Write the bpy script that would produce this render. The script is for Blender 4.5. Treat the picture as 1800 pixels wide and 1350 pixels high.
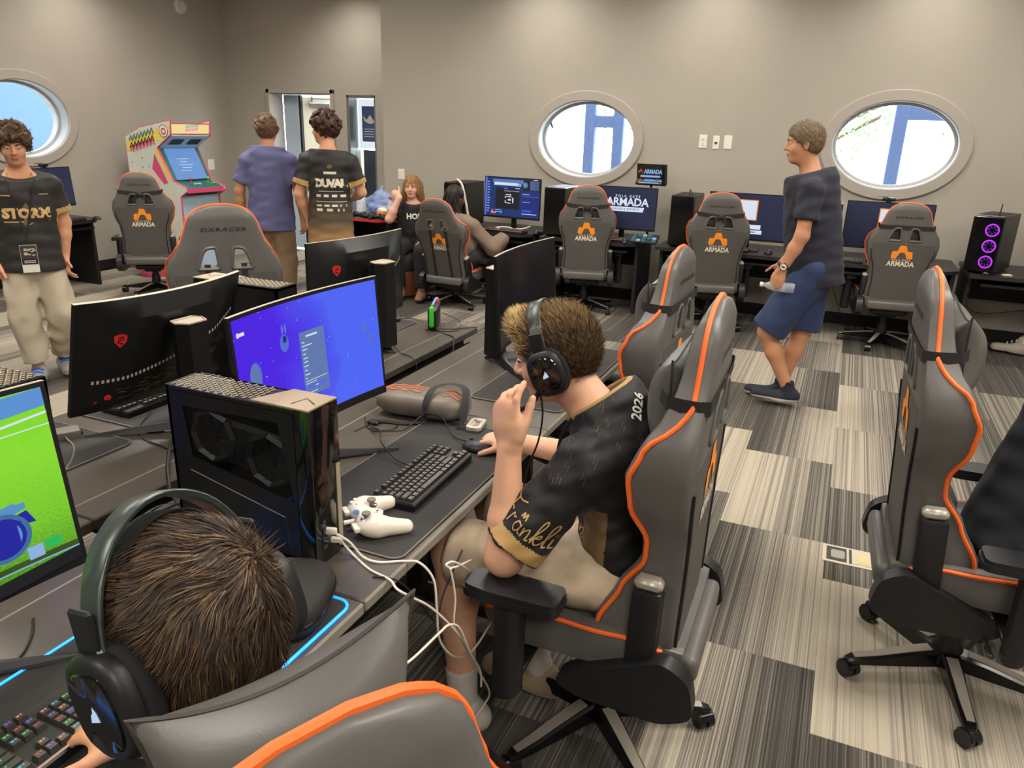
import bpy, bmesh, math, random
import numpy as np
from mathutils import Vector, Matrix
from mathutils.bvhtree import BVHTree

for _o in list(bpy.data.objects):
    bpy.data.objects.remove(_o, do_unlink=True)
SC = bpy.context.scene
COL = SC.collection
PI = math.pi
R_ = math.radians

# ------------------------------------------------------------------ camera
CAM_H = 1.70
F_PX, PITCH, ROLL, YAW = 1332.62, 0.328985, 0.0305087, 0.402024
def _cam_axes():
    cy, sy, cp, sp = math.cos(YAW), math.sin(YAW), math.cos(PITCH), math.sin(PITCH)
    fw = Vector((-sy * cp, cy * cp, -sp)); rt = Vector((cy, sy, 0)); up = rt.cross(fw)
    r = rt * math.cos(ROLL) + up * math.sin(ROLL)
    u = -rt * math.sin(ROLL) + up * math.cos(ROLL)
    return fw, r, u
_fw, _r, _u = _cam_axes()
cam_data = bpy.data.cameras.new('camera')
cam_data.sensor_fit = 'HORIZONTAL'; cam_data.sensor_width = 36.0
cam_data.lens = F_PX / 1800.0 * 36.0
cam_data.clip_start = 0.03; cam_data.clip_end = 200
cam = bpy.data.objects.new('camera', cam_data)
cam.matrix_world = Matrix(((_r.x, _u.x, -_fw.x, 0), (_r.y, _u.y, -_fw.y, 0), (_r.z, _u.z, -_fw.z, CAM_H), (0, 0, 0, 1)))
COL.objects.link(cam); SC.camera = cam

# ------------------------------------------------------------------ world / exposure
world = bpy.data.worlds.new('world'); SC.world = world; world.use_nodes = True
_bg = world.node_tree.nodes['Background']
_bg.inputs[0].default_value = (0.80, 0.91, 1.0, 1); _bg.inputs[1].default_value = 9.0
SC.view_settings.view_transform = 'Standard'; SC.view_settings.look = 'None'
SC.view_settings.gamma = 1.0; SC.view_settings.use_curve_mapping = False
SC.view_settings.exposure = 0.12

# ceiling lamps: (x, y, watts, size); the lamps themselves are built with the ceiling below
CEIL = 3.35
LAMPS = [(-3.0, 7.15, 19, .16), (-1.35, 7.15, 19, .16), (0.4, 7.15, 19, .16), (2.2, 7.15, 19, .16),
         (-5.6, 7.7, 19, .16), (-7.1, 6.0, 19, .16), (-7.1, 3.6, 19, .16)]
PANELS = [(-5.2, 5.2, 42), (-2.2, 5.2, 40), (0.8, 5.2, 44), (-5.2, 2.2, 40), (-2.2, 2.0, 38), (0.9, 2.0, 62), (-2.2, -1.2, 36), (0.9, -1.2, 54), (3.4, 2.0, 50)]
LAMP_COL = (1.0, 0.94, 0.86)

# ------------------------------------------------------------------ helpers
def lin(c):
    c = c / 255.0
    return c / 12.92 if c <= 0.04045 else ((c + 0.055) / 1.055) ** 2.4
def rgb(r, g, b): return (lin(r), lin(g), lin(b), 1.0)

MATS = {}
def mat(name, col, rough=0.5, metal=0.0, var=0.0, vscale=30.0, bump=0.0, bscale=200.0, emit=0.0, ecol=None,
        spec=0.5, alpha=1.0, trans=0.0, sss=0.0, coat=0.0, sheen=0.0, stretch=None, ior=1.45):
    if name in MATS: return MATS[name]
    m = bpy.data.materials.new(name); m.use_nodes = True
    nt = m.node_tree; b = nt.nodes['Principled BSDF']
    b.inputs['Base Color'].default_value = col
    b.inputs['Roughness'].default_value = rough; b.inputs['Metallic'].default_value = metal
    b.inputs['Specular IOR Level'].default_value = spec; b.inputs['IOR'].default_value = ior
    if coat: b.inputs['Coat Weight'].default_value = coat; b.inputs['Coat Roughness'].default_value = 0.1
    if sheen: b.inputs['Sheen Weight'].default_value = sheen
    if trans: b.inputs['Transmission Weight'].default_value = trans
    if alpha < 1: b.inputs['Alpha'].default_value = alpha
    if sss:
        b.inputs['Subsurface Weight'].default_value = sss
        b.inputs['Subsurface Radius'].default_value = (0.012, 0.005, 0.003)
        b.inputs['Subsurface Scale'].default_value = 0.5
    if emit:
        b.inputs['Emission Color'].default_value = ecol or col; b.inputs['Emission Strength'].default_value = emit
    if var or bump:
        tc = nt.nodes.new('ShaderNodeTexCoord'); src = tc.outputs['Object']
        if stretch:
            mp = nt.nodes.new('ShaderNodeMapping'); mp.inputs['Scale'].default_value = stretch
            nt.links.new(src, mp.inputs[0]); src = mp.outputs[0]
    if var:
        n = nt.nodes.new('ShaderNodeTexNoise'); n.inputs['Scale'].default_value = vscale; n.inputs['Detail'].default_value = 4
        nt.links.new(src, n.inputs['Vector'])
        mr = nt.nodes.new('ShaderNodeMapRange'); mr.inputs[1].default_value = .3; mr.inputs[2].default_value = .7
        mr.inputs[3].default_value = 1 - var; mr.inputs[4].default_value = 1 + var
        nt.links.new(n.outputs[0], mr.inputs[0])
        mx = nt.nodes.new('ShaderNodeVectorMath'); mx.operation = 'SCALE'; mx.inputs[0].default_value = col[:3]
        nt.links.new(mr.outputs[0], mx.inputs[3]); nt.links.new(mx.outputs[0], b.inputs['Base Color'])
    if bump:
        n2 = nt.nodes.new('ShaderNodeTexNoise'); n2.inputs['Scale'].default_value = bscale; n2.inputs['Detail'].default_value = 3
        nt.links.new(src, n2.inputs['Vector'])
        bp = nt.nodes.new('ShaderNodeBump'); bp.inputs['Strength'].default_value = bump; bp.inputs['Distance'].default_value = .002
        nt.links.new(n2.outputs[0], bp.inputs['Height']); nt.links.new(bp.outputs[0], b.inputs['Normal'])
    MATS[name] = m
    return m

def mesh_data(name, v, f, mats, mi=None, smooth=True, sharp=40):
    me = bpy.data.meshes.new(name)
    me.from_pydata([tuple(map(float, p)) for p in v], [], [tuple(map(int, q)) for q in f])
    if not isinstance(mats, (list, tuple)): mats = [mats]
    for m in mats: me.materials.append(m)
    n = len(me.polygons)
    if mi is not None and len(mi) == n: me.polygons.foreach_set('material_index', np.array(mi, dtype=np.int32))
    if smooth:
        me.polygons.foreach_set('use_smooth', np.ones(n, dtype=bool))
        if sharp and sharp < 179: me.set_sharp_from_angle(angle=R_(sharp))
    me.update()
    return me
def link(name, me, parent=None, loc=None, rot=None):
    o = bpy.data.objects.new(name, me); COL.objects.link(o)
    if parent is not None: o.parent = parent
    if loc is not None: o.location = loc
    if rot is not None: o.rotation_euler = rot
    return o
def tag(o, label, cat, group=None):
    o['label'] = label; o['category'] = cat
    if group: o['group'] = group
    return o
def thing(name, label, cat, loc=(0, 0, 0), rz=0.0, group=None):
    o = bpy.data.objects.new(name, None); COL.objects.link(o); o.empty_display_size = .05
    o.location = loc; o.rotation_euler = (0, 0, rz)
    return tag(o, label, cat, group)
def struct(o): o['kind'] = 'structure'; return o
def stuff(o): o['kind'] = 'stuff'; return o
def copy_tree(o, parent=None):
    c = o.copy(); COL.objects.link(c); c.parent = parent
    for ch in list(o.children): copy_tree(ch, c)
    return c

_CB = {}
def _cbox(sx, sy, sz, c, seg):
    key = (round(sx, 4), round(sy, 4), round(sz, 4), round(c, 4), seg)
    if key in _CB: return _CB[key]
    bm = bmesh.new(); bmesh.ops.create_cube(bm, size=1.0)
    for v in bm.verts: v.co = Vector((v.co.x * sx, v.co.y * sy, v.co.z * sz))
    if c > 0:
        bmesh.ops.bevel(bm, geom=bm.edges[:], offset=min(c, .49 * min(sx, sy, sz)), segments=seg, affect='EDGES', profile=.5)
    bm.verts.ensure_lookup_table()
    v = [tuple(x.co) for x in bm.verts]; f = [[q.index for q in p.verts] for p in bm.faces]
    bm.free(); _CB[key] = (v, f)
    return v, f

class MB:
    def __init__(s): s.v = []; s.f = []; s.mi = []; s.M = None
    def add(s, v, f, m=0, M=None):
        o = len(s.v)
        M = M if M is not None else s.M
        if M is not None: v = [tuple(M @ Vector(p)) for p in v]
        s.v += [tuple(p) for p in v]; s.f += [[i + o for i in q] for q in f]; s.mi += [m] * len(f)
        return s
    def box(s, c, size, ch=0.0, seg=1, m=0, rot=None):
        v, f = _cbox(size[0], size[1], size[2], ch, seg)
        M = Matrix.Translation(c)
        if rot is not None: M = M @ rot
        if s.M is not None: M = s.M @ M
        return s.add(v, f, m, M)
    def cyl(s, a, b, r0, r1=None, n=16, m=0, cap=True):
        r1 = r0 if r1 is None else r1
        a, b = Vector(a), Vector(b); d = (b - a).normalized()
        x = d.orthogonal().normalized(); y = d.cross(x)
        v = []
        for p, r in ((a, r0), (b, r1)):
            for i in range(n):
                t = 2 * PI * i / n; v.append(p + x * (r * math.cos(t)) + y * (r * math.sin(t)))
        f = [[i, (i + 1) % n, n + (i + 1) % n, n + i] for i in range(n)]
        if cap: f += [list(range(n))[::-1], list(range(n, 2 * n))]
        return s.add(v, f, m)
    def tube(s, path, r, n=8, m=0, closed=False, cap=True, flat=None, upv=None):
        P = [Vector(p) for p in path]; k = len(P)
        rr = r if hasattr(r, '__len__') else [r] * k
        v = []; prev = None
        for i in range(k):
            if closed: t = P[(i + 1) % k] - P[i - 1]
            else: t = P[min(i + 1, k - 1)] - P[max(i - 1, 0)]
            t = t.normalized() if t.length > 1e-9 else Vector((0, 0, 1))
            if upv is not None:
                x = Vector(upv).cross(t)
                x = x.normalized() if x.length > 1e-6 else t.orthogonal().normalized()
            elif prev is None: x = t.orthogonal().normalized()
            else:
                x = prev - t * prev.dot(t)
                x = x.normalized() if x.length > 1e-6 else t.orthogonal().normalized()
            prev = x; y = t.cross(x)
            for j in range(n):
                a = 2 * PI * (j + .5) / n
                v.append(P[i] + x * (rr[i] * math.cos(a)) + y * (rr[i] * (flat or 1) * math.sin(a)))
        f = []
        for i in range(k if closed else k - 1):
            i2 = (i + 1) % k
            for j in range(n):
                f.append([i * n + j, i * n + (j + 1) % n, i2 * n + (j + 1) % n, i2 * n + j])
        if cap and not closed: f += [list(range(n))[::-1], list(range((k - 1) * n, k * n))]
        return s.add(v, f, m)
    def lathe(s, prof, n=24, m=0, axis=None, c=(0, 0, 0)):
        v = []; k = len(prof)
        for r, z in prof:
            for j in range(n):
                a = 2 * PI * j / n; v.append((c[0] + r * math.cos(a), c[1] + r * math.sin(a), c[2] + z))
        f = []
        for i in range(k - 1):
            for j in range(n): f.append([i * n + j, i * n + (j + 1) % n, (i + 1) * n + (j + 1) % n, (i + 1) * n + j])
        f += [list(range(n))[::-1], list(range((k - 1) * n, k * n))]
        return s.add(v, f, m)
    def prism(s, poly, z0, z1, m=0, M=None):
        n = len(poly)
        v = [(p[0], p[1], z0) for p in poly] + [(p[0], p[1], z1) for p in poly]
        f = [list(range(n))[::-1], list(range(n, 2 * n))] + [[i, (i + 1) % n, n + (i + 1) % n, n + i] for i in range(n)]
        MM = M if M is not None else None
        if MM is not None and s.M is not None: MM = s.M @ MM
        return s.add(v, f, m, MM)
    def ellip(s, c, r, nu=20, nv=12, m=0, rot=None):
        v = []; f = []
        for i in range(nv + 1):
            a = -PI / 2 + PI * i / nv
            for j in range(nu):
                b = 2 * PI * j / nu
                p = Vector((r[0] * math.cos(a) * math.cos(b), r[1] * math.cos(a) * math.sin(b), r[2] * math.sin(a)))
                if rot is not None: p = rot @ p
                v.append(Vector(c) + p)
        for i in range(nv):
            for j in range(nu): f.append([i * nu + j, i * nu + (j + 1) % nu, (i + 1) * nu + (j + 1) % nu, (i + 1) * nu + j])
        return s.add(v, f, m)
    def grid(s, fn, nu, nv, m=0, thick=None):
        v = [fn(i / nu, j / nv) for j in range(nv + 1) for i in range(nu + 1)]
        f = [[j * (nu + 1) + i, j * (nu + 1) + i + 1, (j + 1) * (nu + 1) + i + 1, (j + 1) * (nu + 1) + i] for j in range(nv) for i in range(nu)]
        return s.add(v, f, m)
    def data(s, name, mats, smooth=True, sharp=40): return mesh_data(name, s.v, s.f, mats, s.mi, smooth, sharp)
    def build(s, name, mats, parent=None, smooth=True, sharp=40, loc=None, rot=None):
        return link(name, s.data(name, mats, smooth, sharp), parent, loc, rot)

def bez(pts, n=10):
    """smooth Catmull-Rom path through points"""
    P = [Vector(p) for p in pts]; out = []
    for i in range(len(P) - 1):
        p0 = P[max(i - 1, 0)]; p1 = P[i]; p2 = P[i + 1]; p3 = P[min(i + 2, len(P) - 1)]
        for k in range(n):
            t = k / n; t2 = t * t; t3 = t2 * t
            out.append(.5 * ((2 * p1) + (p2 - p0) * t + (2 * p0 - 5 * p1 + 4 * p2 - p3) * t2 + (3 * p1 - p0 - 3 * p2 + p3) * t3))
    out.append(P[-1]); return out
def rrect(w, h, r, n=4, cx=0, cy=0):
    out = []
    for sx, sy, a0 in ((1, 1, 0), (-1, 1, 90), (-1, -1, 180), (1, -1, 270)):
        for i in range(n + 1):
            a = R_(a0 + 90 * i / n)
            out.append((cx + sx * (w / 2 - r) + r * math.cos(a), cy + sy * (h / 2 - r) + r * math.sin(a)))
    return out
def round_poly(poly, r, n=3):
    out = []; k = len(poly)
    for i in range(k):
        p = Vector(poly[i]); a = Vector(poly[i - 1]); b = Vector(poly[(i + 1) % k])
        da = (a - p); db = (b - p); ra = min(r, da.length * .45, db.length * .45)
        p0 = p + da.normalized() * ra; p1 = p + db.normalized() * ra
        for j in range(n + 1):
            t = j / n; out.append(tuple((1 - t) ** 2 * p0 + 2 * t * (1 - t) * p + t * t * p1))
    return out

_TX = {}
def text2d(s, size=1.0, offset=0.0, shear=0.0, space=1.0, align='CENTER'):
    key = (s, size, offset, shear, space, align)
    if key in _TX: return _TX[key]
    c = bpy.data.curves.new('t', 'FONT'); c.body = s; c.size = size; c.offset = offset; c.shear = shear
    c.space_character = space; c.align_x = align; c.align_y = 'CENTER'; c.resolution_u = 2
    o = bpy.data.objects.new('t', c); COL.objects.link(o)
    dg = bpy.context.evaluated_depsgraph_get()
    me = bpy.data.meshes.new_from_object(o.evaluated_get(dg))
    v = [(p.co.x, p.co.y) for p in me.vertices]; f = [list(p.vertices) for p in me.polygons]
    bpy.data.objects.remove(o, do_unlink=True); bpy.data.curves.remove(c); bpy.data.meshes.remove(me)
    _TX[key] = (v, f)
    return v, f
def flat2d(mb, vf, fn, m=0):
    """map a flat (verts, faces) drawing through fn(u, v) -> point"""
    mb.add([fn(p[0], p[1]) for p in vf[0]], vf[1], m, Matrix.Identity(4) if mb.M is None else None)
def poly2d(poly): return (list(poly), [list(range(len(poly)))])
def rect2d(x0, y0, x1, y1):
    n = max(1, min(24, int(abs(x1 - x0) / .03)))
    v = [(x0 + (x1 - x0) * i / n, y) for y in (y0, y1) for i in range(n + 1)]
    return (v, [[i, i + 1, n + 2 + i, n + 1 + i] for i in range(n)])
def disc2d(cx, cy, rx, ry=None, n=24, hole=0):
    ry = rx if ry is None else ry
    o = [(cx + rx * math.cos(2 * PI * i / n), cy + ry * math.sin(2 * PI * i / n)) for i in range(n)]
    if not hole: return (o, [list(range(n))])
    q = [(cx + rx * hole * math.cos(2 * PI * i / n), cy + ry * hole * math.sin(2 * PI * i / n)) for i in range(n)]
    return (o + q, [[i, (i + 1) % n, n + (i + 1) % n, n + i] for i in range(n)])
def poly_line2d(pts, w):
    v = []; f = []
    for i in range(len(pts)):
        p = Vector(pts[i]); t = Vector(pts[min(i + 1, len(pts) - 1)]) - Vector(pts[max(i - 1, 0)])
        t = t.normalized() if t.length > 0 else Vector((1, 0)); n = Vector((-t.y, t.x)) * w / 2
        v += [tuple(p + n), tuple(p - n)]
    for i in range(len(pts) - 1): f.append([2 * i, 2 * i + 1, 2 * i + 3, 2 * i + 2])
    return v, f

# ------------------------------------------------------------------ implicit bodies (smooth unions turned into one closed mesh)
def cone(a, b, ra, rb=None, k=.02, op='+'): return dict(t='c', a=np.array(a, float), b=np.array(b, float), ra=ra, rb=ra if rb is None else rb, k=k, op=op)
def fcone(a, b, ra, rb=None, k=.02): return dict(t='f', a=np.array(a, float), b=np.array(b, float), ra=ra, rb=ra if rb is None else rb, k=k, op='+')
def feco(a, b, ra, rb, nrm, ratio, k=.03): return dict(t='g', a=np.array(a, float), b=np.array(b, float), ra=ra, rb=rb, n=np.array(Vector(nrm).normalized()), q=ratio, k=k, op='+')
def econe(a, b, ra, rb, nrm, ratio, k=.03): return dict(t='e', a=np.array(a, float), b=np.array(b, float), ra=ra, rb=rb, n=np.array(Vector(nrm).normalized()), q=ratio, k=k, op='+')
def ell(c, r, R=None, k=.02, op='+'): return dict(t='s', c=np.array(c, float), r=np.array(r, float), R=np.eye(3) if R is None else np.array(R, float), k=k, op=op)
def _bb(p):
    if p['t'] == 's':
        m = float(max(p['r'])); return p['c'] - m, p['c'] + m
    m = max(p['ra'], p['rb'])
    return np.minimum(p['a'], p['b']) - m, np.maximum(p['a'], p['b']) + m
def sdf_mesh(prims, h, cuts=(), wob=None, clip=None):
    lo = np.min([_bb(p)[0] for p in prims if p['op'] == '+'], 0) - 3 * h
    hi = np.max([_bb(p)[1] for p in prims if p['op'] == '+'], 0) + 3 * h
    n = np.ceil((hi - lo) / h).astype(int) + 1
    ax = [lo[i] + h * np.arange(n[i]) for i in range(3)]
    D = np.full(n, .5, np.float32)
    for p in prims:
        b0, b1 = _bb(p); mg = p['k'] + 4 * h + .01
        i0 = np.clip(np.floor((b0 - mg - lo) / h).astype(int), 0, n); i1 = np.clip(np.ceil((b1 + mg - lo) / h).astype(int) + 1, 0, n)
        if np.any(i1 <= i0): continue
        sl = tuple(slice(i0[i], i1[i]) for i in range(3))
        X, Y, Z = np.meshgrid(ax[0][sl[0]], ax[1][sl[1]], ax[2][sl[2]], indexing='ij', sparse=True)
        if p['t'] == 's':
            dx, dy, dz = X - p['c'][0], Y - p['c'][1], Z - p['c'][2]; R = p['R']; r = p['r']
            qx = dx * R[0, 0] + dy * R[1, 0] + dz * R[2, 0]; qy = dx * R[0, 1] + dy * R[1, 1] + dz * R[2, 1]; qz = dx * R[0, 2] + dy * R[1, 2] + dz * R[2, 2]
            k0 = np.sqrt((qx / r[0]) ** 2 + (qy / r[1]) ** 2 + (qz / r[2]) ** 2)
            k1 = np.sqrt((qx / r[0] ** 2) ** 2 + (qy / r[1] ** 2) ** 2 + (qz / r[2] ** 2) ** 2) + 1e-9
            d = k0 * (k0 - 1) / k1
        else:
            a, b = p['a'], p['b']; ba = b - a; L2 = float(ba @ ba) + 1e-12
            px, py, pz = X - a[0], Y - a[1], Z - a[2]
            t = np.clip((px * ba[0] + py * ba[1] + pz * ba[2]) / L2, 0, 1)
            ex, ey, ez = px - t * ba[0], py - t * ba[1], pz - t * ba[2]
            rad = p['ra'] + (p['rb'] - p['ra']) * t
            if p['t'] in 'eg':
                nn = p['n']; en = ex * nn[0] + ey * nn[1] + ez * nn[2]; s = en * (1 / p['q'] - 1)
                ex, ey, ez = ex + s * nn[0], ey + s * nn[1], ez + s * nn[2]
                d = (np.sqrt(ex * ex + ey * ey + ez * ez) - rad) * (.5 + .5 * p['q'])
            else: d = np.sqrt(ex * ex + ey * ey + ez * ez) - rad
            if p['t'] in 'fg':
                L1 = math.sqrt(L2); d = np.maximum(d, (px * ba[0] + py * ba[1] + pz * ba[2]) / L1 - L1)
        d = d.astype(np.float32); o = D[sl]; k = p['k']
        if p['op'] == '+':
            hh = np.clip(.5 + .5 * (o - d) / k, 0, 1); D[sl] = o + (d - o) * hh - k * hh * (1 - hh)
        else:
            hh = np.clip(.5 - .5 * (o + d) / k, 0, 1); D[sl] = o + (-d - o) * hh + k * hh * (1 - hh)
    if wob is not None or cuts:
        X, Y, Z = np.meshgrid(*ax, indexing='ij', sparse=True)
        if wob is not None: D += wob(X, Y, Z).astype(np.float32)
        for pt, nr in cuts:
            nr = np.array(Vector(nr).normalized()); D = np.maximum(D, ((X - pt[0]) * nr[0] + (Y - pt[1]) * nr[1] + (Z - pt[2]) * nr[2]).astype(np.float32))
    return surf_net(D, lo, h)
def surf_net(D, lo, h):
    S = D < 0
    c = np.zeros(tuple(np.array(D.shape) - 1), np.uint8)
    for i in (0, 1):
        for j in (0, 1):
            for k in (0, 1): c += S[i:S.shape[0] - 1 + i, j:S.shape[1] - 1 + j, k:S.shape[2] - 1 + k]
    act = (c > 0) & (c < 8); I = np.argwhere(act)
    idx = np.full(act.shape, -1, np.int64); idx[tuple(I.T)] = np.arange(len(I))
    acc = np.zeros((len(I), 3)); cnt = np.zeros(len(I))
    corners = [(i, j, k) for i in (0, 1) for j in (0, 1) for k in (0, 1)]
    val = {q: D[I[:, 0] + q[0], I[:, 1] + q[1], I[:, 2] + q[2]] for q in corners}
    for a in corners:
        for ax_ in range(3):
            if a[ax_] == 0:
                b = list(a); b[ax_] = 1; b = tuple(b); va, vb = val[a], val[b]
                m = (va < 0) != (vb < 0); t = np.where(m, va / np.where(va - vb == 0, 1, va - vb), 0)
                P = np.array(a, float)[None] + np.zeros((len(I), 3)); P[:, ax_] += t
                acc[m] += P[m]; cnt[m] += 1
    V = lo + h * (I + acc / np.maximum(cnt, 1)[:, None])
    F = []
    for ax_ in range(3):
        s0 = [slice(None)] * 3; s1 = [slice(None)] * 3; s0[ax_] = slice(0, -1); s1[ax_] = slice(1, None)
        A = S[tuple(s0)]; B = S[tuple(s1)]; E = np.argwhere(A != B)
        u, w = [q for q in range(3) if q != ax_]
        E = E[(E[:, u] > 0) & (E[:, w] > 0) & (E[:, u] < D.shape[u] - 1) & (E[:, w] < D.shape[w] - 1)]
        ins = A[tuple(E.T)]
        def cell(du, dw):
            q = E.copy(); q[:, u] += du; q[:, w] += dw; return idx[tuple(q.T)]
        q = np.stack([cell(-1, -1), cell(0, -1), cell(0, 0), cell(-1, 0)], 1)
        flip = ins if ax_ != 1 else ~ins
        q[~flip] = q[~flip][:, ::-1]
        F.append(q)
    F = np.concatenate(F)
    # one relaxation pass keeps the surface even
    return V, F
def relax(V, F, it=2, w=.5):
    for _ in range(it):
        acc = np.zeros_like(V); cnt = np.zeros(len(V))
        for a, b in ((0, 1), (1, 2), (2, 3), (3, 0)):
            np.add.at(acc, F[:, a], V[F[:, b]]); np.add.at(cnt, F[:, a], 1)
            np.add.at(acc, F[:, b], V[F[:, a]]); np.add.at(cnt, F[:, b], 1)
        V = V * (1 - w) + w * acc / np.maximum(cnt, 1)[:, None]
    return V
def sdf_data(name, prims, h, mats, cuts=(), wob=None, mi=None, it=2, sharp=None):
    V, F = sdf_mesh(prims, h, cuts, wob)
    V = relax(V, F, it)
    me = bpy.data.meshes.new(name)
    me.vertices.add(len(V)); me.vertices.foreach_set('co', V.astype(np.float32).ravel())
    me.loops.add(F.size); me.loops.foreach_set('vertex_index', F.astype(np.int32).ravel())
    me.polygons.add(len(F)); me.polygons.foreach_set('loop_start', np.arange(0, F.size, 4, dtype=np.int32))
    if not isinstance(mats, (list, tuple)): mats = [mats]
    for m in mats: me.materials.append(m)
    if mi is not None: me.polygons.foreach_set('material_index', mi(V[F].mean(1)).astype(np.int32))
    me.polygons.foreach_set('use_smooth', np.ones(len(F), bool))
    me.update(calc_edges=True); me.validate()
    return me
def bvh_of(me): return BVHTree.FromPolygons([v.co for v in me.vertices], [list(p.vertices) for p in me.polygons])
def wobble(amp, sc, seed=0, stretch=(1, 1, 1)):
    rs = np.random.RandomState(seed); K = rs.normal(size=(7, 3)) * sc * np.array(stretch); ph = rs.uniform(0, 6.28, 7)
    def fn(X, Y, Z):
        o = 0
        for k, p in zip(K, ph): o = o + np.sin(X * k[0] + Y * k[1] + Z * k[2] + p)
        return amp * o / 3
    return fn
# ------------------------------------------------------------------ materials
WALL = mat('wall_paint', rgb(166, 159, 147), .85, var=.03, vscale=2.0, bump=.08, bscale=300)
CEILM = mat('ceiling_paint', rgb(205, 203, 196), .9)
TRIMB = mat('black_vinyl', rgb(24, 23, 24), .5, var=.1)
FRAMEM = mat('window_frame_paint', rgb(165, 157, 147), .6, var=.02, vscale=3)
REVEAL = mat('window_reveal_paint', rgb(176, 176, 176), .5)
GLASS = mat('clear_glass', (1, 1, 1, 1), .02, trans=1.0, ior=1.02, spec=.3)
ALU = mat('brushed_aluminium', rgb(150, 150, 150), .35, metal=.9, var=.06, stretch=(1, 60, 1))
WHITEP = mat('white_plastic', rgb(226, 222, 210), .4)
DOORM = mat('cream_door_paint', rgb(222, 214, 190), .5)
BLACKM = mat('black_metal', rgb(26, 26, 27), .45, var=.1, vscale=60)
LAMPE = mat('lamp_glow', (1, .93, .82, 1), .5, emit=6.0)
CONC = mat('pale_concrete', rgb(206, 203, 196), .9, var=.08, vscale=4)
LEAF = mat('green_leaf', rgb(128, 168, 110), .6, var=.3, vscale=3)
BARK = mat('brown_bark', rgb(92, 74, 58), .9, var=.3, vscale=20)
EXTB = mat('slate_blue_metal', rgb(84, 104, 150), .5, var=.08)

def carpet_mat():
    m = bpy.data.materials.new('striped_carpet'); m.use_nodes = True; nt = m.node_tree; N = nt.nodes; L = nt.links
    b = N['Principled BSDF']; b.inputs['Roughness'].default_value = .95; b.inputs['Specular IOR Level'].default_value = .1
    tc = N.new('ShaderNodeTexCoord'); oi = N.new('ShaderNodeObjectInfo')
    sx = N.new('ShaderNodeSeparateXYZ'); L.new(tc.outputs['Object'], sx.inputs[0])
    sc = N.new('ShaderNodeSeparateColor'); L.new(oi.outputs['Color'], sc.inputs[0])
    # gradient across the tile, from the left tone to the right tone
    mr = N.new('ShaderNodeMapRange'); mr.inputs[1].default_value = -.2286; mr.inputs[2].default_value = .2286
    mr.interpolation_type = 'SMOOTHSTEP'; L.new(sx.outputs[0], mr.inputs[0])
    mx = N.new('ShaderNodeMix'); L.new(mr.outputs[0], mx.inputs[0]); L.new(sc.outputs[0], mx.inputs[2]); L.new(sc.outputs[1], mx.inputs[3])
    # thread stripes along the tile
    off = N.new('ShaderNodeVectorMath'); off.operation = 'MULTIPLY_ADD'
    L.new(tc.outputs['Object'], off.inputs[0]); off.inputs[1].default_value = (1, .0015, 1)
    cb = N.new('ShaderNodeCombineXYZ'); L.new(oi.outputs['Random'], cb.inputs[2])
    s2 = N.new('ShaderNodeVectorMath'); s2.operation = 'SCALE'; s2.inputs[3].default_value = 7.0; L.new(cb.outputs[0], s2.inputs[0])
    L.new(s2.outputs[0], off.inputs[2])
    n1 = N.new('ShaderNodeTexNoise'); n1.inputs['Scale'].default_value = 190; n1.inputs['Detail'].default_value = 2; L.new(off.outputs[0], n1.inputs['Vector'])
    n2 = N.new('ShaderNodeTexNoise'); n2.inputs['Scale'].default_value = 45; n2.inputs['Detail'].default_value = 1; L.new(off.outputs[0], n2.inputs['Vector'])
    n3 = N.new('ShaderNodeTexNoise'); n3.inputs['Scale'].default_value = 900; n3.inputs['Detail'].default_value = 2; L.new(tc.outputs['Object'], n3.inputs['Vector'])
    def mad(a, k, c):
        q = N.new('ShaderNodeMath'); q.operation = 'MULTIPLY_ADD'; L.new(a, q.inputs[0]); q.inputs[1].default_value = k
        if isinstance(c, float): q.inputs[2].default_value = c
        else: L.new(c, q.inputs[2])
        return q.outputs[0]
    v = mad(n1.outputs[0], 1.5, mad(n2.outputs[0], .55, mad(n3.outputs[0], .35, -1.2)))
    q = N.new('ShaderNodeMath'); q.operation = 'ADD'; L.new(mx.outputs[0], q.inputs[0]); L.new(v, q.inputs[1])
    cr = N.new('ShaderNodeValToRGB'); e = cr.color_ramp.elements
    e[0].position = .0; e[0].color = rgb(58, 55, 51); e[1].position = 1.0; e[1].color = rgb(172, 162, 144)
    e.new(.35).color = rgb(86, 82, 77); e.new(.7).color = rgb(140, 133, 121)
    L.new(q.outputs[0], cr.inputs[0]); L.new(cr.outputs[0], b.inputs['Base Color'])
    bp = N.new('ShaderNodeBump'); bp.inputs['Strength'].default_value = .5; bp.inputs['Distance'].default_value = .002
    L.new(q.outputs[0], bp.inputs['Height']); L.new(bp.outputs[0], b.inputs['Normal'])
    return m
CARPET = carpet_mat()

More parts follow.
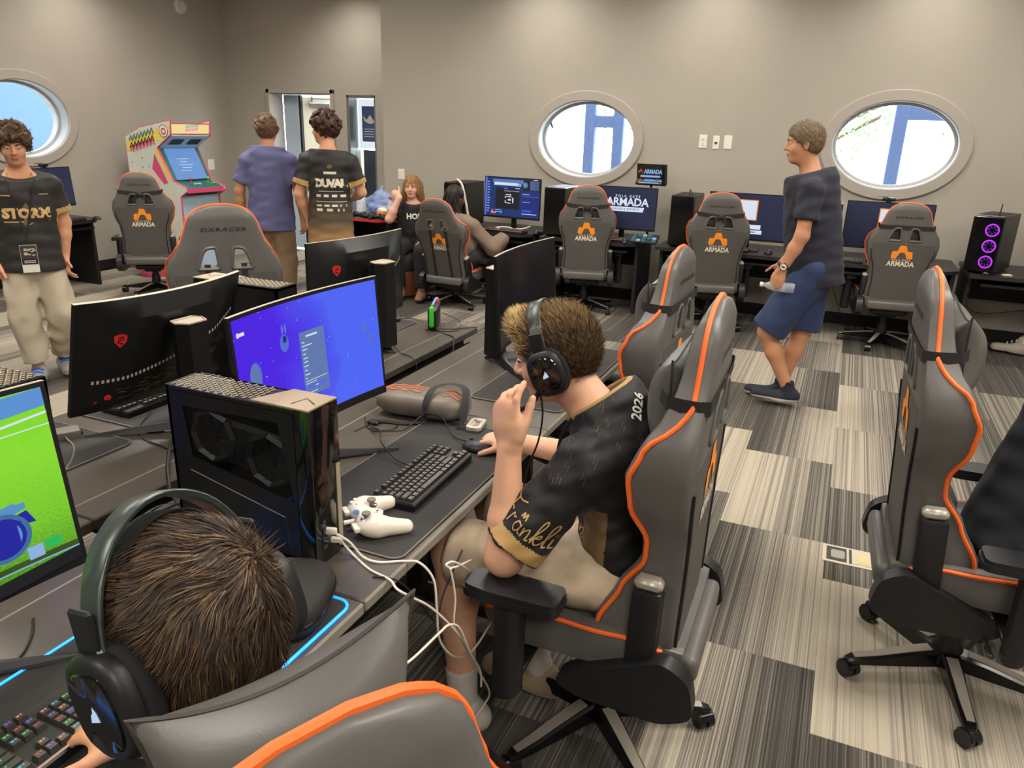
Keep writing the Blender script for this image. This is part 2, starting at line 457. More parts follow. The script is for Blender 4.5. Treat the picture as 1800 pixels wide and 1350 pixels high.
# ------------------------------------------------------------------ room shell
WY, DY, LX = 7.70, 8.30, -7.70          # back wall, recessed door wall, left wall
XC = -4.95                               # where the back wall steps back to the door wall
RX, FY = 5.2, -3.4                       # walls behind the camera
fl = struct(MB().box(((LX + RX) / 2, (DY + FY) / 2, -.06), (RX - LX + .4, DY - FY + .4, .1)).build('floor', CARPET, smooth=False))
fl.color = (.45, .5, 0, 1); fl['label'] = 'striped grey and beige carpet floor'
TW, TL_ = .4572, .9144
def cam_px(p):
    d = Vector(p) - Vector((0, 0, CAM_H)); z = d.dot(_fw)
    if z < .05: return None
    return 900 + F_PX * d.dot(_r) / z, 675 - F_PX * d.dot(_u) / z
tile_me = MB().box((0, 0, -.005), (TW - .0008, TL_ - .0008, .01)).data('carpet_tile', CARPET, smooth=False)
TONES = {(-1, -1): (.85, .15), (-1, 0): (.2, .85), (-1, 1): (.95, .45), (-1, 2): (.15, .85), (-1, 3): (.7, .2), (-1, 4): (.3, .6), (-1, -2): (.5, .2),
         (0, 0): (.95, .8), (0, 1): (.25, .85), (0, 2): (.85, .45), (0, 3): (.9, .35), (0, 4): (.6, .6), (0, -1): (.15, .8), (0, -2): (.9, .7),
         (-2, 0): (.15, .45), (-2, 1): (.9, .85), (-2, 2): (.2, .3), (-2, 3): (.65, .85), (-2, 4): (.15, .5), (-2, -1): (.6, .3), (-2, -2): (.3, .2),
         (1, 2): (.6, .2), (1, 3): (.85, .3), (1, 4): (.8, .4)}
rnd = random.Random(5)
_nt = 0
for ci in range(-18, 11):
    x0 = .1377 + ci * TW
    if x0 < LX - .3 or x0 > RX: continue
    offy = 2.344 - (ci + 1) * .305
    for j in range(-8, 16):
        y0 = offy + (j + round((ci + 1) / 3)) * TL_
        if ci in (-1, 0, 1, -2): y0 = offy + j * TL_ + (0 if ci < 0 else 0)
        yc = y0 + TL_ / 2; xc = x0 + TW / 2
        a, bq = (rnd.random(), rnd.random())
        tones = (.1 + .85 * a, .1 + .85 * bq) if rnd.random() < .75 else ((.85, .85) if a > .4 else (.15, .2))
        if yc + TL_ / 2 > (WY if xc > XC else DY) + .25 or xc < LX or yc < -.2: continue
        vis = False
        for px in (x0, x0 + TW):
            for py in (y0, y0 + TL_):
                q = cam_px((px, py, 0))
                if q and -90 < q[0] < 1890 and -50 < q[1] < 1420: vis = True
        if not vis: continue
        t = link('carpet_tile', tile_me, fl, (xc, yc, .0))
        tt = TONES.get((ci, j), tones)
        t.color = (tt[0], tt[1], 0, 1); _nt += 1
print('carpet tiles', _nt)

def oval(n, a, b, cx, cz): return [(cx + a * math.cos(2 * PI * i / n), cz + b * math.sin(2 * PI * i / n)) for i in range(n)]
def holed_wall(name, L0, L1, zt, wins, thick, place, extra_boxes=()):
    """wall along one axis with oval holes; place(l, d, z) -> world point, d = depth behind the face"""
    mb = MB(); z0 = 0.0
    def slab(l0, l1, za, zb):
        v = [place(l, d, z) for d in (0, thick) for l, z in ((l0, za), (l1, za), (l1, zb), (l0, zb))]
        mb.add(v, [[0, 1, 2, 3], [7, 6, 5, 4], [0, 4, 5, 1], [1, 5, 6, 2], [2, 6, 7, 3], [3, 7, 4, 0]])
    hw, hh = .70, .58
    cur = L0
    for cl, cz, a, b in sorted(wins):
        slab(cur, cl - hw, 0, zt); slab(cl - hw, cl + hw, 0, cz - hh); slab(cl - hw, cl + hw, cz + hh, zt); cur = cl + hw
        ang = sorted([2 * PI * i / 64 for i in range(64)] + [math.atan2(s1 * hh, s0 * hw) % (2 * PI) for s0 in (1, -1) for s1 in (1, -1)])
        n = len(ang)
        E = [(cl + a * math.cos(t), cz + b * math.sin(t)) for t in ang]
        Q = []
        for t in ang:
            c, s = math.cos(t), math.sin(t); k = min(hw / max(abs(c), 1e-9), hh / max(abs(s), 1e-9)); Q.append((cl + k * c, cz + k * s))
        v = [place(p[0], d, p[1]) for d in (0, thick) for p in E] + [place(p[0], d, p[1]) for d in (0, thick) for p in Q]
        f = []
        for i in range(n):
            k = (i + 1) % n
            f += [[i, k, 2 * n + k, 2 * n + i], [n + k, n + i, 3 * n + i, 3 * n + k], [k, i, n + i, n + k]]
        mb.add(v, f)
    slab(cur, L1, 0, zt)
    o = mb.build(name, WALL, smooth=False)
    return struct(o)
A_OUT, B_OUT, A_IN, B_IN = .605, .462, .505, .368
W1, W2, W3 = (-2.552, 1.585), (.283, 1.625), (5.40, 1.62)
wall_back = holed_wall('wall_back', XC, RX, CEIL, [(W1[0], W1[1], A_IN, B_IN), (W2[0], W2[1], A_IN, B_IN)], .24, lambda l, d, z: (l, WY + d, z))
wall_left = holed_wall('wall_left', FY, DY, CEIL, [(W3[0], W3[1], A_IN, B_IN)], .24, lambda l, d, z: (LX - d, l, z))
mb = MB(); DX0, DX1, SX0, SX1, DZ = -7.03, -6.08, -5.86, -5.44, 1.99
for x0, x1, z0, z1 in ((LX - .24, DX0, 0, CEIL), (DX1, SX0, 0, CEIL), (SX1, XC + .25, 0, CEIL), (DX0, DX1, DZ, CEIL), (SX0, SX1, DZ, CEIL), (SX0, SX1, 0, .12)):
    mb.box(((x0 + x1) / 2, DY + .12, (z0 + z1) / 2), (x1 - x0, .24, z1 - z0))
mb.box((XC + .12, (WY + DY) / 2 + .12, CEIL / 2), (.24, DY - WY, CEIL))
struct(mb.build('wall_door', WALL, smooth=False))
struct(MB().box((RX + .1, (DY + FY) / 2, CEIL / 2), (.2, DY - FY, CEIL)).build('wall_right', WALL, smooth=False))
struct(MB().box(((LX + RX) / 2, FY - .1, CEIL / 2), (RX - LX, .2, CEIL)).build('wall_front', WALL, smooth=False))
struct(MB().box(((LX + RX) / 2, (DY + FY) / 2, CEIL + .06), (RX - LX + .4, DY - FY + .4, .12)).build('ceiling', CEILM, smooth=False))
for nm, c, s in (('baseboard_back', ((XC + RX) / 2, WY - .006, .055), (RX - XC, .012, .11)), ('baseboard_left', (LX + .006, (FY + DY) / 2, .055), (.012, DY - FY, .11)),
                 ('baseboard_door', ((DX1 + SX0) / 2, DY - .006, .055), (SX0 - DX1, .012, .11)), ('baseboard_recess', ((SX1 + XC) / 2, DY - .006, .055), (XC - SX1, .012, .11))):
    struct(MB().box(c, s, .003).build(nm, TRIMB, smooth=False))

def oval_window(n, place, cl, cz):
    """ring trim, reveal lining, glazing bead, glass"""
    o = struct(bpy.data.objects.new('window_%d' % n, None)); COL.objects.link(o)
    N = 72
    def ring(prof, name, m):
        mb = MB(); k = len(prof); v = []
        for (a, b, d) in prof:
            for i in range(N):
                t = 2 * PI * i / N; v.append(place(cl + a * math.cos(t), d, cz + b * math.sin(t)))
        f = [[q * N + i, q * N + (i + 1) % N, ((q + 1) % k) * N + (i + 1) % N, ((q + 1) % k) * N + i] for q in range(k) for i in range(N)]
        mb.add(v, f); return mb.build(name, m, o, sharp=35)
    ring([(A_OUT, B_OUT, 0), (A_OUT, B_OUT, -.018), (A_OUT - .008, B_OUT - .008, -.024), (A_IN + .006, B_IN + .006, -.024), (A_IN, B_IN, -.018), (A_IN, B_IN, .0)], 'frame', FRAMEM)
    ring([(A_IN, B_IN, -.002), (A_IN - .004, B_IN - .004, -.002), (A_IN - .004, B_IN - .004, .19), (A_IN, B_IN, .19)], 'reveal', REVEAL)
    ring([(A_IN - .004, B_IN - .004, .12), (A_IN - .03, B_IN - .03, .12), (A_IN - .03, B_IN - .03, .16), (A_IN - .004, B_IN - .004, .16)], 'glazing_bead', REVEAL)
    mb = MB(); v = [place(cl, d, cz) for d in (.135, .141)]
    E = [(cl + (A_IN - .02) * math.cos(2 * PI * i / N), cz + (B_IN - .02) * math.sin(2 * PI * i / N)) for i in range(N)]
    v = [place(p[0], d, p[1]) for d in (.135, .141) for p in E]
    mb.add(v, [list(range(N)), list(range(N, 2 * N))[::-1]] + [[i, (i + 1) % N, N + (i + 1) % N, N + i] for i in range(N)])
    mb.build('pane', GLASS, o)
    return o
pb = lambda l, d, z: (l, WY + d, z)
oval_window(1, pb, *W1); oval_window(2, pb, *W2); oval_window(3, lambda l, d, z: (LX - d, l, z), *W3)

# door opening: frame, open leaf with closer
d1 = struct(bpy.data.objects.new('door_1', None)); COL.objects.link(d1)
mb = MB()
for x in (DX0 - .02, DX1 + .02): mb.box((x, DY + .1, DZ / 2 + .03), (.05, .26, DZ + .06), .004)
mb.box(((DX0 + DX1) / 2, DY + .1, DZ + .035), (DX1 - DX0 + .09, .26, .05), .004)
mb.build('door_frame', FRAMEM, d1, smooth=False)
leafM = Matrix.Translation((DX0 + .27, DY + .30, 0)) @ Matrix.Rotation(R_(38), 4, 'Z')
mb = MB(); mb.M = leafM
mb.box((.42, 0, .99), (.84, .045, 1.96), .003); mb.build('door_leaf', DOORM, d1, smooth=False)
mb = MB(); mb.M = leafM
mb.box((.22, -.06, 1.87), (.26, .06, .06), .006); mb.box((.12, -.05, 1.93), (.02, .03, .10)); mb.box((.24, -.05, 1.95), (.26, .015, .015)); mb.build('door_closer', ALU, d1, smooth=False)
mb = MB(); mb.M = leafM
mb.box((.1, -.03, 1.0), (.05, .012, .2), .003); mb.cyl((.1, -.03, 1.0), (.1, -.08, 1.0), .01); mb.cyl((.1, -.08, 1.0), (.2, -.08, 1.0), .009); mb.build('door_handle', ALU, d1)
mb = MB(); mb.box((DX0 + .13, DY + .26, 1.0), (.24, .04, 1.98), .003); mb.build('side_panel', mat('pale_blue_panel', rgb(180, 196, 212), .4), d1, smooth=False)
mb = MB(); mb.box((DX0 + .265, DY + .27, 1.0), (.035, .05, 1.98), .003); mb.build('mullion', BLACKM, d1, smooth=False)
# side light with a glass pane
w4 = struct(bpy.data.objects.new('window_4', None)); COL.objects.link(w4)
mb = MB()
for x in (SX0 + .015, SX1 - .015): mb.box((x, DY + .12, (DZ + .12) / 2), (.03, .22, DZ - .12), .003)
for z in (.135, DZ - .015): mb.box(((SX0 + SX1) / 2, DY + .12, z), (SX1 - SX0, .22, .03), .003)
mb.build('frame', ALU, w4, smooth=False)
MB().box(((SX0 + SX1) / 2, DY + .14, (DZ + .12) / 2), (SX1 - SX0 - .06, .008, DZ - .18)).build('pane', GLASS, w4, smooth=False)

# lamps in the ceiling
for i, (x, y, w, r) in enumerate(LAMPS):
    t = thing('ceiling_downlight', 'round recessed downlight in the ceiling %s' % ('above the left oval window|above the three wall plates|above the right oval window|above the right back desk|in front of the door|above the arcade machine|near the left edge'.split('|')[i]), 'light', (x, y, CEIL), group='recessed wall washing downlights')
    MB().lathe([(.11, 0), (.11, -.008), (.085, -.008), (.08, .0)], 28).build('trim_ring', WHITEP, t)
    MB().lathe([(.08, -.002), (.08, -.004)], 28).build('lens', LAMPE, t)
    ld = bpy.data.lights.new('downlight', 'SPOT'); ld.energy = w * 4; ld.color = LAMP_COL; ld.spot_size = R_(140); ld.spot_blend = .9; ld.shadow_soft_size = .07
    lo = bpy.data.objects.new('downlight', ld); COL.objects.link(lo); lo.parent = t; lo.location = (0, 0, -.02)
for i, (x, y, w) in enumerate(PANELS):
    t = thing('ceiling_panel_light', 'square flat ceiling light panel %s' % ('over the left aisle|over the far desk row|over the back aisle|over the left side of the room|over the middle desks|over the right chair|behind the camera on the left|behind the camera|at the right wall'.split('|')[i]), 'light', (x, y, CEIL), group='ceiling light panels')
    mb = MB()
    for sx, sy, lx, ly in ((.6, 0, .03, 1.2), (-.6, 0, .03, 1.2), (0, .6, 1.2, .03), (0, -.6, 1.2, .03)): mb.box((sx, sy, -.012), (lx, ly, .024))
    mb.build('panel_frame', WHITEP, t, smooth=False)
    MB().box((0, 0, -.006), (1.17, 1.17, .006)).build('diffuser', LAMPE, t, smooth=False)
    ld = bpy.data.lights.new('panel', 'AREA'); ld.energy = w; ld.color = LAMP_COL; ld.shape = 'SQUARE'; ld.size = 1.15
    lo = bpy.data.objects.new('panel', ld); COL.objects.link(lo); lo.parent = t; lo.location = (0, 0, -.025)

# ------------------------------------------------------------------ outdoors
g = MB().box((-2, 24, -.2), (70, 60, .1)).build('ground', CONC, smooth=False); struct(g)
def tree(x, y, hgt, rad, label, seed):
    t = thing('tree', label, 'tree', (x, y, -.15), group='trees outside the oval windows'); rs = random.Random(seed)
    mb = MB(); mb.tube(bez([(0, 0, 0), (.05, .03, hgt * .4), (-.06, .05, hgt * .75)]), .10, 8)
    for k in range(5):
        a = rs.uniform(0, 6.28); mb.tube(bez([(0, 0, hgt * (.35 + .07 * k)), (.4 * math.cos(a), .4 * math.sin(a), hgt * (.5 + .07 * k)), (.8 * rad * math.cos(a), .8 * rad * math.sin(a), hgt * (.65 + .06 * k))]), .035, 6)
    mb.build('trunk', BARK, t)
    mb = MB()
    for k in range(4200):
        u = Vector((rs.gauss(0, 1), rs.gauss(0, 1), rs.gauss(0, 1))).normalized() * (rs.random() ** .4)
        c = Vector((u.x * rad, u.y * rad, hgt * .72 + u.z * hgt * .42)); n = Vector((rs.gauss(0, 1), rs.gauss(0, 1), rs.gauss(0, 1))).normalized()
        x_ = n.orthogonal().normalized(); y_ = n.cross(x_); s = rs.uniform(.03, .065)
        mb.add([c - x_ * s, c + y_ * s * .5, c + x_ * s, c - y_ * s * .5], [[0, 1, 2, 3]])
    stuff(mb.build('foliage', LEAF, t, smooth=False))
tree(-3.9, 15.5, 4.2, 1.7, 'leafy green tree outside, seen through the left oval window', 1)
tree(-.9, 16.5, 3.4, 1.6, 'leafy tree outside, seen left of the post in the right oval window', 2)
tree(2.9, 17.5, 3.3, 1.6, 'leafy tree outside, seen right of the post in the right oval window', 3)
# canopy posts outside
t = thing('canopy_post', 'slate blue canopy post with a crossarm outside the right oval window', 'post', (.36, 9.2, -.15))
mb = MB(); mb.box((0, 0, 1.3), (.13, .13, 2.6), .01); mb.build('post', EXTB, t, smooth=False)
mb = MB(); mb.box((.62, 0, 2.1), (1.2, .12, .17), .01); mb.build('crossarm', EXTB, t, smooth=False)
mb = MB(); mb.box((-.12, 0, 1.02), (.2, .1, .09), .01); mb.build('bracket', EXTB, t, smooth=False)
t = thing('entrance_frame', 'blue grey H shaped entrance frame outside the left oval window', 'frame', (-3.02, 9.3, -.15))
for x in (0, .36):
    MB().box((x, 0, 1.4), (.13, .1, 2.8), .01).build('upright', EXTB, t, smooth=False)
MB().box((.18, 0, 1.92), (.3, .08, .14), .01).build('crossbar', EXTB, t, smooth=False)
mb = MB(); flat2d(mb, text2d('A', .26), lambda u, v: (-3.03 + u, WY + .133, 1.76 + v)); tag(mb.build('window_lettering', EXTB, smooth=False), 'grey letter A stuck on the left oval window pane', 'lettering')
struct(MB().box((-12.0, 6.0, 2.5), (.3, 16, 5.4)).build('neighbour_wall', mat('pale_blue_render', rgb(78, 100, 124), .9, var=.03), smooth=False))
# ------------------------------------------------------------------ gaming chairs
LEA = mat('grey_leather', rgb(92, 89, 86), .40, var=.06, vscale=9, bump=.12, bscale=420, spec=.45)
LEAB = mat('grey_back_fabric', rgb(78, 75, 71), .6, var=.05, vscale=10, bump=.15, bscale=600)
ORANGE = mat('orange_piping', rgb(240, 106, 38), .5, bump=.1, bscale=300)
LOGO_O = mat('orange_print', rgb(242, 140, 30), .6)
LOGO_W = mat('cream_print', rgb(225, 210, 185), .6)
LOGO_D = mat('dark_print', rgb(38, 36, 36), .5)
STRAP = mat('black_webbing', rgb(34, 33, 34), .7, bump=.3, bscale=900)
BPLA = mat('black_plastic', rgb(27, 27, 29), .42, var=.08, vscale=30, bump=.1, bscale=500)
BPLG = mat('black_gloss_plastic', rgb(16, 16, 18), .18)
SILV = mat('silver_plastic', rgb(160, 152, 140), .32, metal=.25)
STEEL = mat('dark_steel', rgb(70, 68, 66), .3, metal=.9)
SEAM = mat('dark_seam', rgb(60, 57, 54), .7)

def prof(tab):
    xs = [p[0] for p in tab]; ys = [p[1] for p in tab]
    def f(x):
        # smooth interpolation
        i = max(0, min(len(xs) - 2, int(np.searchsorted(xs, x)) - 1)); t = min(1, max(0, (x - xs[i]) / (xs[i + 1] - xs[i])))
        t = t * t * (3 - 2 * t) * .6 + t * .4
        return ys[i] + (ys[i + 1] - ys[i]) * t
    return f
BW = prof([(0, .200), (.10, .222), (.25, .214), (.36, .226), (.46, .262), (.54, .272), (.60, .260), (.66, .222), (.72, .186), (.78, .166), (.82, .150), (.85, .120), (.866, .085), (.878, .03)])
BE = prof([(0, .165), (.06, .200), (.12, .198), (.22, .150), (.31, .098), (.36, .098), (.45, .140), (.52, .150), (.58, .126), (.66, .080), (.72, .064), (.80, .056), (.878, .042)])
BC = prof([(0, .075), (.2, .088), (.5, .060), (.7, .058), (.8, .062), (.85, .056), (.878, .040)])
def pp_y(s):
    e = BE(s)
    if s < .60: return e - .004
    t = min(1, (s - .60) / .08); return (e - .004) * (1 - t) + (.032) * t
def back_loop(s):
    w, e, c = BW(s), BE(s), BC(s); pp = pp_y(s)
    half = [(0, -.004), (.35, -.004), (.7, -.003), (.88, .0), (.965, .007), (1.0, .022), (1.0, .5 * (pp + .022)), (1.0, pp - .004), (.985, pp + .004),
            (.955, max(e, pp) + .006), (.90, max(e, pp) + .009), (.83, e * .93 + .006), (.74, .55 * e + .45 * c), (.64, .2 * e + .8 * c), (.5, c), (.25, c), (0, c)]
    k = math.sqrt(min(1, max(0, (.8785 - s) / .055))); q = .30 + .70 * k
    right = [(x * w, .032 + (y - .032) * q if s > .82 else y, s) for x, y in half]
    return right + [(-x, y, z) for x, y, z in right[-2:0:-1]]
SS = [0, .015, .03, .06, .09, .12, .16, .2, .24, .28, .31, .34, .37, .4, .43, .46, .49, .52, .55, .58, .61, .64, .67, .7, .73, .76, .79, .81, .825, .838, .85, .859, .866, .871, .875, .8775]
def loft(loops, cap=True):
    n = len(loops[0]); v = [p for l in loops for p in l]; f = []
    for i in range(len(loops) - 1):
        for j in range(n): f.append([i * n + j, i * n + (j + 1) % n, (i + 1) * n + (j + 1) % n, (i + 1) * n + j])
    if cap: f += [list(range(n))[::-1], list(range((len(loops) - 1) * n, len(loops) * n))]
    return v, f
HOLE = [(.034, .583), (.120, .583), (.092, .655), (.078, .668), (.044, .672)]
def make_back():
    mb = MB(); mb.add(*loft([back_loop(s) for s in SS]))
    o = link('tmp', mb.data('tmp', [LEA, LEAB], True))
    cb = MB()
    for sg in (1, -1): cb.prism([(sg * x, z) for x, z in round_poly(HOLE, .012)], -.1, .3, M=Matrix(((1, 0, 0, 0), (0, 0, 1, 0), (0, 1, 0, 0), (0, 0, 0, 1))))
    bmt = bmesh.new(); me = cb.data('cut', LEA, False); bmt.from_mesh(me); bmesh.ops.recalc_face_normals(bmt, faces=bmt.faces); bmt.to_mesh(me); bmt.free()
    c = link('cut', me)
    bmt = bmesh.new(); bmt.from_mesh(o.data); bmesh.ops.recalc_face_normals(bmt, faces=bmt.faces); bmt.to_mesh(o.data); bmt.free()
    md = o.modifiers.new('b', 'BOOLEAN'); md.object = c; md.operation = 'DIFFERENCE'; md.solver = 'EXACT'
    dg = bpy.context.evaluated_depsgraph_get(); r = bpy.data.meshes.new_from_object(o.evaluated_get(dg))
    bpy.data.objects.remove(o, do_unlink=True); bpy.data.objects.remove(c, do_unlink=True)
    n = len(r.polygons); mi = np.zeros(n, np.int32)
    for p in r.polygons:
        if p.center.y < .004 and abs(p.center.x) < .86 * BW(min(.87, max(0, p.center.z))) and p.center.z < .56: mi[p.index] = 1
    r.materials.clear(); r.materials.append(LEA); r.materials.append(LEAB); r.polygons.foreach_set('material_index', mi)
    r.polygons.foreach_set('use_smooth', np.ones(n, bool)); r.set_sharp_from_angle(angle=R_(42)); r.name = 'backrest'
    return r
ME = {}
ME['back'] = make_back()
_pl = [(1.004 * BW(s), pp_y(s), s) for s in np.linspace(.0, .85, 46)]
_top = [(1.0 * BW(s), pp_y(s), s + .002) for s in (.858, .866, .872, .877)]
_rp = _pl + _top
ME['piping'] = MB().tube(_rp + [(-x, y, z) for x, y, z in _rp[::-1]], .0062, 7).data('piping', ORANGE)
for sg, kk in ((1, 'r'), (-1, 'l')):
    mb = MB(); mb.tube([(sg * x, -.004, z) for x, z in round_poly([(.028, .576), (.129, .576), (.099, .66), (.082, .677), (.040, .681)], .014, 4)], .0085, 6, closed=True)
    ME['hole_rim_' + kk] = mb.data('hole_rim', LEA)
ALOGO = round_poly([(-.5, .03), (-.46, 0), (-.25, 0), (-.14, .26), (-.08, .31), (.08, .31), (.14, .26), (.25, 0), (.46, 0), (.5, .03), (.47, .33), (.42, .37), (.23, .37), (.155, .62), (.11, .66), (-.11, .66), (-.155, .62), (-.23, .37), (-.42, .37), (-.47, .33)], .03, 2)
mb = MB(); flat2d(mb, poly2d(ALOGO), lambda u, v: (u * .165, -.0062, .43 + v * .165)); ME['logo'] = mb.data('logo', LOGO_O, False)
mb = MB()
flat2d(mb, text2d('ARMADA', .058, .0018), lambda u, v: (u * .86, -.0062, .385 + v)); flat2d(mb, text2d('POLA GATE', .020, .0004, space=1.5), lambda u, v: (u * .95, -.0062, .418 + v)); ME['team'] = mb.data('lettering', LOGO_W, False)
mb = MB(); flat2d(mb, text2d('DXRACER', .040, .0006, .2, 1.15), lambda u, v: (u * 1.05, -.0058, .765 + v * .62)); ME['maker'] = mb.data('maker_lettering', LOGO_D, False)
for sg, kk in ((1, 'r'), (-1, 'l')):
    mb = MB(); mb.tube([(sg * .905 * BW(s), -.0012, s) for s in np.linspace(.03, .5, 12)], .0045, 5)
    ME['zip_' + kk] = mb.data('zip', BPLA)
# recline brackets and hinge covers
for sg, kk in ((1, 'r'), (-1, 'l')):
    mb = MB(); mb.box((sg * .236, .075, .12), (.05, .075, .26), .012, 2)
    ME['bracket_' + kk] = mb.data('recline_bracket', BPLA)
    mb = MB()
    mb.box((sg * .236, .075, .262), (.044, .07, .03), .010, 1)
    ME['cap_' + kk] = mb.data('bracket_cap', SILV); ME['foot_' + kk] = MB().box((sg * .236, .075, .02), (.052, .079, .04), .008).data('bracket_foot', SILV)
# seat
SWd = prof([(-.25, .215), (-.15, .235), (0, .255), (.15, .262), (.24, .25), (.28, .215), (.30, .15)])
STp = prof([(-.25, .475), (-.1, .485), (.1, .495), (.22, .498), (.28, .475), (.30, .45)])
SBl = prof([(-.25, .49), (-.1, .525), (.1, .54), (.22, .53), (.28, .49), (.30, .455)])
SBt = prof([(-.25, .40), (-.1, .395), (.15, .40), (.26, .415), (.30, .435)])
def seat_loop(y):
    w, t, b, o = SWd(y), STp(y), SBl(y), SBt(y)
    half = [(0, o), (.5, o), (.85, o + .003), (.97, o + .02), (1.0, .55 * o + .45 * b), (1.0, b - .016), (.985, b - .004), (.94, b), (.86, b - .002), (.76, .5 * b + .5 * t), (.66, t), (.3, t + .002), (0, t + .003)]
    r = [(x * w, y, z) for x, z in half]; return r + [(-x, y_, z) for x, y_, z in r[-2:0:-1]]
YS = [-.25, -.243, -.22, -.17, -.1, -.03, .04, .1, .16, .2, .24, .265, .28, .29, .297, .30]
mb = MB(); mb.add(*loft([seat_loop(y) for y in YS][::-1])); ME['seat'] = mb.data('seat', LEA)
_sp = [(1.004 * SWd(y), y, SBl(y) - .012) for y in np.linspace(-.2, .29, 26)]
ME['seat_piping'] = MB().tube(_sp + [(.09, .303, .448), (-.09, .303, .448)] + [(-x, y, z) for x, y, z in _sp[::-1]], .0062, 7).data('piping', ORANGE)
ME['seat_roll'] = MB().box((0, -.262, .43), (.40, .05, .075), .02, 3).data('rear_roll', LEA)
def hinge(sg):
    m = MB(); pl = round_poly([(-.30, .36), (-.28, .46), (-.21, .50), (-.13, .46), (.02, .40), (.06, .36), (.0, .33), (-.22, .32)], .03, 3)
    m.prism(pl, sg * .232, sg * .282, M=Matrix(((0, 0, 1, 0), (1, 0, 0, 0), (0, 1, 0, 0), (0, 0, 0, 1)))); return m.data('hinge_cover', BPLA)
ME['hinge_l'], ME['hinge_r'] = hinge(-1), hinge(1)
ME['mech'] = MB().box((0, 0, .355), (.28, .36, .05), .012).box((0, .0, .32), (.16, .22, .05), .012).cyl((.1, .02, .34), (.33, .02, .335), .007).box((.33, .02, .335), (.05, .02, .012), .004).data('mechanism', BPLA)
ME['lift'] = MB().lathe([(.045, .10), (.045, .12), (.036, .20), (.036, .202), (.029, .203), (.028, .33)], 20).data('gas_lift', BPLA)
def armr(sg):
    m = MB(); m.tube(bez([(sg * .325, .03, .315), (sg * .325, .03, .36), (sg * .322, .03, .48), (sg * .318, .03, .60)], 4), [.026] * 2 + [.034] * 11, 10, flat=1.25)
    m.box((sg * .20, .03, .372), (.24, .07, .016), .004); return m.data('arm_post', BPLA)
def armp(sg):
    m = MB(); pl = round_poly([(-.05, -.125), (.05, -.125), (.055, .05), (.04, .13), (-.04, .13), (-.055, .05)], .025, 4)
    m.prism(pl, .600, .618, M=Matrix.Translation((sg * .318, .02, 0))); m.prism([(x * .95, y * .97) for x, y in pl], .618, .632, M=Matrix.Translation((sg * .318, .02, 0)))
    return m.data('arm_pad', BPLA)
for sg, k in ((-1, 'l'), (1, 'r')): ME['post_' + k] = armr(sg); ME['pad_' + k] = armp(sg)
mb = MB(); mb.lathe([(.05, .055), (.055, .075), (.052, .105), (.04, .115)], 24)
for i in range(5):
    a = 2 * PI * i / 5 + PI / 2; M = Matrix.Rotation(a, 4, 'Z'); c = []
    for x, zb, zt, hw in ((.03, .055, .112, .030), (.12, .052, .104, .026), (.24, .052, .084, .022), (.315, .055, .076, .020), (.335, .058, .07, .014)):
        c.append([(x, -hw, zb), (x, hw, zb), (x, hw, zt - .008), (x, hw - .006, zt), (x, -hw + .006, zt), (x, -hw, zt - .008)])
    mb.add(*loft(c), 0, M)
ME['base'] = mb.data('base', BPLG, sharp=30)
mb = MB()
for i in range(5):
    a = 2 * PI * i / 5 + PI / 2; M = Matrix.Rotation(a, 4, 'Z'); c = []
    for x, zt, hw in ((.06, .1105, .017), (.12, .1045, .017), (.24, .0845, .014), (.31, .0775, .011)):
        c.append([(x, -hw, zt - .002), (x, hw, zt - .002), (x, hw, zt + .002), (x, -hw, zt + .002)])
    mb.add(*loft(c), 0, M)
ME['base_trim'] = mb.data('base_trim', SILV, sharp=30)
for kk, a_ in (('l', -.024), ('r', .005)): ME['wheel_' + kk] = MB().cyl((a_, 0, .029), (a_ + .019, 0, .029), .029, n=22).data('wheel', BPLA)
mb = MB(); mb.cyl((0, 0, .03), (0, 0, .06), .008)
mb.add(*loft([[(x, .031 * math.cos(a), .03 + .032 * math.sin(a)) for a in np.linspace(.5, 2.9, 8)] + [(x, .022 * math.cos(a), .03 + .02 * math.sin(a)) for a in np.linspace(2.9, .5, 8)] for x in (-.02, .02)]))
ME['caster'] = mb.data('caster', BPLG)
def pillow_me(w, h, t, flare, dip):
    mb = MB(); nu, nv = 26, 16
    def P(u, v, sg):
        U, V = 2 * u - 1, 2 * v - 1
        q = (max(0, 1 - abs(U) ** 3.0) ** .55) * (max(0, 1 - abs(V) ** 2.4) ** .6)
        x = U * w * (1 - .10 * (1 - V * V) * U * U) * (1 + flare * .25 * max(0, V))
        z = V * h * (1 - .16 * (1 - U * U) * 0 + flare * U * U) - dip * (1 - U * U) * max(0, V)
        return (x, sg * t * q + .012 * U * U * -1, z)
    mb.grid(lambda u, v: P(u, v, 1), nu, nv); mb.grid(lambda u, v: P(1 - u, v, -1), nu, nv)
    m = mb.data('pillow', LEA, True, 180)
    edge = [P(u, 1, 0) for u in np.linspace(0, 1, 20)] + [P(1, v, 0) for v in np.linspace(1, 0, 12)[1:]] + [P(u, 0, 0) for u in np.linspace(1, 0, 20)[1:]] + [P(0, v, 0) for v in np.linspace(0, 1, 12)[1:-1]]
    return m, MB().tube(edge, .0028, 5, closed=True).data('seam', SEAM)
ME['pillow'], ME['pillow_seam'] = pillow_me(.155, .105, .058, .25, .012)
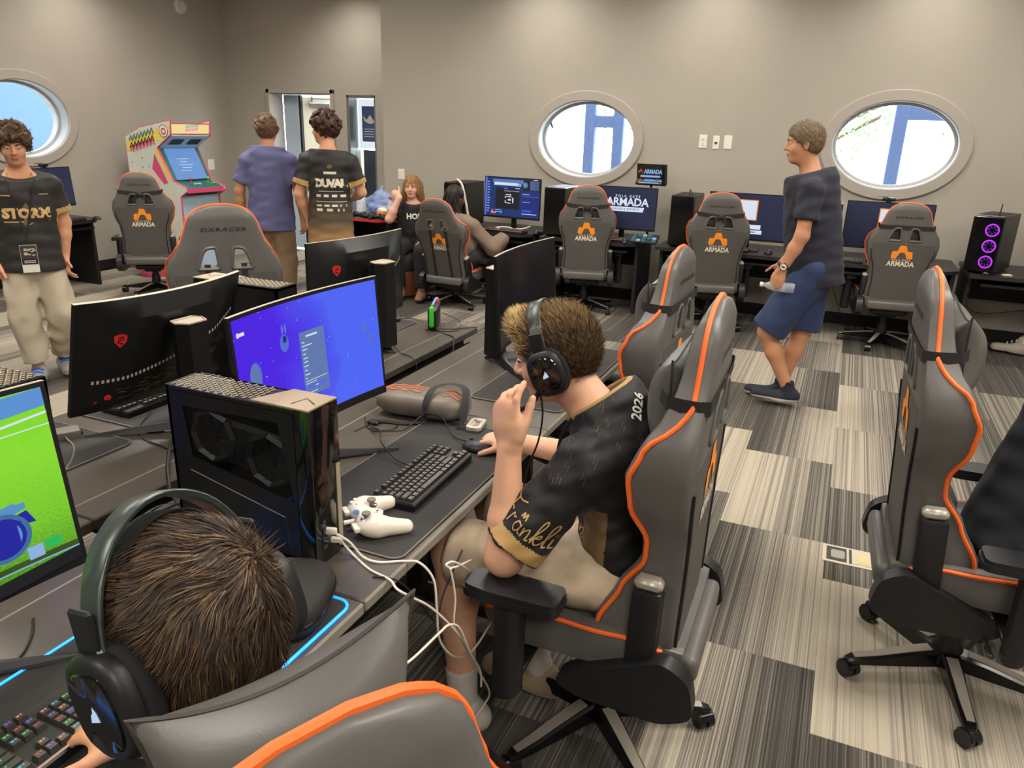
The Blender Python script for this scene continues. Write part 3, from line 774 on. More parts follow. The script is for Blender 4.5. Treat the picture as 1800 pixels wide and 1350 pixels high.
def strap_me(s, knot=False, front=.115):
    w = BW(s) + .004; mb = MB(); hgt = .017
    path = [(w * .75, front, 0), (w * .97, front * .8, .0), (w + .002, front * .5, 0), (w + .002, .02, 0), (w * .95, -.006, 0), (w * .5, -.0085, -.012 if knot else 0), (0, -.010, -.022 if knot else 0)]
    path = path + [(-x, y, z) for x, y, z in path[-2::-1]]
    v = []
    for x, y, z in path: v += [(x, y, s + z - hgt), (x, y, s + z + hgt)]
    mb.add(v, [[2 * i, 2 * i + 1, 2 * i + 3, 2 * i + 2] for i in range(len(path) - 1)])
    if knot: mb.ellip((0, -.016, s - .026), (.034, .014, .024), 10, 8).box((.03, -.014, s - .05), (.02, .006, .04)).box((-.03, -.014, s - .045), (.02, .006, .04))
    return mb.data('strap', STRAP)
ME['strap'] = strap_me(.685); ME['strap_knot'] = strap_me(.70, True)
mb = MB()
for sg, kk in ((1, 'r'), (-1, 'l')):
    mb = MB(); mb.add([(sg * x, -.007, z) for x, z in ((.07, .60), (.098, .60), (.105, .03), (.077, .03))], [[0, 1, 2, 3]])
    ME['lumbar_' + kk] = mb.data('lumbar_strap', STRAP)
def chair(label, loc, rz, dz=0.0, recline=.03, strap='strap', pillow=True, arms=True, spin=0.0, scale=1.0, pill_s=.64, pmesh=None, arm_dz=0.0, logo=True, bsc=1.0, arm_dy=.05, pill_y=.108, pill_x=0.0):
    t = thing('gaming_chair', label, 'chair', loc, rz, 'grey gaming chairs with orange piping'); t.scale = (scale,) * 3
    bse = link('base', ME['base'], t, rot=(0, 0, spin)); link('base_trim', ME['base_trim'], bse)
    for i in range(5):
        a = 2 * PI * i / 5 + PI / 2 + spin
        c = link('caster', ME['caster'], t, (.32 * math.cos(a), .32 * math.sin(a), 0), (0, 0, a * 1.7 + i)); link('wheel', ME['wheel_l'], c); link('wheel', ME['wheel_r'], c)
    link('gas_lift', ME['lift'], t); link('mechanism', ME['mech'], t, (0, 0, dz))
    s = link('seat', ME['seat'], t, (0, 0, dz)); link('piping', ME['seat_piping'], s); link('rear_roll', ME['seat_roll'], s)
    b = link('backrest', ME['back'], t, (0, -.225, .40 + dz), (recline, 0, 0)); b.scale = (1, 1, bsc)
    for k, n in (('piping', 'piping'), ('hole_rim_l', 'hole_rim'), ('hole_rim_r', 'hole_rim'), ('maker', 'maker_lettering'), ('zip_l', 'zip'), ('zip_r', 'zip'), ('bracket_l', 'recline_bracket'), ('bracket_r', 'recline_bracket'), ('cap_l', 'bracket_cap'), ('cap_r', 'bracket_cap'), ('foot_l', 'bracket_foot'), ('foot_r', 'bracket_foot')): link(n, ME[k], b)
    if logo: link('logo', ME['logo'], b)['label'] = 'orange blocky letter A logo'; link('team_lettering', ME['team'], b)
    if strap == 'lumbar': link('lumbar_strap', ME['lumbar_l'], b); link('lumbar_strap', ME['lumbar_r'], b)
    link('hinge_cover', ME['hinge_l'], t, (0, 0, dz)); link('hinge_cover', ME['hinge_r'], t, (0, 0, dz))
    if arms:
        for k in 'lr': q = link('arm_post', ME['post_' + k], t, (0, arm_dy, dz)); link('arm_pad', ME['pad_' + k], q, (0, 0, arm_dz))
    if pillow:
        pm, ps = pmesh or (ME['pillow'], ME['pillow_seam'])
        p = link('head_pillow', pm, t, (0, -.225, .40 + dz), (recline, 0, 0)); p.location = Vector((0, -.225, .40 + dz)) + Matrix.Rotation(recline, 3, 'X') @ Vector((pill_x, pill_y, pill_s * bsc))
        link('seam', ps, p)
        if strap in ('strap', 'strap_knot'):
            q = link('strap', ME[strap], p); q.location = (-pill_x, -pill_y, -pill_s)
    elif strap in ('strap', 'strap_knot'): link('strap', ME[strap], b)
    return t
FGP = pillow_me(.130, .098, .058, .20, .028)
CH = {}
CH['boy'] = chair('grey gaming chair in the centre with the boy in the dark jersey sitting in it', (-.455, 1.80, 0), R_(91), 0, .02, spin=-.22, bsc=1.06, arm_dy=.135)
CH['right'] = chair('grey gaming chair at the right edge seen from its side with a dark shirted sitter', (.525, 2.51, 0), R_(-88), 0, .07, spin=-.22, bsc=1.07, pill_s=.66, pill_y=.12)
CH['three'] = chair('empty grey gaming chair just behind the boy, pulled up to the middle desks', (-.745, 2.80, 0), R_(88), .02, .02, spin=.5)
CH['fg'] = chair('grey gaming chair in the near foreground with a wide winged head pillow', (-.525, .470, 0), R_(66), -.035, .03, spin=.1, pmesh=FGP, pill_s=.765, pill_y=.138, pill_x=.028)
CH['c4'] = chair('grey gaming chair at the back wall below the right oval window', (.42, 7.08, 0), .13, -.03, .06, 'strap', spin=.2, scale=.97)
CH['c3'] = chair('grey gaming chair at the back wall just left of the walking man', (-1.045, 6.98, 0), .25, -.03, .08, 'strap_knot', spin=.4, scale=.97)
CH['c2'] = chair('grey gaming chair at the back wall below the left oval window', (-2.25, 7.02, 0), .27, -.04, .05, 'strap_knot', spin=.3, scale=.97)
CH['c1'] = chair('grey gaming chair at the back wall with the braided haired person in it', (-3.42, 6.56, 0), .0, -.13, .30, 'lumbar', pillow=False, spin=.35, scale=.94)
CH['left'] = chair('grey gaming chair facing the arcade machine by the left wall', (-6.25, 5.5, 0), .62, -.06, .03, 'strap_knot', spin=.2, scale=.97)
CH['far'] = chair('grey gaming chair on the far side of the middle desks, without head pillow', (-2.92, 2.99, 0), .85, .02, .02, 'lumbar', pillow=False, spin=.0)
# ------------------------------------------------------------------ desks
DTOP = mat('black_desk_laminate', rgb(80, 74, 67), .32, var=.05, vscale=40, bump=.05, bscale=700, spec=.5)
DEDGE = mat('grey_desk_edge', rgb(128, 122, 112), .4)
DLEG = mat('black_desk_metal', rgb(22, 22, 23), .5, var=.1)
DBACK = mat('matt_black_desk_board', rgb(28, 27, 29), .6, var=.08, vscale=12)
MATM = mat('charcoal_desk_mat', rgb(47, 45, 43), .8, bump=.25, bscale=1200, var=.06, vscale=8)
MATE = mat('mat_stitching', rgb(118, 112, 103), .8)
RED = mat('red_edge_band', rgb(196, 48, 36), .45)
LEDB = mat('blue_led_strip', rgb(40, 150, 255), .4, emit=1.6, ecol=rgb(30, 140, 255))
CABB = mat('black_cable', rgb(20, 20, 21), .45)
CABW = mat('white_cable', rgb(222, 214, 200), .5)
DZT = .74
def island_desk(label, x0, x1, y0, y1, front):
    """front = +1 when the sitter is on the +x side"""
    t = thing('desk', label, 'desk', ((x0 + x1) / 2, (y0 + y1) / 2, 0), group='black desks in the two middle rows'); w = x1 - x0; l = y1 - y0
    MB().box((0, 0, DZT - .016), (w - .004, l - .003, .032), .004, 1).build('desktop', DTOP, t, smooth=False)
    MB().box((front * (w / 2 - .004), 0, DZT - .014), (.010, l - .006, .028), .004).build('front_edge', DEDGE, t, smooth=False)
    MB().box((front * -(w / 2 - .10), 0, DZT - .0005), (.006, l - .01, .002)).build('seam_strip', DEDGE, t, smooth=False)
    for sy in (-1, 1):
        mb = MB(); y = sy * (l / 2 - .06)
        mb.box((front * -.12, y, .37), (.07, .05, .70), .006); mb.box((0, y, .69), (w - .1, .05, .03), .004); mb.box((0, y, .025), (w - .06, .06, .03), .006)
        mb.build('leg_frame', DLEG, t, smooth=False)
    MB().box((front * -.26, 0, .62), (.12, l - .2, .012)).box((front * -.32, 0, .655), (.01, l - .2, .07)).build('cable_tray', DLEG, t, smooth=False)
    MB().box((front * -(w / 2 - .012), 0, .5), (.012, l - .15, .36)).build('modesty_panel', DLEG, t, smooth=False)
    return t
NX0, NX1, FX0, FX1 = -1.515, -.805, -2.31, -1.60
NY = [.03, 1.137, 2.21, 3.27]; FYs = [.02, 1.13, 2.23, 3.31]
nl = ['black desk in the near row nearest the camera, under the green racing game', 'black desk in the near row in front of the boy in the jersey', 'black desk at the far end of the near row, by the empty chair']
fl_ = ['black desk in the far row at its near end, left of the foreground', 'black desk in the middle of the far row under the curved monitor back', 'black desk at the far end of the far row holding the game console']
for i in range(3): island_desk(nl[i], NX0, NX1, NY[i], NY[i + 1], 1)
for i in range(3): island_desk(fl_[i], FX0, FX1, FYs[i], FYs[i + 1], -1)
def desk_mat(label, x0, x1, y0, y1, led=False):
    t = thing('desk_mat', label, 'desk mat', ((x0 + x1) / 2, (y0 + y1) / 2, DZT), group='charcoal desk mats'); p = rrect(x1 - x0, y1 - y0, .03, 5)
    MB().prism(p, .0003, .0038).build('pad', MATM, t)
    MB().tube([(x, y, .004) for x, y in p], .0034 if led else .0022, 6, closed=True).build('led_edge' if led else 'stitched_edge', LEDB if led else MATE, t)
desk_mat('charcoal desk mat under the black keyboard in front of the boy', -1.20, -.822, 1.30, 2.12)
desk_mat('charcoal desk mat at the far end of the near row by the empty chair', -1.18, -.82, 2.37, 3.24)
desk_mat('charcoal desk mat with a glowing blue edge in the foreground', -1.235, -.822, .10, 1.118, True)
desk_mat('charcoal desk mat under the curved monitor in the far row', -2.29, -1.905, .62, 1.52)
desk_mat('charcoal desk mat beside the keyboard in the far row', -2.29, -1.905, 1.60, 2.08)
desk_mat('charcoal desk mat behind the game console in the far row', -2.29, -1.91, 2.45, 3.25)

BDZ = .69
DTOPB = mat('dark_wall_desk_laminate', rgb(38, 36, 37), .4, var=.06, vscale=20)
def wall_desk(label, x0, x1, y0, y1, rz=0, legs=True):
    w = x1 - x0; d = y1 - y0
    t = thing('wall_desk', label, 'desk', ((x0 + x1) / 2, (y0 + y1) / 2, 0), rz, 'black computer desks along the walls')
    pl = [(-w / 2, -d / 2), (w / 2 - .12, -d / 2), (w / 2, -d / 2 + .12), (w / 2, d / 2), (-w / 2, d / 2)]
    MB().prism(round_poly(pl, .015), BDZ - .03, BDZ).build('desktop', DTOPB, t, smooth=False)
    MB().box((0, d / 2 - .04, .52), (w - .06, .02, .28)).build('modesty_panel', DBACK, t, smooth=False)
    for sx in (-1, 1): MB().box((sx * (w / 2 - .03), .06, (BDZ - .03) / 2), (.035, d - .22, BDZ - .03), .004).build('side_panel', DBACK, t, smooth=False)
    MB().box((0, -d / 2 + .16, BDZ - .085), (w - .2, .22, .02)).build('keyboard_tray', DBACK, t, smooth=False)
    return t
WD = [('black wall desk below the left part of the left oval window, with the chat screen', -3.95, -2.79), ('black wall desk below the left oval window, with the team logo screen', -2.70, -1.74),
      ('black wall desk between the two oval windows behind the walking man', -1.56, -.32), ('black wall desk below the right oval window', -.26, .90), ('black wall desk at the right edge carrying the purple lit computer', .96, 2.3)]
for lb, a, b_ in WD: wall_desk(lb, a, b_, 6.90, 7.64)
lt = wall_desk('black computer desk against the left wall beside the arcade machine', -.65, .65, -.36, .36, R_(90)); lt.location = (-7.22, 4.86, 0)
t = thing('red_edged_table', 'black table with a bright red edge beside the girl at the back', 'table', (-4.76, 7.13, 0))
pl = [(-.46, -.36), (.30, -.36), (.45, -.2), (.45, .42), (-.46, .42)]
MB().prism(pl, .70, .728).build('tabletop', DTOP, t, smooth=False)
mb = MB(); mb.tube([(x, y, .714) for x, y in pl], .0175, 4, closed=True, upv=(0, 0, 1)); mb.build('edge_band', RED, t, smooth=False)
for sx in (-.38, .36): MB().box((sx, .05, .35), (.04, .6, .70), .004).build('side_panel', DBACK, t, smooth=False)
MB().box((0, .3, .4), (.72, .02, .55)).build('modesty_panel', DBACK, t, smooth=False)

# ------------------------------------------------------------------ monitors
MBK = mat('monitor_black', rgb(20, 20, 21), .35, var=.05)
MBG = mat('monitor_back_gloss', rgb(16, 17, 18), .22)
MTR = mat('monitor_top_edge', rgb(186, 174, 154), .4)
MRED = mat('shield_red', rgb(190, 40, 36), .4, emit=.08)
MGOLD = mat('bronze_circuit_print', rgb(120, 92, 50), .35, metal=.5)
def screen_mat(name, fn):
    m = bpy.data.materials.new(name); m.use_nodes = True; nt = m.node_tree; b = nt.nodes['Principled BSDF']
    b.inputs['Base Color'].default_value = (.006, .006, .008, 1); b.inputs['Roughness'].default_value = .22
    fn(nt, b); return m
def flat_screen(col, st):
    def fn(nt, b): b.inputs['Emission Color'].default_value = col; b.inputs['Emission Strength'].default_value = st
    return fn
def grad_screen(stops, st, noise=0.0, diag=.35):
    def fn(nt, b):
        N = nt.nodes; L = nt.links; tc = N.new('ShaderNodeTexCoord'); sp = N.new('ShaderNodeSeparateXYZ'); L.new(tc.outputs['UV'], sp.inputs[0])
        q = N.new('ShaderNodeMath'); q.operation = 'MULTIPLY_ADD'; L.new(sp.outputs[1], q.inputs[0]); q.inputs[1].default_value = diag; L.new(sp.outputs[0], q.inputs[2])
        src = q.outputs[0]
        if noise:
            n = N.new('ShaderNodeTexNoise'); n.inputs['Scale'].default_value = 2.2; L.new(tc.outputs['UV'], n.inputs['Vector'])
            q2 = N.new('ShaderNodeMath'); q2.operation = 'MULTIPLY_ADD'; L.new(n.outputs[0], q2.inputs[0]); q2.inputs[1].default_value = noise; L.new(src, q2.inputs[2]); src = q2.outputs[0]
        cr = N.new('ShaderNodeValToRGB'); L.new(src, cr.inputs[0]); e = cr.color_ramp.elements
        e[0].position, e[0].color = stops[0]; e[1].position, e[1].color = stops[-1]
        for p, c in stops[1:-1]: e.new(p).color = c
        L.new(cr.outputs[0], b.inputs['Emission Color']); b.inputs['Emission Strength'].default_value = st
    return fn
def grass_screen(nt, b):
    N = nt.nodes; L = nt.links; tc = N.new('ShaderNodeTexCoord'); sp = N.new('ShaderNodeSeparateXYZ'); L.new(tc.outputs['UV'], sp.inputs[0])
    n = N.new('ShaderNodeTexNoise'); n.inputs['Scale'].default_value = 90; n.inputs['Detail'].default_value = 4; L.new(tc.outputs['UV'], n.inputs['Vector'])
    q = N.new('ShaderNodeMath'); q.operation = 'MULTIPLY_ADD'; L.new(n.outputs[0], q.inputs[0]); q.inputs[1].default_value = .5; L.new(sp.outputs[1], q.inputs[2])
    cr = N.new('ShaderNodeValToRGB'); L.new(q.outputs[0], cr.inputs[0]); e = cr.color_ramp.elements
    e[0].position = .2; e[0].color = rgb(70, 128, 20); e[1].position = 1.2; e[1].color = rgb(140, 235, 40); e.new(.55).color = rgb(128, 214, 40); e.new(.95).color = rgb(150, 238, 50)
    L.new(cr.outputs[0], b.inputs['Emission Color']); b.inputs['Emission Strength'].default_value = .75
def em(name, col, st=1.0): return mat(name, (0.005, .005, .005, 1), .5, emit=st, ecol=col)
E_W, E_LB, E_R, E_O = em('screen_white', (.75, .85, 1, 1), .8), em('screen_lightblue', rgb(150, 190, 245), .75), em('screen_red', rgb(245, 70, 50), .8), em('screen_orange', rgb(250, 150, 40), .8)
E_DK, E_G, E_P = em('screen_dark', rgb(14, 18, 30), .5), em('screen_green', rgb(40, 190, 90), .8), em('screen_pink', rgb(240, 120, 130), .8)
E_B, E_MB, E_SB = em('screen_blue', rgb(40, 90, 230), .8), em('screen_midblue', rgb(90, 120, 235), .7), em('screen_slate', rgb(110, 140, 205), .62)
E_NAVY = em('screen_navy', rgb(26, 40, 130), .7)

def monitor(label, x, y, rz, zc, tilt, desk_z, W=.614, H=.365, sag=.031, screen=None, art=None, stand='v', back=True, name='monitor', group=None, swivel=0):
    """faces local +y; screen u runs left to right for a viewer in front (local -x)"""
    t = thing(name, label, 'monitor', (x, y, desk_z), rz, group)
    Tl = Matrix.Translation((0, 0, zc - desk_z)) @ Matrix.Rotation(tilt, 4, 'X')
    def S(u, v, d=0.0):  # u,v in metres from the centre, d forward
        return Tl @ Vector((-u, sag * (2 * u / W) ** 2 + d, v))
    NU = 16 if sag else 2
    bz = .009
    # housing
    loops = []
    for i in range(NU + 1):
        u = -W / 2 + W * i / NU; e = 1 - abs(2 * u / W); th = .012 + (.030 if sag else .02) * min(1, e * 2.2)
        loops.append([S(u, -H / 2, 0), S(u, H / 2, 0), S(u, H / 2, -.010), S(u, H * .36, -th), S(u, -H * .36, -th), S(u, -H / 2, -.012)])
    mb = MB(); mb.add(*loft(loops)); body = mb.build('housing', [MBK], t, sharp=30)
    # top edge strip
    mb = MB(); mb.add(*loft([[S(-W / 2 + W * i / NU, H / 2 + .0004, .0006), S(-W / 2 + W * i / NU, H / 2 + .0014, .0006), S(-W / 2 + W * i / NU, H / 2 + .0014, -.0095), S(-W / 2 + W * i / NU, H / 2 + .0004, -.0095)] for i in range(NU + 1)]))
    mb.build('top_edge', MTR, body, sharp=30)
    # screen surface with uv
    v = []; f = []; uv = []
    for j in range(2):
        for i in range(NU + 1):
            u = -W / 2 + bz + (W - 2 * bz) * i / NU; vv = -H / 2 + .018 + (H - .018 - bz) * j; v.append(S(u, vv, .0008)); uv.append((i / NU, float(j)))
    for i in range(NU): f.append([i + 1, i, NU + 1 + i, NU + 2 + i][::-1])
    me = mesh_data('screen', v, f, screen or MBG, None, False); ul = me.uv_layers.new(name='UVMap')
    for lp in me.loops: ul.data[lp.index].uv = uv[lp.vertex_index]
    so = link('screen', me, t)
    if art:
        sw, sh = W - 2 * bz, H - .018 - bz; by_m = {}
        for m_, vf in art:
            by_m.setdefault(m_.name, (m_, MB()))[1]
            mb2 = by_m[m_.name][1]; lay = .0012 + .0002 * len([1 for k in by_m])
            pts = []
            mb2.add([S(-W / 2 + bz + sw * min(1, max(0, p[0])), -H / 2 + .018 + sh * min(1, max(0, p[1])), lay) for p in vf[0]], vf[1])
        for k, (m_, mb2) in by_m.items(): stuff(mb2.build('screen_graphics', m_, so, smooth=False))
    if stand == 'v':
        mb = MB(); hx = [(-.040, -.075), (.040, -.075), (.052, -.105), (.034, -.145), (-.034, -.145), (-.052, -.105)]
        hx0 = [(a, b) for a, b in hx]; top = (zc - desk_z) + .085
        lo_ = [(a, b - .01, .03) for a, b in hx0]; hi_ = [(a, b - .005, top) for a, b in hx0]
        mb.add(*loft([lo_, hi_])); c = mb.build('stand_column', MBK, t, smooth=False)
        mb = MB(); mb.tube([(a, b, top + .001) for a, b, _ in hi_], .003, 4, closed=True); mb.add([(a * .9, (b + .14) * .9 - .14, top + .0008) for a, b, _ in hi_], [[0, 1, 2, 3, 4, 5]]); mb.build('column_cap', MTR, c, smooth=False)
        for sx, ln, wd, fy in ((-1, .30, .018, 1), (1, .30, .018, 1), (0, .07, .02, -1)):
            a = Vector((0, -.11, .028)); e = Vector((sx * ln * .78, -.11 + fy * ln * .80, .006))
            d = (e - a).normalized(); n = Vector((-d.y, d.x, 0)).normalized()
            q = []
            for p, hw, ht in ((a, wd + .008, .028), (e, wd * .35, .008)): q.append([p + n * hw + Vector((0, 0, -ht * .5)), p - n * hw + Vector((0, 0, -ht * .5)), p - n * hw * .3 + Vector((0, 0, ht * .5)), p + n * hw * .3 + Vector((0, 0, ht * .5))])
            for l_ in q:
                for p in l_: p.z = max(p.z, .0005)
            mb = MB(); mb.add(*loft(q)); mb.build('foot', MBK, t, smooth=False)
    else:
        mb = MB(); mb.box((0, -.06, (zc - desk_z) / 2), (.05, .03, zc - desk_z), .005); mb.build('stand_column', MBK, t, smooth=False)
        MB().prism(rrect(.24, .18, .02), 0.0005, .012, M=Matrix.Translation((0, -.02, 0))).build('foot', MBK, t)
    if back and sag:
        def B(u, v): # on the back, viewer behind: right = local +x
            e = 1 - abs(2 * u / W); th = .012 + .030 * min(1, e * 2.2)
            tt = min(1, max(0, (H / 2 - abs(v)) / (H * .14))); d = -.011 * (1 - tt) - th * tt
            p = Vector((u, sag * (2 * u / W) ** 2 + d - .0012, v)); return Tl @ p
        sh = round_poly([(-.5, .42), (0, .56), (.5, .42), (.46, -.1), (0, -.6), (-.46, -.1)], .12, 3)
        mb = MB(); flat2d(mb, poly2d([(a * .036 - .19, b * .040 + .065) for a, b in sh]), lambda u, v: B(u, v)); bd = mb.build('shield_badge', MRED, t, smooth=False)
        mb = MB()
        for seg in ([(-.006, .008), (.006, .011), (.007, .004), (-.005, .001), (-.006, -.006), (.006, -.008), (0, -.013)],): flat2d(mb, poly_line2d([(a * 1.1 - .19, b * 1.1 + .065) for a, b in seg], .0035), lambda u, v: Vector(B(u, v)) + Vector((0, -.0006, 0)))
        mb.build('emblem_line', MBG, bd, smooth=False)
        mb = MB()  # ribbed diagonal vent
        for i in range(40):
            u = -.26 + .52 * i / 39; v0 = -.075 + .13 * (i / 39) ** 1.6
            flat2d(mb, rect2d(u, v0, u + .007, v0 + .011), lambda a, b: B(a, b))
        stuff(mb.build('ribbed_vent', MTR, body, smooth=False))
        mb = MB(); rs = random.Random(3)
        for i in range(90):
            u = rs.uniform(-.20, .22); v0 = -.115 + .10 * ((u + .26) / .52) ** 1.6 + rs.uniform(-.03, .02); flat2d(mb, rect2d(u, v0, u + rs.uniform(.01, .03), v0 + .0018), lambda a, b: B(a, b))
        stuff(mb.build('circuit_print', MGOLD, body, smooth=False))
        mb = MB(); flat2d(mb, disc2d(-.215, -.125, .010), lambda a, b: B(a, b)); flat2d(mb, disc2d(-.245, -.14, .005), lambda a, b: B(a, b)); mb.build('red_jack', MRED, body, smooth=False)
        # glossy lower triangle and light bar
        mb = MB(); pl = [(.10, -.02), (.285, .12), (.29, -.13), (.20, -.15)]
        flat2d(mb, poly2d(pl), lambda a, b: B(a, b)); mb.build('gloss_panel', MBG, body, smooth=False)
    return t
# --- pictures on screens -------------------------------------------------
rs = random.Random(11)
blue_art = []
for i in range(46):
    x, y = rs.random(), rs.random(); r = rs.choice([.003, .004, .005]); blue_art.append((E_LB, disc2d(x, y, r * .62, r, 8)))
blue_art += [(E_MB, disc2d(.115, .54, .042, .11, 28)), (E_SB, disc2d(.11, .55, .034, .09, 24)), (E_MB, disc2d(.335, .70, .03, .07, 20)), (E_NAVY, disc2d(.34, .73, .014, .03, 10)), (E_MB, disc2d(.33, .81, .008, .04, 10)), (E_MB, disc2d(.352, .81, .008, .04, 10)), (E_MB, disc2d(.90, .60, .02, .055, 14)), (E_MB, disc2d(.935, .50, .02, .05, 14))]
blue_art += [(E_SB, rect2d(.44, .20, .615, .735)), (E_W, rect2d(.485, .685, .565, .70)), (E_W, rect2d(.025, .875, .075, .9)), (E_W, disc2d(.03, .888, .010, .02, 10))]
for k, yy in enumerate((.645, .615, .585, .55, .515, .485, .45, .415, .38, .35)): blue_art.append((E_W, rect2d(.452, yy, .452 + (.02, .07, .035, .02, .03, .03, .03, .02, .035, .012)[k], yy + .008)))
blue_art += [(E_W, rect2d(.45, .325, .605, .330)), (E_W, rect2d(.45, .305, .525, .310)), (E_MB, rect2d(.452, .255, .60, .29)), (E_W, rect2d(.505, .268, .545, .275)), (E_W, rect2d(.45, .225, .525, .231)), (E_DK, rect2d(0, 0, 1, .022))]
CARB, CARD, TYRE = em('game_car_blue', rgb(95, 170, 232), .62), em('game_car_navy', rgb(18, 24, 170), .75), em('game_tyre', rgb(70, 128, 190), .6)
SKYB = em('game_sky', rgb(90, 150, 220), .8)
ga = [(SKYB, poly2d([(0, .86), (1, .90), (1, 1), (0, 1)])), (E_W, poly_line2d([(.4, .80), (.72, .82), (1, .865)], .012)), (E_W, poly_line2d([(.4, .78), (.72, .79), (1, .80)], .006)),
      (E_DK, poly2d([(0, 0), (1, 0), (1, .07), (0, .07)])), (E_LB, rect2d(0, .07, 1, .078)), (em('game_darkgrass', rgb(60, 92, 26), .6), rect2d(0, .078, 1, .11))]
cx, cy = .68, .285
_ga0 = len(ga)
ga += [(CARB, poly2d([(.42, .36), (.60, .38), (.72, .44), (.80, .47), (.80, .52), (.70, .53), (.60, .49), (.42, .46)])), (CARD, poly2d([(.42, .46), (.60, .49), (.70, .53), (.62, .56), (.42, .53)])), (CARB, poly_line2d([(.42, .55), (.55, .59), (.64, .585)], .02)),
       (CARB, poly_line2d([(.42, .44), (.58, .46), (.70, .52), (.76, .53)], .024)), (CARD, poly2d([(.70, .42), (.80, .45), (.83, .33), (.76, .35)])),
       (CARD, disc2d(cx, cy, .118, .190, 30)), (TYRE, disc2d(cx, cy, .122, .2, 32, .82)), (CARB, disc2d(cx, cy, .082, .134, 26, .78)), (TYRE, disc2d(cx, cy, .05, .083, 6)), (CARB, disc2d(cx, cy, .022, .034, 10, .5))]
for k in range(6):
    a = PI / 3 * k + .5; ga.append((CARB, poly_line2d([(cx + .02 * math.cos(a), cy + .034 * math.sin(a)), (cx + .08 * math.cos(a), cy + .13 * math.sin(a))], .009)))
ga = ga[:_ga0] + [(m_, ([(.80 + (a - .68) * .66, .27 + (b - .285) * .66) for a, b in v_], f_)) for m_, (v_, f_) in ga[_ga0:]]
ga += [(E_G, rect2d(.905, .125, .955, .18)), (E_LB, rect2d(.855, .10, .90, .17)), (E_DK, rect2d(.865, .12, .89, .145)), (E_W, disc2d(.93, .152, .012, .018, 10, .5))]
def armada_art(dx=0, dy=0, s=1, cut=False):
    A = []
    P = lambda pts: [(dx + x * s, dy + y * s * 1.72) for x, y in pts]
    def T(st, size, x, y, m, off=.0, sp=1.0):
        v, f = text2d(st, size, off, 0, sp); A.append((m, (P([(a + x, b + y) for a, b in v]), f)))
    lg = [(a * .26 - .33, b * .26 + .02) for a, b in ALOGO]
    half = len(lg)
    A.append((E_R, poly2d(P([p for p in lg]))))
    A.append((E_O, poly2d(P([(-.245, .03), (-.205, .03), (-.205, .10), (-.255, .10)]))))
    T('ARMADA', .165, .06, .075, E_W, .004, .95); T('POLA GATE', .05, .06, .165, E_W, .001, 1.6)
    A.append((E_W, poly2d(P([(-.36, .005), (.33, .005), (.31, -.065), (-.30, -.065)]))))
    T('COLLEGIATE ESPORTS', .042, 0, -.03, E_DK, .0005, 1.25)
    return A
disc_art = [(E_MB, rect2d(0, 0, .035, 1)), (E_NAVY, rect2d(.04, .02, .10, .95)), (E_LB, rect2d(.16, .80, .66, .93)), (E_SB, rect2d(.14, .86, .95, .96)), (E_W, rect2d(.17, .82, .60, .88)), (E_DK, rect2d(.70, .70, 1, .98)), (E_LB, disc2d(.74, .84, .04, .08, 12)), (E_SB, rect2d(.82, .72, .98, .96)),
            (E_DK, rect2d(.2, .2, .64, .74)), (E_W, rect2d(.36, .66, .63, .675)), (E_LB, rect2d(.34, .72, .42, .735)), (E_W, rect2d(.56, .73, .64, .75)), (E_NAVY, rect2d(.67, .05, .99, .62)), (E_B, rect2d(.69, .15, .87, .20)), (E_LB, rect2d(.69, .60, .82, .62)), (E_SB, rect2d(.69, .55, .98, .56)), (E_LB, rect2d(.69, .40, .83, .415)), (E_W, rect2d(.69, .09, .96, .105)),
            (E_W, poly_line2d([(.38, .57), (.48, .585), (.48, .54), (.38, .52), (.38, .48)], .018)), (E_W, poly_line2d([(.38, .42), (.38, .36), (.48, .35)], .018)), (E_W, rect2d(.51, .36, .53, .50)), (E_P, rect2d(.43, .50, .50, .52)), (E_W, rect2d(.43, .42, .49, .46)),
            (E_P, poly2d([(.12, .06), (.22, .06), (.22, .09), (.17, .11), (.15, .18), (.12, .10)])), (E_LB, rect2d(.2, .10, .34, .12)), (E_LB, rect2d(.2, .15, .32, .17)), (E_G, disc2d(.31, .085, .015, .02, 8)), (E_W, rect2d(.88, .975, .95, .99))]
for k in range(12): disc_art.append((E_LB, rect2d(.045, .1 + .07 * k, .045 + rs.uniform(.03, .055), .125 + .07 * k)))
NOTE_ART = lambda x0: [(E_O, rect2d(x0, .42, x0 + .24, .88)), (E_W, rect2d(x0 + .012, .44, x0 + .228, .86)), (E_W, rect2d(x0 - .02, .22, x0 + .30, .32)), (E_W, rect2d(x0 + .0, .11, x0 + .32, .20)), (E_DK, rect2d(x0 + .06, .145, x0 + .24, .165))]
SG = 'curved desktop monitors on the middle desks'
S_BLUE = screen_mat('blue_space_screen', grad_screen([(0.0, rgb(70, 18, 222)), (.62, rgb(72, 26, 226)), (.95, rgb(72, 84, 240)), (1.0, rgb(74, 100, 245))], .9, .55, .10))
S_GRASS = screen_mat('grass_game_screen', grass_screen)
S_DARK = screen_mat('dark_screen', flat_screen(rgb(10, 12, 20), .25)); S_NAVY = screen_mat('navy_screen', grad_screen([(0, rgb(14, 20, 42)), (1.2, rgb(44, 52, 82))], .6, 0, .8))
S_CHAT = screen_mat('chat_screen', flat_screen(rgb(34, 60, 120), .7)); S_OFF = screen_mat('screen_off', flat_screen((0, 0, 0, 1), 0))
monitor('curved monitor showing a purple blue space sign up page, in front of the boy', -1.285, 1.605, R_(-90), 1.075, .075, DZT, screen=S_BLUE, art=blue_art, group=SG)
monitor('curved monitor showing a blue racing car on green grass at the left edge', -1.29, .545, R_(-90), 1.056, .10, DZT, screen=S_GRASS, art=ga, group=SG)
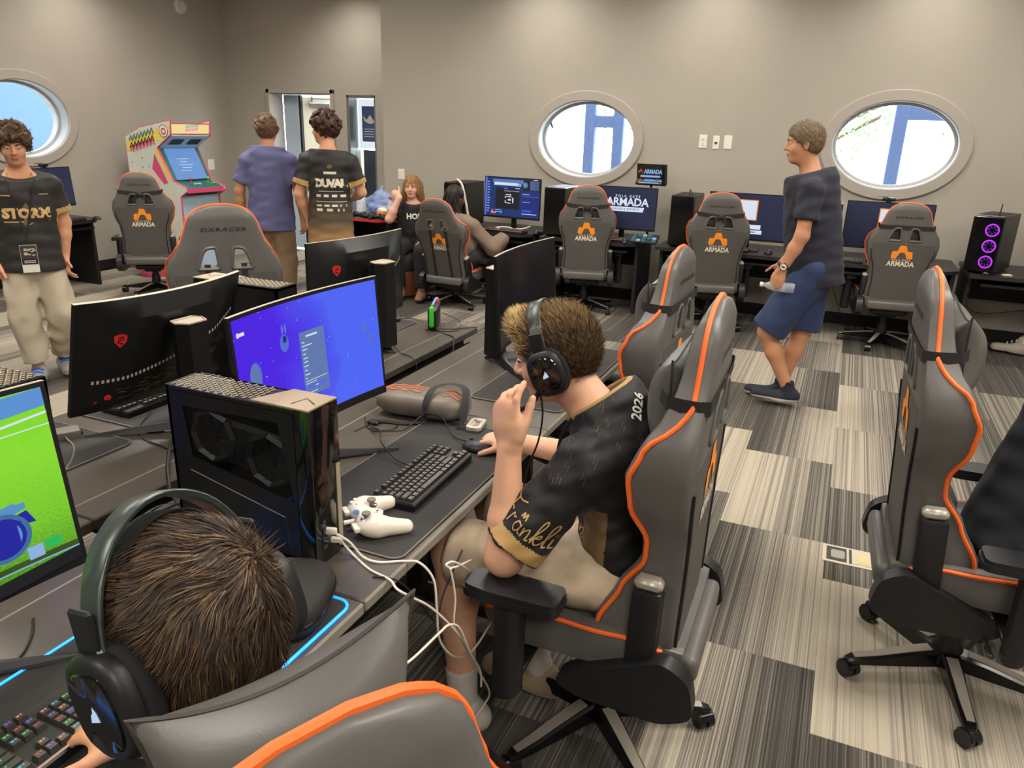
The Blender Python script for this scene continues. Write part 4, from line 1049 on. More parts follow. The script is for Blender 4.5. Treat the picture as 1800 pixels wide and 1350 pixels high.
monitor('curved monitor with a blank black screen at the far end of the near row', -1.175, 2.845, R_(-90), 1.055, .08, DZT, screen=S_OFF, group=SG)
monitor('curved monitor seen from behind with a red shield badge, nearest in the far row', -1.925, 1.70, R_(88), 1.015, .28, DZT, screen=S_OFF, group=SG)
monitor('curved monitor seen from behind with a red shield badge, beyond the blue screen', -1.885, 2.74, R_(84), 1.05, .01, DZT, screen=S_OFF, group=SG)
SB = 'flat monitors on the wall desks'
monitor('flat monitor showing a dark blue chat window at the back wall', -3.09, 7.12, R_(176), 1.01, .05, BDZ, .63, .40, 0, S_CHAT, disc_art, 'flat', False, group=SB)
monitor('flat monitor showing the white team logo at the back wall', -1.965, 7.15, R_(182), .985, .04, BDZ, .66, .40, 0, S_NAVY, armada_art(.52, .52, .95), 'flat', False, group=SB)
monitor('flat monitor behind the walking man with a framed white notice on screen', -.80, 7.15, R_(180), .985, .04, BDZ, .72, .41, 0, S_NAVY, NOTE_ART(.36), 'flat', False, group=SB)
monitor('flat monitor below the right oval window with a framed white notice on screen', .325, 7.15, R_(182), .99, .04, BDZ, .67, .39, 0, S_NAVY, NOTE_ART(.38), 'flat', False, group=SB)
monitor('flat monitor cut by the right edge beside the purple lit computer', 1.68, 7.15, R_(184), .99, .04, BDZ, .66, .39, 0, screen_mat('green_grey_screen', grad_screen([(0, rgb(60, 150, 140)), (1, rgb(190, 190, 190))], .6, .2, .9)), None, 'flat', False, group=SB)
hq = []
for st, sz, yy in (('HQ', .16, .45), ('ARMADA', .05, .62)):
    v, f = text2d(st, sz, .004); hq.append((E_LB, ([(a * .6 + .60, b + yy) for a, b in v], f)))
v, f = text2d('A', .16, .004); hq.append((E_LB, ([(a * .6 + .46, b + .45) for a, b in v], f)))
monitor('flat monitor on the left wall desk with pale blue letters', -7.17, 5.16, R_(-82), .99, .05, BDZ, .62, .38, 0, S_NAVY, hq, 'flat', False, group=SB)

# ------------------------------------------------------------------ computer towers
PCB = mat('pc_black_satin', rgb(19, 19, 20), .35, var=.05); PCG = mat('pc_gloss_black', rgb(9, 9, 10), .08, coat=.5); PCS = mat('pc_bronze_cap', rgb(160, 142, 116), .4, metal=.25)
TINT = mat('tinted_pane', rgb(12, 14, 14), .06, alpha=.45)
GRILL = mat('grill_beige', rgb(168, 154, 130), .45, metal=.2); FANB = mat('fan_black', rgb(24, 24, 25), .5); SHRD = mat('gpu_shroud', rgb(60, 60, 60), .4, metal=.3)
def slim_pc(label, x0, x1, y0, y1, z, Hh, glow=None, front=1):
    L_, Wd = x1 - x0, y1 - y0
    t = thing('computer_tower', label, 'computer', ((x0 + x1) / 2, (y0 + y1) / 2, z), 0 if front > 0 else PI, 'slim black computer towers on the middle desks')
    hx, hy = L_ / 2, Wd / 2
    # shell without its near side
    mb = MB()
    mb.box((0, hy - .004, Hh / 2 + .006), (L_, .008, Hh - .012)); mb.box((-hx + .004, 0, Hh / 2 + .006), (.008, Wd, Hh - .012)); mb.box((0, 0, .012), (L_, Wd, .012)); mb.box((0, 0, Hh - .006), (L_, Wd, .012), .002)
    mb.build('case', PCB, t, smooth=False)
    mb = MB(); mb.box((hx - .02, 0, Hh / 2 + .004), (.044, Wd + .002, Hh - .004), .005, 2); fr = mb.build('front_panel', PCG, t)
    mb = MB(); mb.box((hx + .0025, hy * .75, Hh * .33), (.003, .014, Hh * .55))
    mb.build('front_grill', GRILL, fr, smooth=False)
    mb = MB()
    for k in range(4): mb.box((hx + .0025, -hy * .45, Hh * (.12 + .055 * k)), (.004, .016 if k < 2 else .01, .008))
    mb.build('front_port', SHRD, fr, smooth=False)
    for sx, sy in ((-1, -1), (-1, 1), (1, -1), (1, 1)): MB().cyl((sx * (hx - .04), sy * (hy - .02), .0005), (sx * (hx - .04), sy * (hy - .02), .008), .012).build('foot', FANB, t)
    # side panel with a slanted window cut in it
    hole = [(-hx + .045, Hh * .88), (hx - .085, Hh * .90), (hx - .05, Hh * .40), (-hx + .06, Hh * .55)]
    out = [(-hx, Hh - .012), (hx - .042, Hh - .012), (hx - .042, .008), (-hx, .008)]
    mb = MB()
    v = [(a, -hy, b) for a, b in out] + [(a, -hy, b) for a, b in hole] + [(a, -hy + .006, b) for a, b in out] + [(a, -hy + .006, b) for a, b in hole]
    f = []
    for i in range(4):
        k = (i + 1) % 4; f += [[i, k, 4 + k, 4 + i], [8 + k, 8 + i, 12 + i, 12 + k], [4 + i, 4 + k, 12 + k, 12 + i], [k, i, 8 + i, 8 + k]]
    mb.add(v, f); pn = mb.build('side_panel', PCB, t, smooth=False)
    mb = MB(); mb.add([(a, -hy + .003, b) for a, b in hole], [[0, 1, 2, 3]]); mb.build('window_pane', TINT, pn, smooth=False)
    mb = MB(); mb.tube([(-hx + .05, -hy - .0005, Hh * .46), (hx - .08, -hy - .0005, Hh * .30), (hx - .07, -hy - .0005, Hh * .10)], .0016, 4); mb.build('panel_crease', SHRD, pn, smooth=False)
    # graphics card with two fans behind the window
    c0, c1, cr = (-hx * .44, Hh * .70), (hx * .36, Hh * .62), Hh * .145
    mb = MB(); mb.box((-.02, -hy + .045, Hh * .66), (L_ * .72, .05, Hh * .30), .01, rot=Matrix.Rotation(R_(6), 4, 'Y')); mb.build('graphics_card', FANB, t, smooth=False)
    for (cx_, cz_) in (c0, c1):
        mb = MB(); n = 8
        for k in range(n): a0 = 2 * PI * k / n; a1 = 2 * PI * (k + 1) / n; mb.tube([(cx_ + cr * 1.1 * math.cos(a0), -hy + .017, cz_ + cr * 1.1 * math.sin(a0)), (cx_ + cr * 1.1 * math.cos(a1), -hy + .017, cz_ + cr * 1.1 * math.sin(a1))], .008, 4)
        fo = mb.build('fan_shroud', SHRD, t, smooth=False)
        mb = MB(); mb.cyl((cx_, -hy + .012, cz_), (cx_, -hy + .02, cz_), cr * .28, n=16)
        for k in range(9):
            a = 2 * PI * k / 9; mb.add([(cx_ + cr * .25 * math.cos(a), -hy + .018, cz_ + cr * .25 * math.sin(a)), (cx_ + cr * math.cos(a + .2), -hy + .014, cz_ + cr * math.sin(a + .2)), (cx_ + cr * math.cos(a + .7), -hy + .022, cz_ + cr * math.sin(a + .7)), (cx_ + cr * .25 * math.cos(a + .5), -hy + .022, cz_ + cr * .25 * math.sin(a + .5))], [[0, 1, 2, 3]])
        mb.build('fan', FANB, fo, smooth=False)
    # top: hex grill and cap
    mb = MB(); n = 0; xg = -hx + .012
    while xg < hx - .15:
        for r in range(5):
            yg = -hy + .012 + r * (Wd - .024) / 4.6 + (.5 * (Wd - .024) / 4.6 if n % 2 else 0)
            if yg < hy - .008: mb.tube([(xg, yg - .006, Hh + .0015), (xg + .006, yg, Hh + .0025), (xg, yg + .006, Hh + .0015)], .0016, 4)
        xg += .0115; n += 1
    stuff(mb.build('top_grill', GRILL, t, smooth=False))
    mb = MB(); mb.prism([(hx - .155, -hy + .002), (hx, -hy + .0), (hx, hy), (hx - .115, hy)], Hh + .0002, Hh + .004); cp = mb.build('top_cap', PCS, t, smooth=False)
    mb = MB(); flat2d(mb, poly_line2d([(hx - .06, -.03), (hx - .05, .012), (hx - .012, -.012)], .004), lambda a, b: (a, b, Hh + .0046)); mb.build('cap_mark', FANB, cp, smooth=False)
    if glow:
        MB().box((-hx - .001, 0, Hh * .5), (.004, Wd * .8, Hh * .62)).build('glow_mesh', glow, t, smooth=False)
    return t
slim_pc('slim black computer tower with a side window and twin fans, in the foreground', -1.368, -.968, 1.192, 1.292, DZT, .378)
BLUEG = em('blue_glow_mesh', rgb(20, 30, 220), .7); GREENG = mat('green_glow_mesh', rgb(40, 90, 40), .3, emit=.12, ecol=rgb(60, 160, 60))
slim_pc('slim black computer tower with a dull green rear between the far row monitors', -2.205, -1.815, 2.105, 2.215, DZT, .385, GREENG, -1)
slim_pc('slim black computer tower with a blue lit rear at the left edge', -2.02, -1.625, .985, 1.09, DZT, .385, BLUEG, -1)
def big_pc(label, x, y, w, d, h, z, rz=0, purple=False, wt=False):
    t = thing('computer_tower', label, 'computer', (x, y, z), rz, 'large black computer towers on the wall desks')
    MB().box((0, 0, h / 2 + .008), (w, d, h - .016), .006).build('case', PCB, t, smooth=False)
    mb = MB(); mb.box((0, -d / 2 - .004, h / 2 + .004), (w - .004, .012, h - .03), .004); fp = mb.build('front_panel', PCG, t, smooth=False)
    mb = MB(); mb.box((0, 0, h + .0005), (w * .7, d * .7, .004)); mb.build('top_vent', FANB if not wt else WHITEP, t, smooth=False)
    for sx in (-1, 1): MB().box((sx * (w / 2 - .03), 0, .005), (.03, d * .8, .010)).build('foot', FANB, t, smooth=False)
    if purple:
        PUR = em('purple_fan_glow', rgb(170, 40, 235), 1.6); DP = em('dim_purple', rgb(80, 20, 130), .8)
        for k in range(3):
            zc = h * (.22 + .27 * k); mb = MB()
            mb.add([(w * .18 + .05 * math.cos(a) * r, -d / 2 - .0115, zc + .05 * math.sin(a) * r) for r in (1, .8) for a in [2 * PI * i / 24 for i in range(24)]], [[i, (i + 1) % 24, 24 + (i + 1) % 24, 24 + i] for i in range(24)])
            fo = mb.build('fan_ring', PUR, t, smooth=False)
            mb = MB()
            for q in range(7):
                a = 2 * PI * q / 7; mb.add([(w * .18 + .012 * math.cos(a), -d / 2 - .0112, zc + .012 * math.sin(a)), (w * .18 + .036 * math.cos(a), -d / 2 - .0112, zc + .036 * math.sin(a)), (w * .18 + .036 * math.cos(a + .5), -d / 2 - .0112, zc + .036 * math.sin(a + .5))], [[0, 1, 2]])
            mb.build('fan_blade', DP, fo, smooth=False)
        mb = MB(); mb.add([(-w / 2 - .001, -d * .12 + .05 * math.cos(a) * r, h * .78 + .05 * math.sin(a) * r) for r in (1, .75) for a in [2 * PI * i / 24 for i in range(24)]], [[i, (i + 1) % 24, 24 + (i + 1) % 24, 24 + i] for i in range(24)]); mb.build('side_fan_ring', PUR, t, smooth=False)
        MB().cyl((.05, -d / 2 + .05, h), (.055, -d / 2 + .05, h + .09), .004).build('antenna', FANB, t)
    return t
big_pc('large black computer tower with a white hose over it at the back wall', -3.65, 7.18, .24, .44, .45, BDZ)
big_pc('large black computer tower left of the team logo screen', -2.58, 7.2, .21, .46, .46, BDZ, .0)
big_pc('large black computer tower left of the screen behind the walking man', -1.36, 7.2, .21, .46, .46, BDZ)
big_pc('large black computer tower half hidden behind the walking man', -.12, 7.2, .16, .44, .47, BDZ)
big_pc('large black computer tower with glowing purple fans at the right', 1.10, 7.17, .22, .44, .455, BDZ, R_(-22), True)
# ------------------------------------------------------------------ keyboards, mice
KEYB = mat('key_black', rgb(50, 47, 44), .38); KBODY = mat('keyboard_body', rgb(20, 20, 20), .45); KTOP = mat('keyboard_plate', rgb(46, 44, 42), .4, metal=.3)
KLEG = mat('key_legend', rgb(150, 140, 125), .6)
def key_me(w, d=.0172, h=.0085):
    a, b = w / 2, d / 2; c, e = a - .0022, b - .0026
    return [(-a, -b, 0), (a, -b, 0), (a, b, 0), (-a, b, 0), (-c, -e, h), (c, -e, h), (c, e + .0006, h + .0004), (-c, e + .0006, h + .0004)], [[3, 2, 1, 0], [4, 5, 6, 7], [0, 1, 5, 4], [1, 2, 6, 5], [2, 3, 7, 6], [3, 0, 4, 7]]
U = .01905
ROWS = [[(0, 1), (2, 1), (3, 1), (4, 1), (5, 1), (6.5, 1), (7.5, 1), (8.5, 1), (9.5, 1), (11, 1), (12, 1), (13, 1), (14, 1)],
        [(i, 1) for i in range(13)] + [(13, 2)], [(0, 1.5)] + [(1.5 + i, 1) for i in range(12)] + [(13.5, 1.5)], [(0, 1.75)] + [(1.75 + i, 1) for i in range(11)] + [(12.75, 2.25)],
        [(0, 2.25)] + [(2.25 + i, 1) for i in range(10)] + [(12.25, 2.75)], [(0, 1.25), (1.25, 1.25), (2.5, 1.25), (3.75, 6.25), (10, 1.25), (11.25, 1.25), (12.5, 1.25), (13.75, 1.25)]]
NAV = [[(15.3, 1), (16.3, 1), (17.3, 1)], [(15.3, 1), (16.3, 1), (17.3, 1)], [(15.3, 1), (16.3, 1), (17.3, 1)], [], [(16.3, 1)], [(15.3, 1), (16.3, 1), (17.3, 1)]]
PAD = [[], [(18.6, 1), (19.6, 1), (20.6, 1), (21.6, 1)]] + [[(18.6, 1), (19.6, 1), (20.6, 1)] for _ in range(4)]
_KM = {}
def keyboard(label, x, y, z, rz, full=False, single=True, legend=None, glow=None, group=None):
    t = thing('keyboard', label, 'keyboard', (x, y, z), rz, group or 'computer keyboards')
    nu = 21.9 if full else 18.3; W = nu * U + .012; D = 6.3 * U + .012
    MB().box((0, 0, .011), (W, D, .020), .003).build('body', KBODY, t, smooth=False)
    MB().box((0, 0, .0215), (W - .004, D - .004, .002), .0008).build('top_plate', KTOP, t, smooth=False)
    if glow: MB().box((0, -D / 2 + .003, .0235), (W - .02, .003, .002)).build('light_bar', glow, t, smooth=False)
    allk = MB(); legs = {}
    for r in range(6):
        row = ROWS[r] + NAV[r] + (PAD[r] if full else [])
        yy = D / 2 - .014 - (r + (.28 if r else 0)) * U * .985 + .0
        for (kx, kw) in row:
            xx = -W / 2 + .008 + (kx + kw / 2) * U
            if single:
                if kw not in _KM:
                    mb = MB(); v, f = key_me(kw * U - .0012); mb.add(v, f); _KM[kw] = mb.data('key', KEYB, False)
                k = link('key', _KM[kw], t, (xx, yy, .0228), (R_(-2 + r * .8), 0, 0))
            else: allk.add(*key_me(kw * U - .0012), 0, Matrix.Translation((xx, yy, .0228)))
            if legend:
                lm = legend[(int(kx) * 7 + r * 3) % len(legend)]
                mb = legs.setdefault(lm.name, (lm, MB()))[1]; mb.box((xx - kw * U * .12, yy + .002, .0318), (.0045, .0035, .0004)); mb.box((xx + .003, yy + .0022, .0318), (.002, .004, .0004))
    if not single: stuff(allk.build('keys', KEYB, t, smooth=False))
    for k, (lm, mb) in legs.items(): stuff(mb.build('key_legends', lm, t, smooth=False))
    return t
keyboard('black tenkeyless keyboard on the desk mat in front of the boy', -.978, 1.688, DZT + .004, R_(92), False, True, [KLEG])
RG = [em('key_red', rgb(230, 60, 60), .8), em('key_teal', rgb(70, 200, 220), .8), em('key_violet', rgb(150, 90, 240), .8), em('key_green', rgb(90, 220, 90), .8), em('key_peach', rgb(240, 150, 110), .8)]
keyboard('black keyboard with rainbow lit letters in the lower left corner', -1.045, .462, DZT + .004, R_(90), True, True, RG, em('rainbow_bar', rgb(240, 190, 160), .6))
keyboard('black keyboard on the far row desk under the curved monitor back', -2.135, 1.86, DZT + .004, R_(-91), True, True, [KLEG])
GLO = em('pink_light_bar', rgb(245, 120, 110), .9)
keyboard('black keyboard with a pink light bar in front of the chat screen', -3.09, 6.985, BDZ, R_(-4), True, False, RG, GLO)
keyboard('black keyboard with a pink light bar in front of the team logo screen', -2.06, 7.02, BDZ, R_(3), False, False, RG, GLO)
keyboard('black keyboard with a pink light bar left of the walking man', -.93, 7.06, BDZ, 0, False, False, RG, GLO)
keyboard('plain black keyboard right of the walking man below the right oval window', -.0, 7.0, BDZ, 0, False, False, [KLEG])
keyboard('black keyboard on the left wall desk', -6.90, 5.08, BDZ, R_(98), True, False, [KLEG])
def _mouse():
    me = sdf_data('shell', [ell((0, -.01, 0), (.031, .05, .037)), ell((0, .022, 0), (.029, .042, .028)), ell((-.02, -.005, 0), (.018, .045, .022))], .003, BPLA, cuts=[((0, 0, .002), (0, 0, -1))])
    return me
MOUSE = _mouse(); MWH = MB().cyl((-.004, .03, .026), (.004, .03, .026), .010, n=14).data('wheel', SEAM); MGL = {}
def mouse(label, x, y, z, rz, glow=None, cable=None):
    t = thing('computer_mouse', label, 'mouse', (x, y, z), rz, 'computer mice'); link('shell', MOUSE, t); link('wheel', MWH, t)
    if glow:
        MGL.setdefault(glow.name, MB().ellip((0, -.02, .034), (.010, .012, .005), 10, 6).data('logo_light', glow)); link('logo_light', MGL[glow.name], t)
    if cable:
        mi_ = t.matrix_basis.inverted()
        mb = MB(); mb.tube([mi_ @ p for p in bez(cable)], .0022, 6); mb.build('cable', CABB, t)
    return t
BLG = em('blue_mouse_light', rgb(40, 70, 240), 1.2)
mouse('black wired mouse under the boy\'s right hand', -.928, 1.957, DZT + .004, R_(100), None, [(-.986, 1.965, .757), (-1.05, 2.00, .75), (-1.13, 2.07, .772), (-1.19, 2.06, .775), (-1.215, 1.99, .75), (-1.23, 1.95, .75), (-1.30, 1.92, .747), (-1.34, 1.97, .747)])
mouse('black mouse with a blue light in front of the chat screen', -2.78, 7.05, BDZ, R_(10), BLG)
mouse('black mouse with a blue light in front of the team logo screen', -1.86, 6.96, BDZ, R_(15), BLG)
mouse('black mouse with a blue light left of the walking man', -.58, 7.06, BDZ, 0, BLG)
mouse('black mouse on the left wall desk', -6.82, 5.38, BDZ, R_(80))
mouse('black mouse at the near end of the empty chair\'s desk mat', -.90, 2.75, DZT + .004, R_(85))

# ------------------------------------------------------------------ white gamepad
PADW = mat('white_gamepad_shell', rgb(222, 212, 196), .4); PADG = mat('grey_pad_rubber', rgb(120, 112, 100), .6); CHR = mat('chrome', rgb(170, 168, 165), .15, metal=1.0)
t = thing('game_controller', 'white game controller with two thumbsticks beside the slim tower', 'controller', (-.975, 1.405, DZT + .004), R_(140))
gp = [ell((0, 0, .024), (.062, .034, .020)), ell((-.045, .008, .024), (.034, .034, .022)), ell((.045, .008, .024), (.034, .034, .022)),
      cone((-.056, -.01, .023), (-.068, -.075, .016), .026, .018, k=.02), cone((.056, -.01, .023), (.068, -.075, .016), .026, .018, k=.02), ell((0, -.06, .02), (.030, .032, .05), k=.015, op='-')]
link('shell', sdf_data('shell', gp, .003, PADW, cuts=[((0, 0, .001), (0, 0, -1))]), t)
for (x, y) in ((-.042, .016), (.022, -.016)):
    mb = MB(); mb.lathe([(.013, .040), (.013, .043), (.006, .045), (.006, .054), (.011, .056), (.011, .060), (.008, .061)], 18, c=(x, y, 0)); s_ = mb.build('thumbstick', PADG, t)
    MB().lathe([(.0125, .0425), (.0145, .043), (.0125, .0445)], 18, c=(x, y, 0)).build('stick_ring', CHR, s_)
for k in range(4):
    a = k * PI / 2; MB().lathe([(.005, .040), (.005, .048), (.004, .049)], 12, c=(.048 + .012 * math.cos(a), .016 + .012 * math.sin(a), 0)).build('face_button', WHITEP, t)
mb = MB(); mb.lathe([(.014, .041), (.014, .0455), (.011, .046)], 18, c=(-.022, -.018, 0)); mb.box((-.022, -.018, .047), (.022, .006, .003)).box((-.022, -.018, .047), (.006, .022, .003)); mb.build('direction_pad', PADW, t)
MB().lathe([(.008, .0425), (.008, .0455)], 18, c=(0, .03, 0)).build('home_button', em('home_blue', rgb(90, 140, 225), .6), t)
for sx in (-1, 1): MB().box((sx * .045, .044, .026), (.036, .016, .014), .005, 2).build('trigger', PADW, t)
mb = MB(); mb.cyl((0, .035, .02), (0, .062, .02), .006); mb.build('usb_plug', PADW, t)

# zip headset case, rolled pillow, small case, console
CASE = mat('black_case_fabric', rgb(36, 34, 32), .75, bump=.3, bscale=900, var=.06, vscale=14)
t = thing('headset_case', 'rounded black zip case on the glowing desk mat by the foreground head', 'case', (-.93, 1.035, DZT + .005), R_(20))
def sq(n, a, b, e=3.2): return [(a * math.copysign(abs(math.cos(q)) ** (2 / e), math.cos(q)), b * math.copysign(abs(math.sin(q)) ** (2 / e), math.sin(q))) for q in [2 * PI * i / n for i in range(n)]]
def sqloft(name, a, b, prof_, m, parent):
    mb = MB(); mb.add(*loft([[(x, y, z) for x, y in sq(40, a * k, b * k)] for k, z in prof_])); return mb.build(name, m, parent, sharp=60)
sqloft('lower_shell', .093, .112, [(.80, .0), (.95, .006), (1, .02), (1, .031)], CASE, t)
lid = sqloft('lid', .093, .112, [(1, .034), (1, .046), (.97, .056), (.88, .064), (.6, .068), (.2, .069)], CASE, t)
mb = MB(); mb.tube([(x, y, .0325) for x, y in sq(40, .094, .113)], .003, 6, closed=True); z_ = mb.build('zip', BPLG, t)
MB().box((.06, -.095, .0325), (.006, .014, .008), .002).build('zip_pull', CHR, z_)
# rolled chair pillow with orange chevrons and a black strap
GP = mat('grey_vinyl_roll', rgb(108, 100, 90), .45, bump=.15, bscale=300, var=.08, vscale=12); OSTI = mat('orange_stitching', rgb(226, 120, 62), .6)
t = thing('lumbar_pillow', 'rolled grey lumbar pillow with orange chevron stitching lying behind the keyboard', 'pillow', (-1.235, 2.135, DZT), R_(7))
loops = []
for i in range(21):
    u = i / 20; x = -.158 + .316 * u; k = min(1, (1 - abs(2 * u - 1) ** 6) ** .45) if 0 < u < 1 else .62
    k = max(k, .62); loops.append([(x, .072 * k * c, .048 + .046 * k * s_) for c, s_ in [(math.copysign(abs(math.cos(q)) ** .75, math.cos(q)), math.copysign(abs(math.sin(q)) ** .75, math.sin(q))) for q in [2 * PI * j / 28 for j in range(28)]]])
mb = MB(); mb.add(*loft(loops)); roll = mb.build('roll', GP, t, sharp=60)
mb = MB(); bv = bvh_of(roll.data)
def drape(u, v, up=.003):
    h_ = bv.ray_cast(Vector((u, v, .3)), Vector((0, 0, -1)))
    return (h_[0] + Vector((0, 0, up))) if h_[0] else Vector((u, v, .09))
for q in range(3):
    pts = []
    for i in range(15):
        u = -.15 + .011 * i * 1.0 + (.0 if q != 1 else .006); pts.append((u, -.03 + q * .022 + (.010 if (i // 2) % 2 else 0)))
    mb.tube([drape(a, b_) for a, b_ in pts], .0016, 5)
    mb.tube([drape(a + .23, b_) for a, b_ in pts[:7]], .0016, 5)
stuff(mb.build('chevron_stitching', OSTI, roll))
mb = MB()
def band(path, w, mb=mb):
    v = []
    for i, p in enumerate(path):
        tt = (Vector(path[min(i + 1, len(path) - 1)]) - Vector(path[max(i - 1, 0)])).normalized(); n = tt.cross(Vector((0, 0, 1))); n = n.normalized() if n.length > .05 else Vector((1, 0, 0))
        v += [Vector(p) + n * w / 2, Vector(p) - n * w / 2]
    mb.add(v, [[2 * i, 2 * i + 1, 2 * i + 3, 2 * i + 2] for i in range(len(path) - 1)])
band(bez([(.03, -.078, .01), (.035, -.076, .06), (.04, -.045, .100), (.05, .0, .112), (.10, .02, .12), (.15, .0, .115), (.165, -.04, .085), (.168, -.074, .03), (.15, -.085, .006)], 6), .026)
band(bez([(.03, -.078, .01), (-.03, -.10, .004), (-.10, -.11, .006), (-.12, -.13, .006)], 6), .024); mb.build('strap', STRAP, t)
mb = MB(); mb.box((-.125, -.135, .008), (.04, .028, .012), .004); mb.build('buckle', BPLA, t)
# small pale case by the mouse
t = thing('earbud_case', 'small pale metal case with dark scrawls beyond the mouse', 'case', (-1.02, 2.105, DZT), R_(100))
MB().prism(rrect(.095, .055, .016, 5), .0005, .012).build('base', CHR, t); lid = MB().prism(rrect(.09, .05, .014, 5), .0122, .022).build('lid', mat('pale_tin', rgb(190, 180, 165), .35, metal=.4), t)
mb = MB(); rq = random.Random(4)
for k in range(9): flat2d(mb, poly_line2d([(rq.uniform(-.035, .035), rq.uniform(-.018, .018)) for _ in range(3)], .0018), lambda a, b: (a, b, .0225))
mb.build('scrawl', SEAM, lid, smooth=False)
# docked handheld console
t = thing('game_console', 'docked handheld console with a green and a red side controller on the far row', 'console', (-1.80, 3.22, DZT), R_(112))
MB().box((0, 0, .052), (.17, .045, .103), .008, 2).build('dock', BPLA, t)
MB().box((0, .0, .075), (.172, .012, .10), .003).build('tablet', PCG, t)
JG, JR, JB = mat('lime_green_plastic', rgb(60, 205, 50), .4), mat('neon_red_plastic', rgb(235, 70, 80), .4), mat('pale_blue_plastic', rgb(120, 165, 215), .4)
for sx, m_ in ((-1, JG), (1, JR)):
    c_ = MB().box((sx * .103, 0, .072), (.034, .022, .104), .010, 3).build('side_controller', m_, t)
    MB().cyl((sx * .103, -.011, .095), (sx * .103, -.019, .095), .008, n=14).build('stick', BPLA, c_)
MB().box((0, -.0005, .1258), (.165, .01, .002)).build('top_strip', JB, t, smooth=False)
t = thing('power_brick', 'small black hub beside the docked console on the far row', 'adapter', (-2.06, 3.20, DZT), R_(30)); MB().box((0, 0, .012), (.13, .09, .024), .006, 2).build('housing', BPLA, t); MB().box((0, 0, .0245), (.10, .06, .002)).build('label_plate', KTOP, t, smooth=False)
t = thing('power_brick', 'small grey adapter with a pale cable behind the green game screen', 'adapter', (-2.12, 1.44, DZT), R_(60)); MB().box((0, 0, .015), (.10, .06, .028), .005, 2).build('housing', mat('grey_plastic', rgb(110, 105, 98), .5), t); MB().box((.05, 0, .012), (.014, .02, .012), .002).build('socket', BPLA, t)
def cable(label, pts, r=.0026, m_=CABB, smooth=10, group='loose cables'):
    mb = MB(); mb.tube(bez(pts, smooth), r, 7); return tag(mb.build('cable', m_), label, 'cable', group)
Z = .7432
cable('black cable arching from the console to the far row desk edge', [(-1.79, 3.16, Z + .02), (-1.70, 3.12, Z), (-1.62, 3.08, Z), (-1.585, 3.02, .735), (-1.56, 2.95, .70), (-1.555, 2.8, .66)])
cable('grey cable looping right of the docked console', [(-1.78, 3.26, Z + .06), (-1.69, 3.27, Z + .03), (-1.66, 3.20, Z), (-1.72, 3.14, Z), (-1.80, 3.13, Z)], .0022)
cable('thin black cable from the console to the monitor column', [(-1.82, 3.14, Z + .03), (-1.95, 3.22, Z + .02), (-2.05, 3.10, Z), (-1.98, 2.98, Z), (-1.86, 2.86, Z)], .002)
cable('long dark cable running right along the far row desk', [(-1.79, 3.16, Z), (-1.70, 3.20, Z), (-1.64, 3.26, Z), (-1.60, 3.30, Z)], .002)
cable('grey cable hanging down the monitor stand in the far row', [(-1.80, 2.78, .90), (-1.77, 2.76, .80), (-1.70, 2.73, Z + .005), (-1.62, 2.70, Z), (-1.585, 2.68, .72), (-1.58, 2.67, .66)], .0022)
cable('pale cable curling from the grey adapter', [(-2.09, 1.43, Z + .012), (-2.03, 1.41, Z), (-1.96, 1.35, Z), (-1.90, 1.28, Z), (-1.84, 1.22, Z)], .0024, mat('grey_cable', rgb(120, 112, 102), .5))
cable('black keyboard cable bent across the far row desk', [(-2.05, 1.72, Z + .01), (-1.98, 1.60, Z), (-1.90, 1.55, Z), (-1.80, 1.53, Z), (-1.74, 1.52, Z)], .0022)
cable('thick black cable arching down between the desk rows', [(-1.80, 1.66, Z), (-1.76, 1.54, Z + .03), (-1.66, 1.42, Z + .02), (-1.57, 1.34, Z), (-1.51, 1.30, Z - .0), (-1.45, 1.27, Z)], .005)
cable('black cables bunched behind the slim tower, upper strand', [(-1.38, 1.29, Z + .03), (-1.46, 1.29, Z), (-1.52, 1.26, .735), (-1.535, 1.20, .72), (-1.53, 1.12, .70)], .004)
cable('black cables bunched behind the slim tower, lower strand', [(-1.38, 1.25, Z + .05), (-1.45, 1.24, Z + .02), (-1.49, 1.19, Z), (-1.50, 1.12, Z), (-1.44, 1.06, Z)], .0035)
cable('black keyboard cable curving behind the black keyboard', [(-1.055, 1.73, Z + .015), (-1.12, 1.76, Z + .01), (-1.20, 1.81, Z + .03), (-1.26, 1.90, Z + .02), (-1.33, 1.95, Z)], .0024)
cable('thin black cable looping beside the rolled pillow', [(-1.36, 1.90, Z), (-1.34, 2.0, Z), (-1.28, 2.03, Z), (-1.26, 1.97, Z), (-1.33, 1.94, Z), (-1.40, 2.02, Z)], .0018)
cable('black cable between headset band and the glowing mat edge', [(-1.36, .80, Z), (-1.31, .76, Z), (-1.27, .70, Z), (-1.26, .60, Z), (-1.30, .5, Z)], .0025)
WC = 'white usb cables'
cable('white cable draped from the tower over the desk edge in a big loop', [(-.955, 1.236, .818), (-.925, 1.255, .79), (-.90, 1.27, .75), (-.86, 1.275, Z), (-.81, 1.305, Z), (-.775, 1.315, .742), (-.745, 1.325, .70), (-.74, 1.33, .62), (-.74, 1.345, .52), (-.74, 1.42, .42), (-.735, 1.50, .376), (-.73, 1.58, .385), (-.725, 1.625, .42), (-.73, 1.585, .51), (-.735, 1.50, .62), (-.74, 1.42, .695), (-.745, 1.385, .706), (-.74, 1.41, .685), (-.74, 1.51, .65)], .0028, CABW, group=WC)
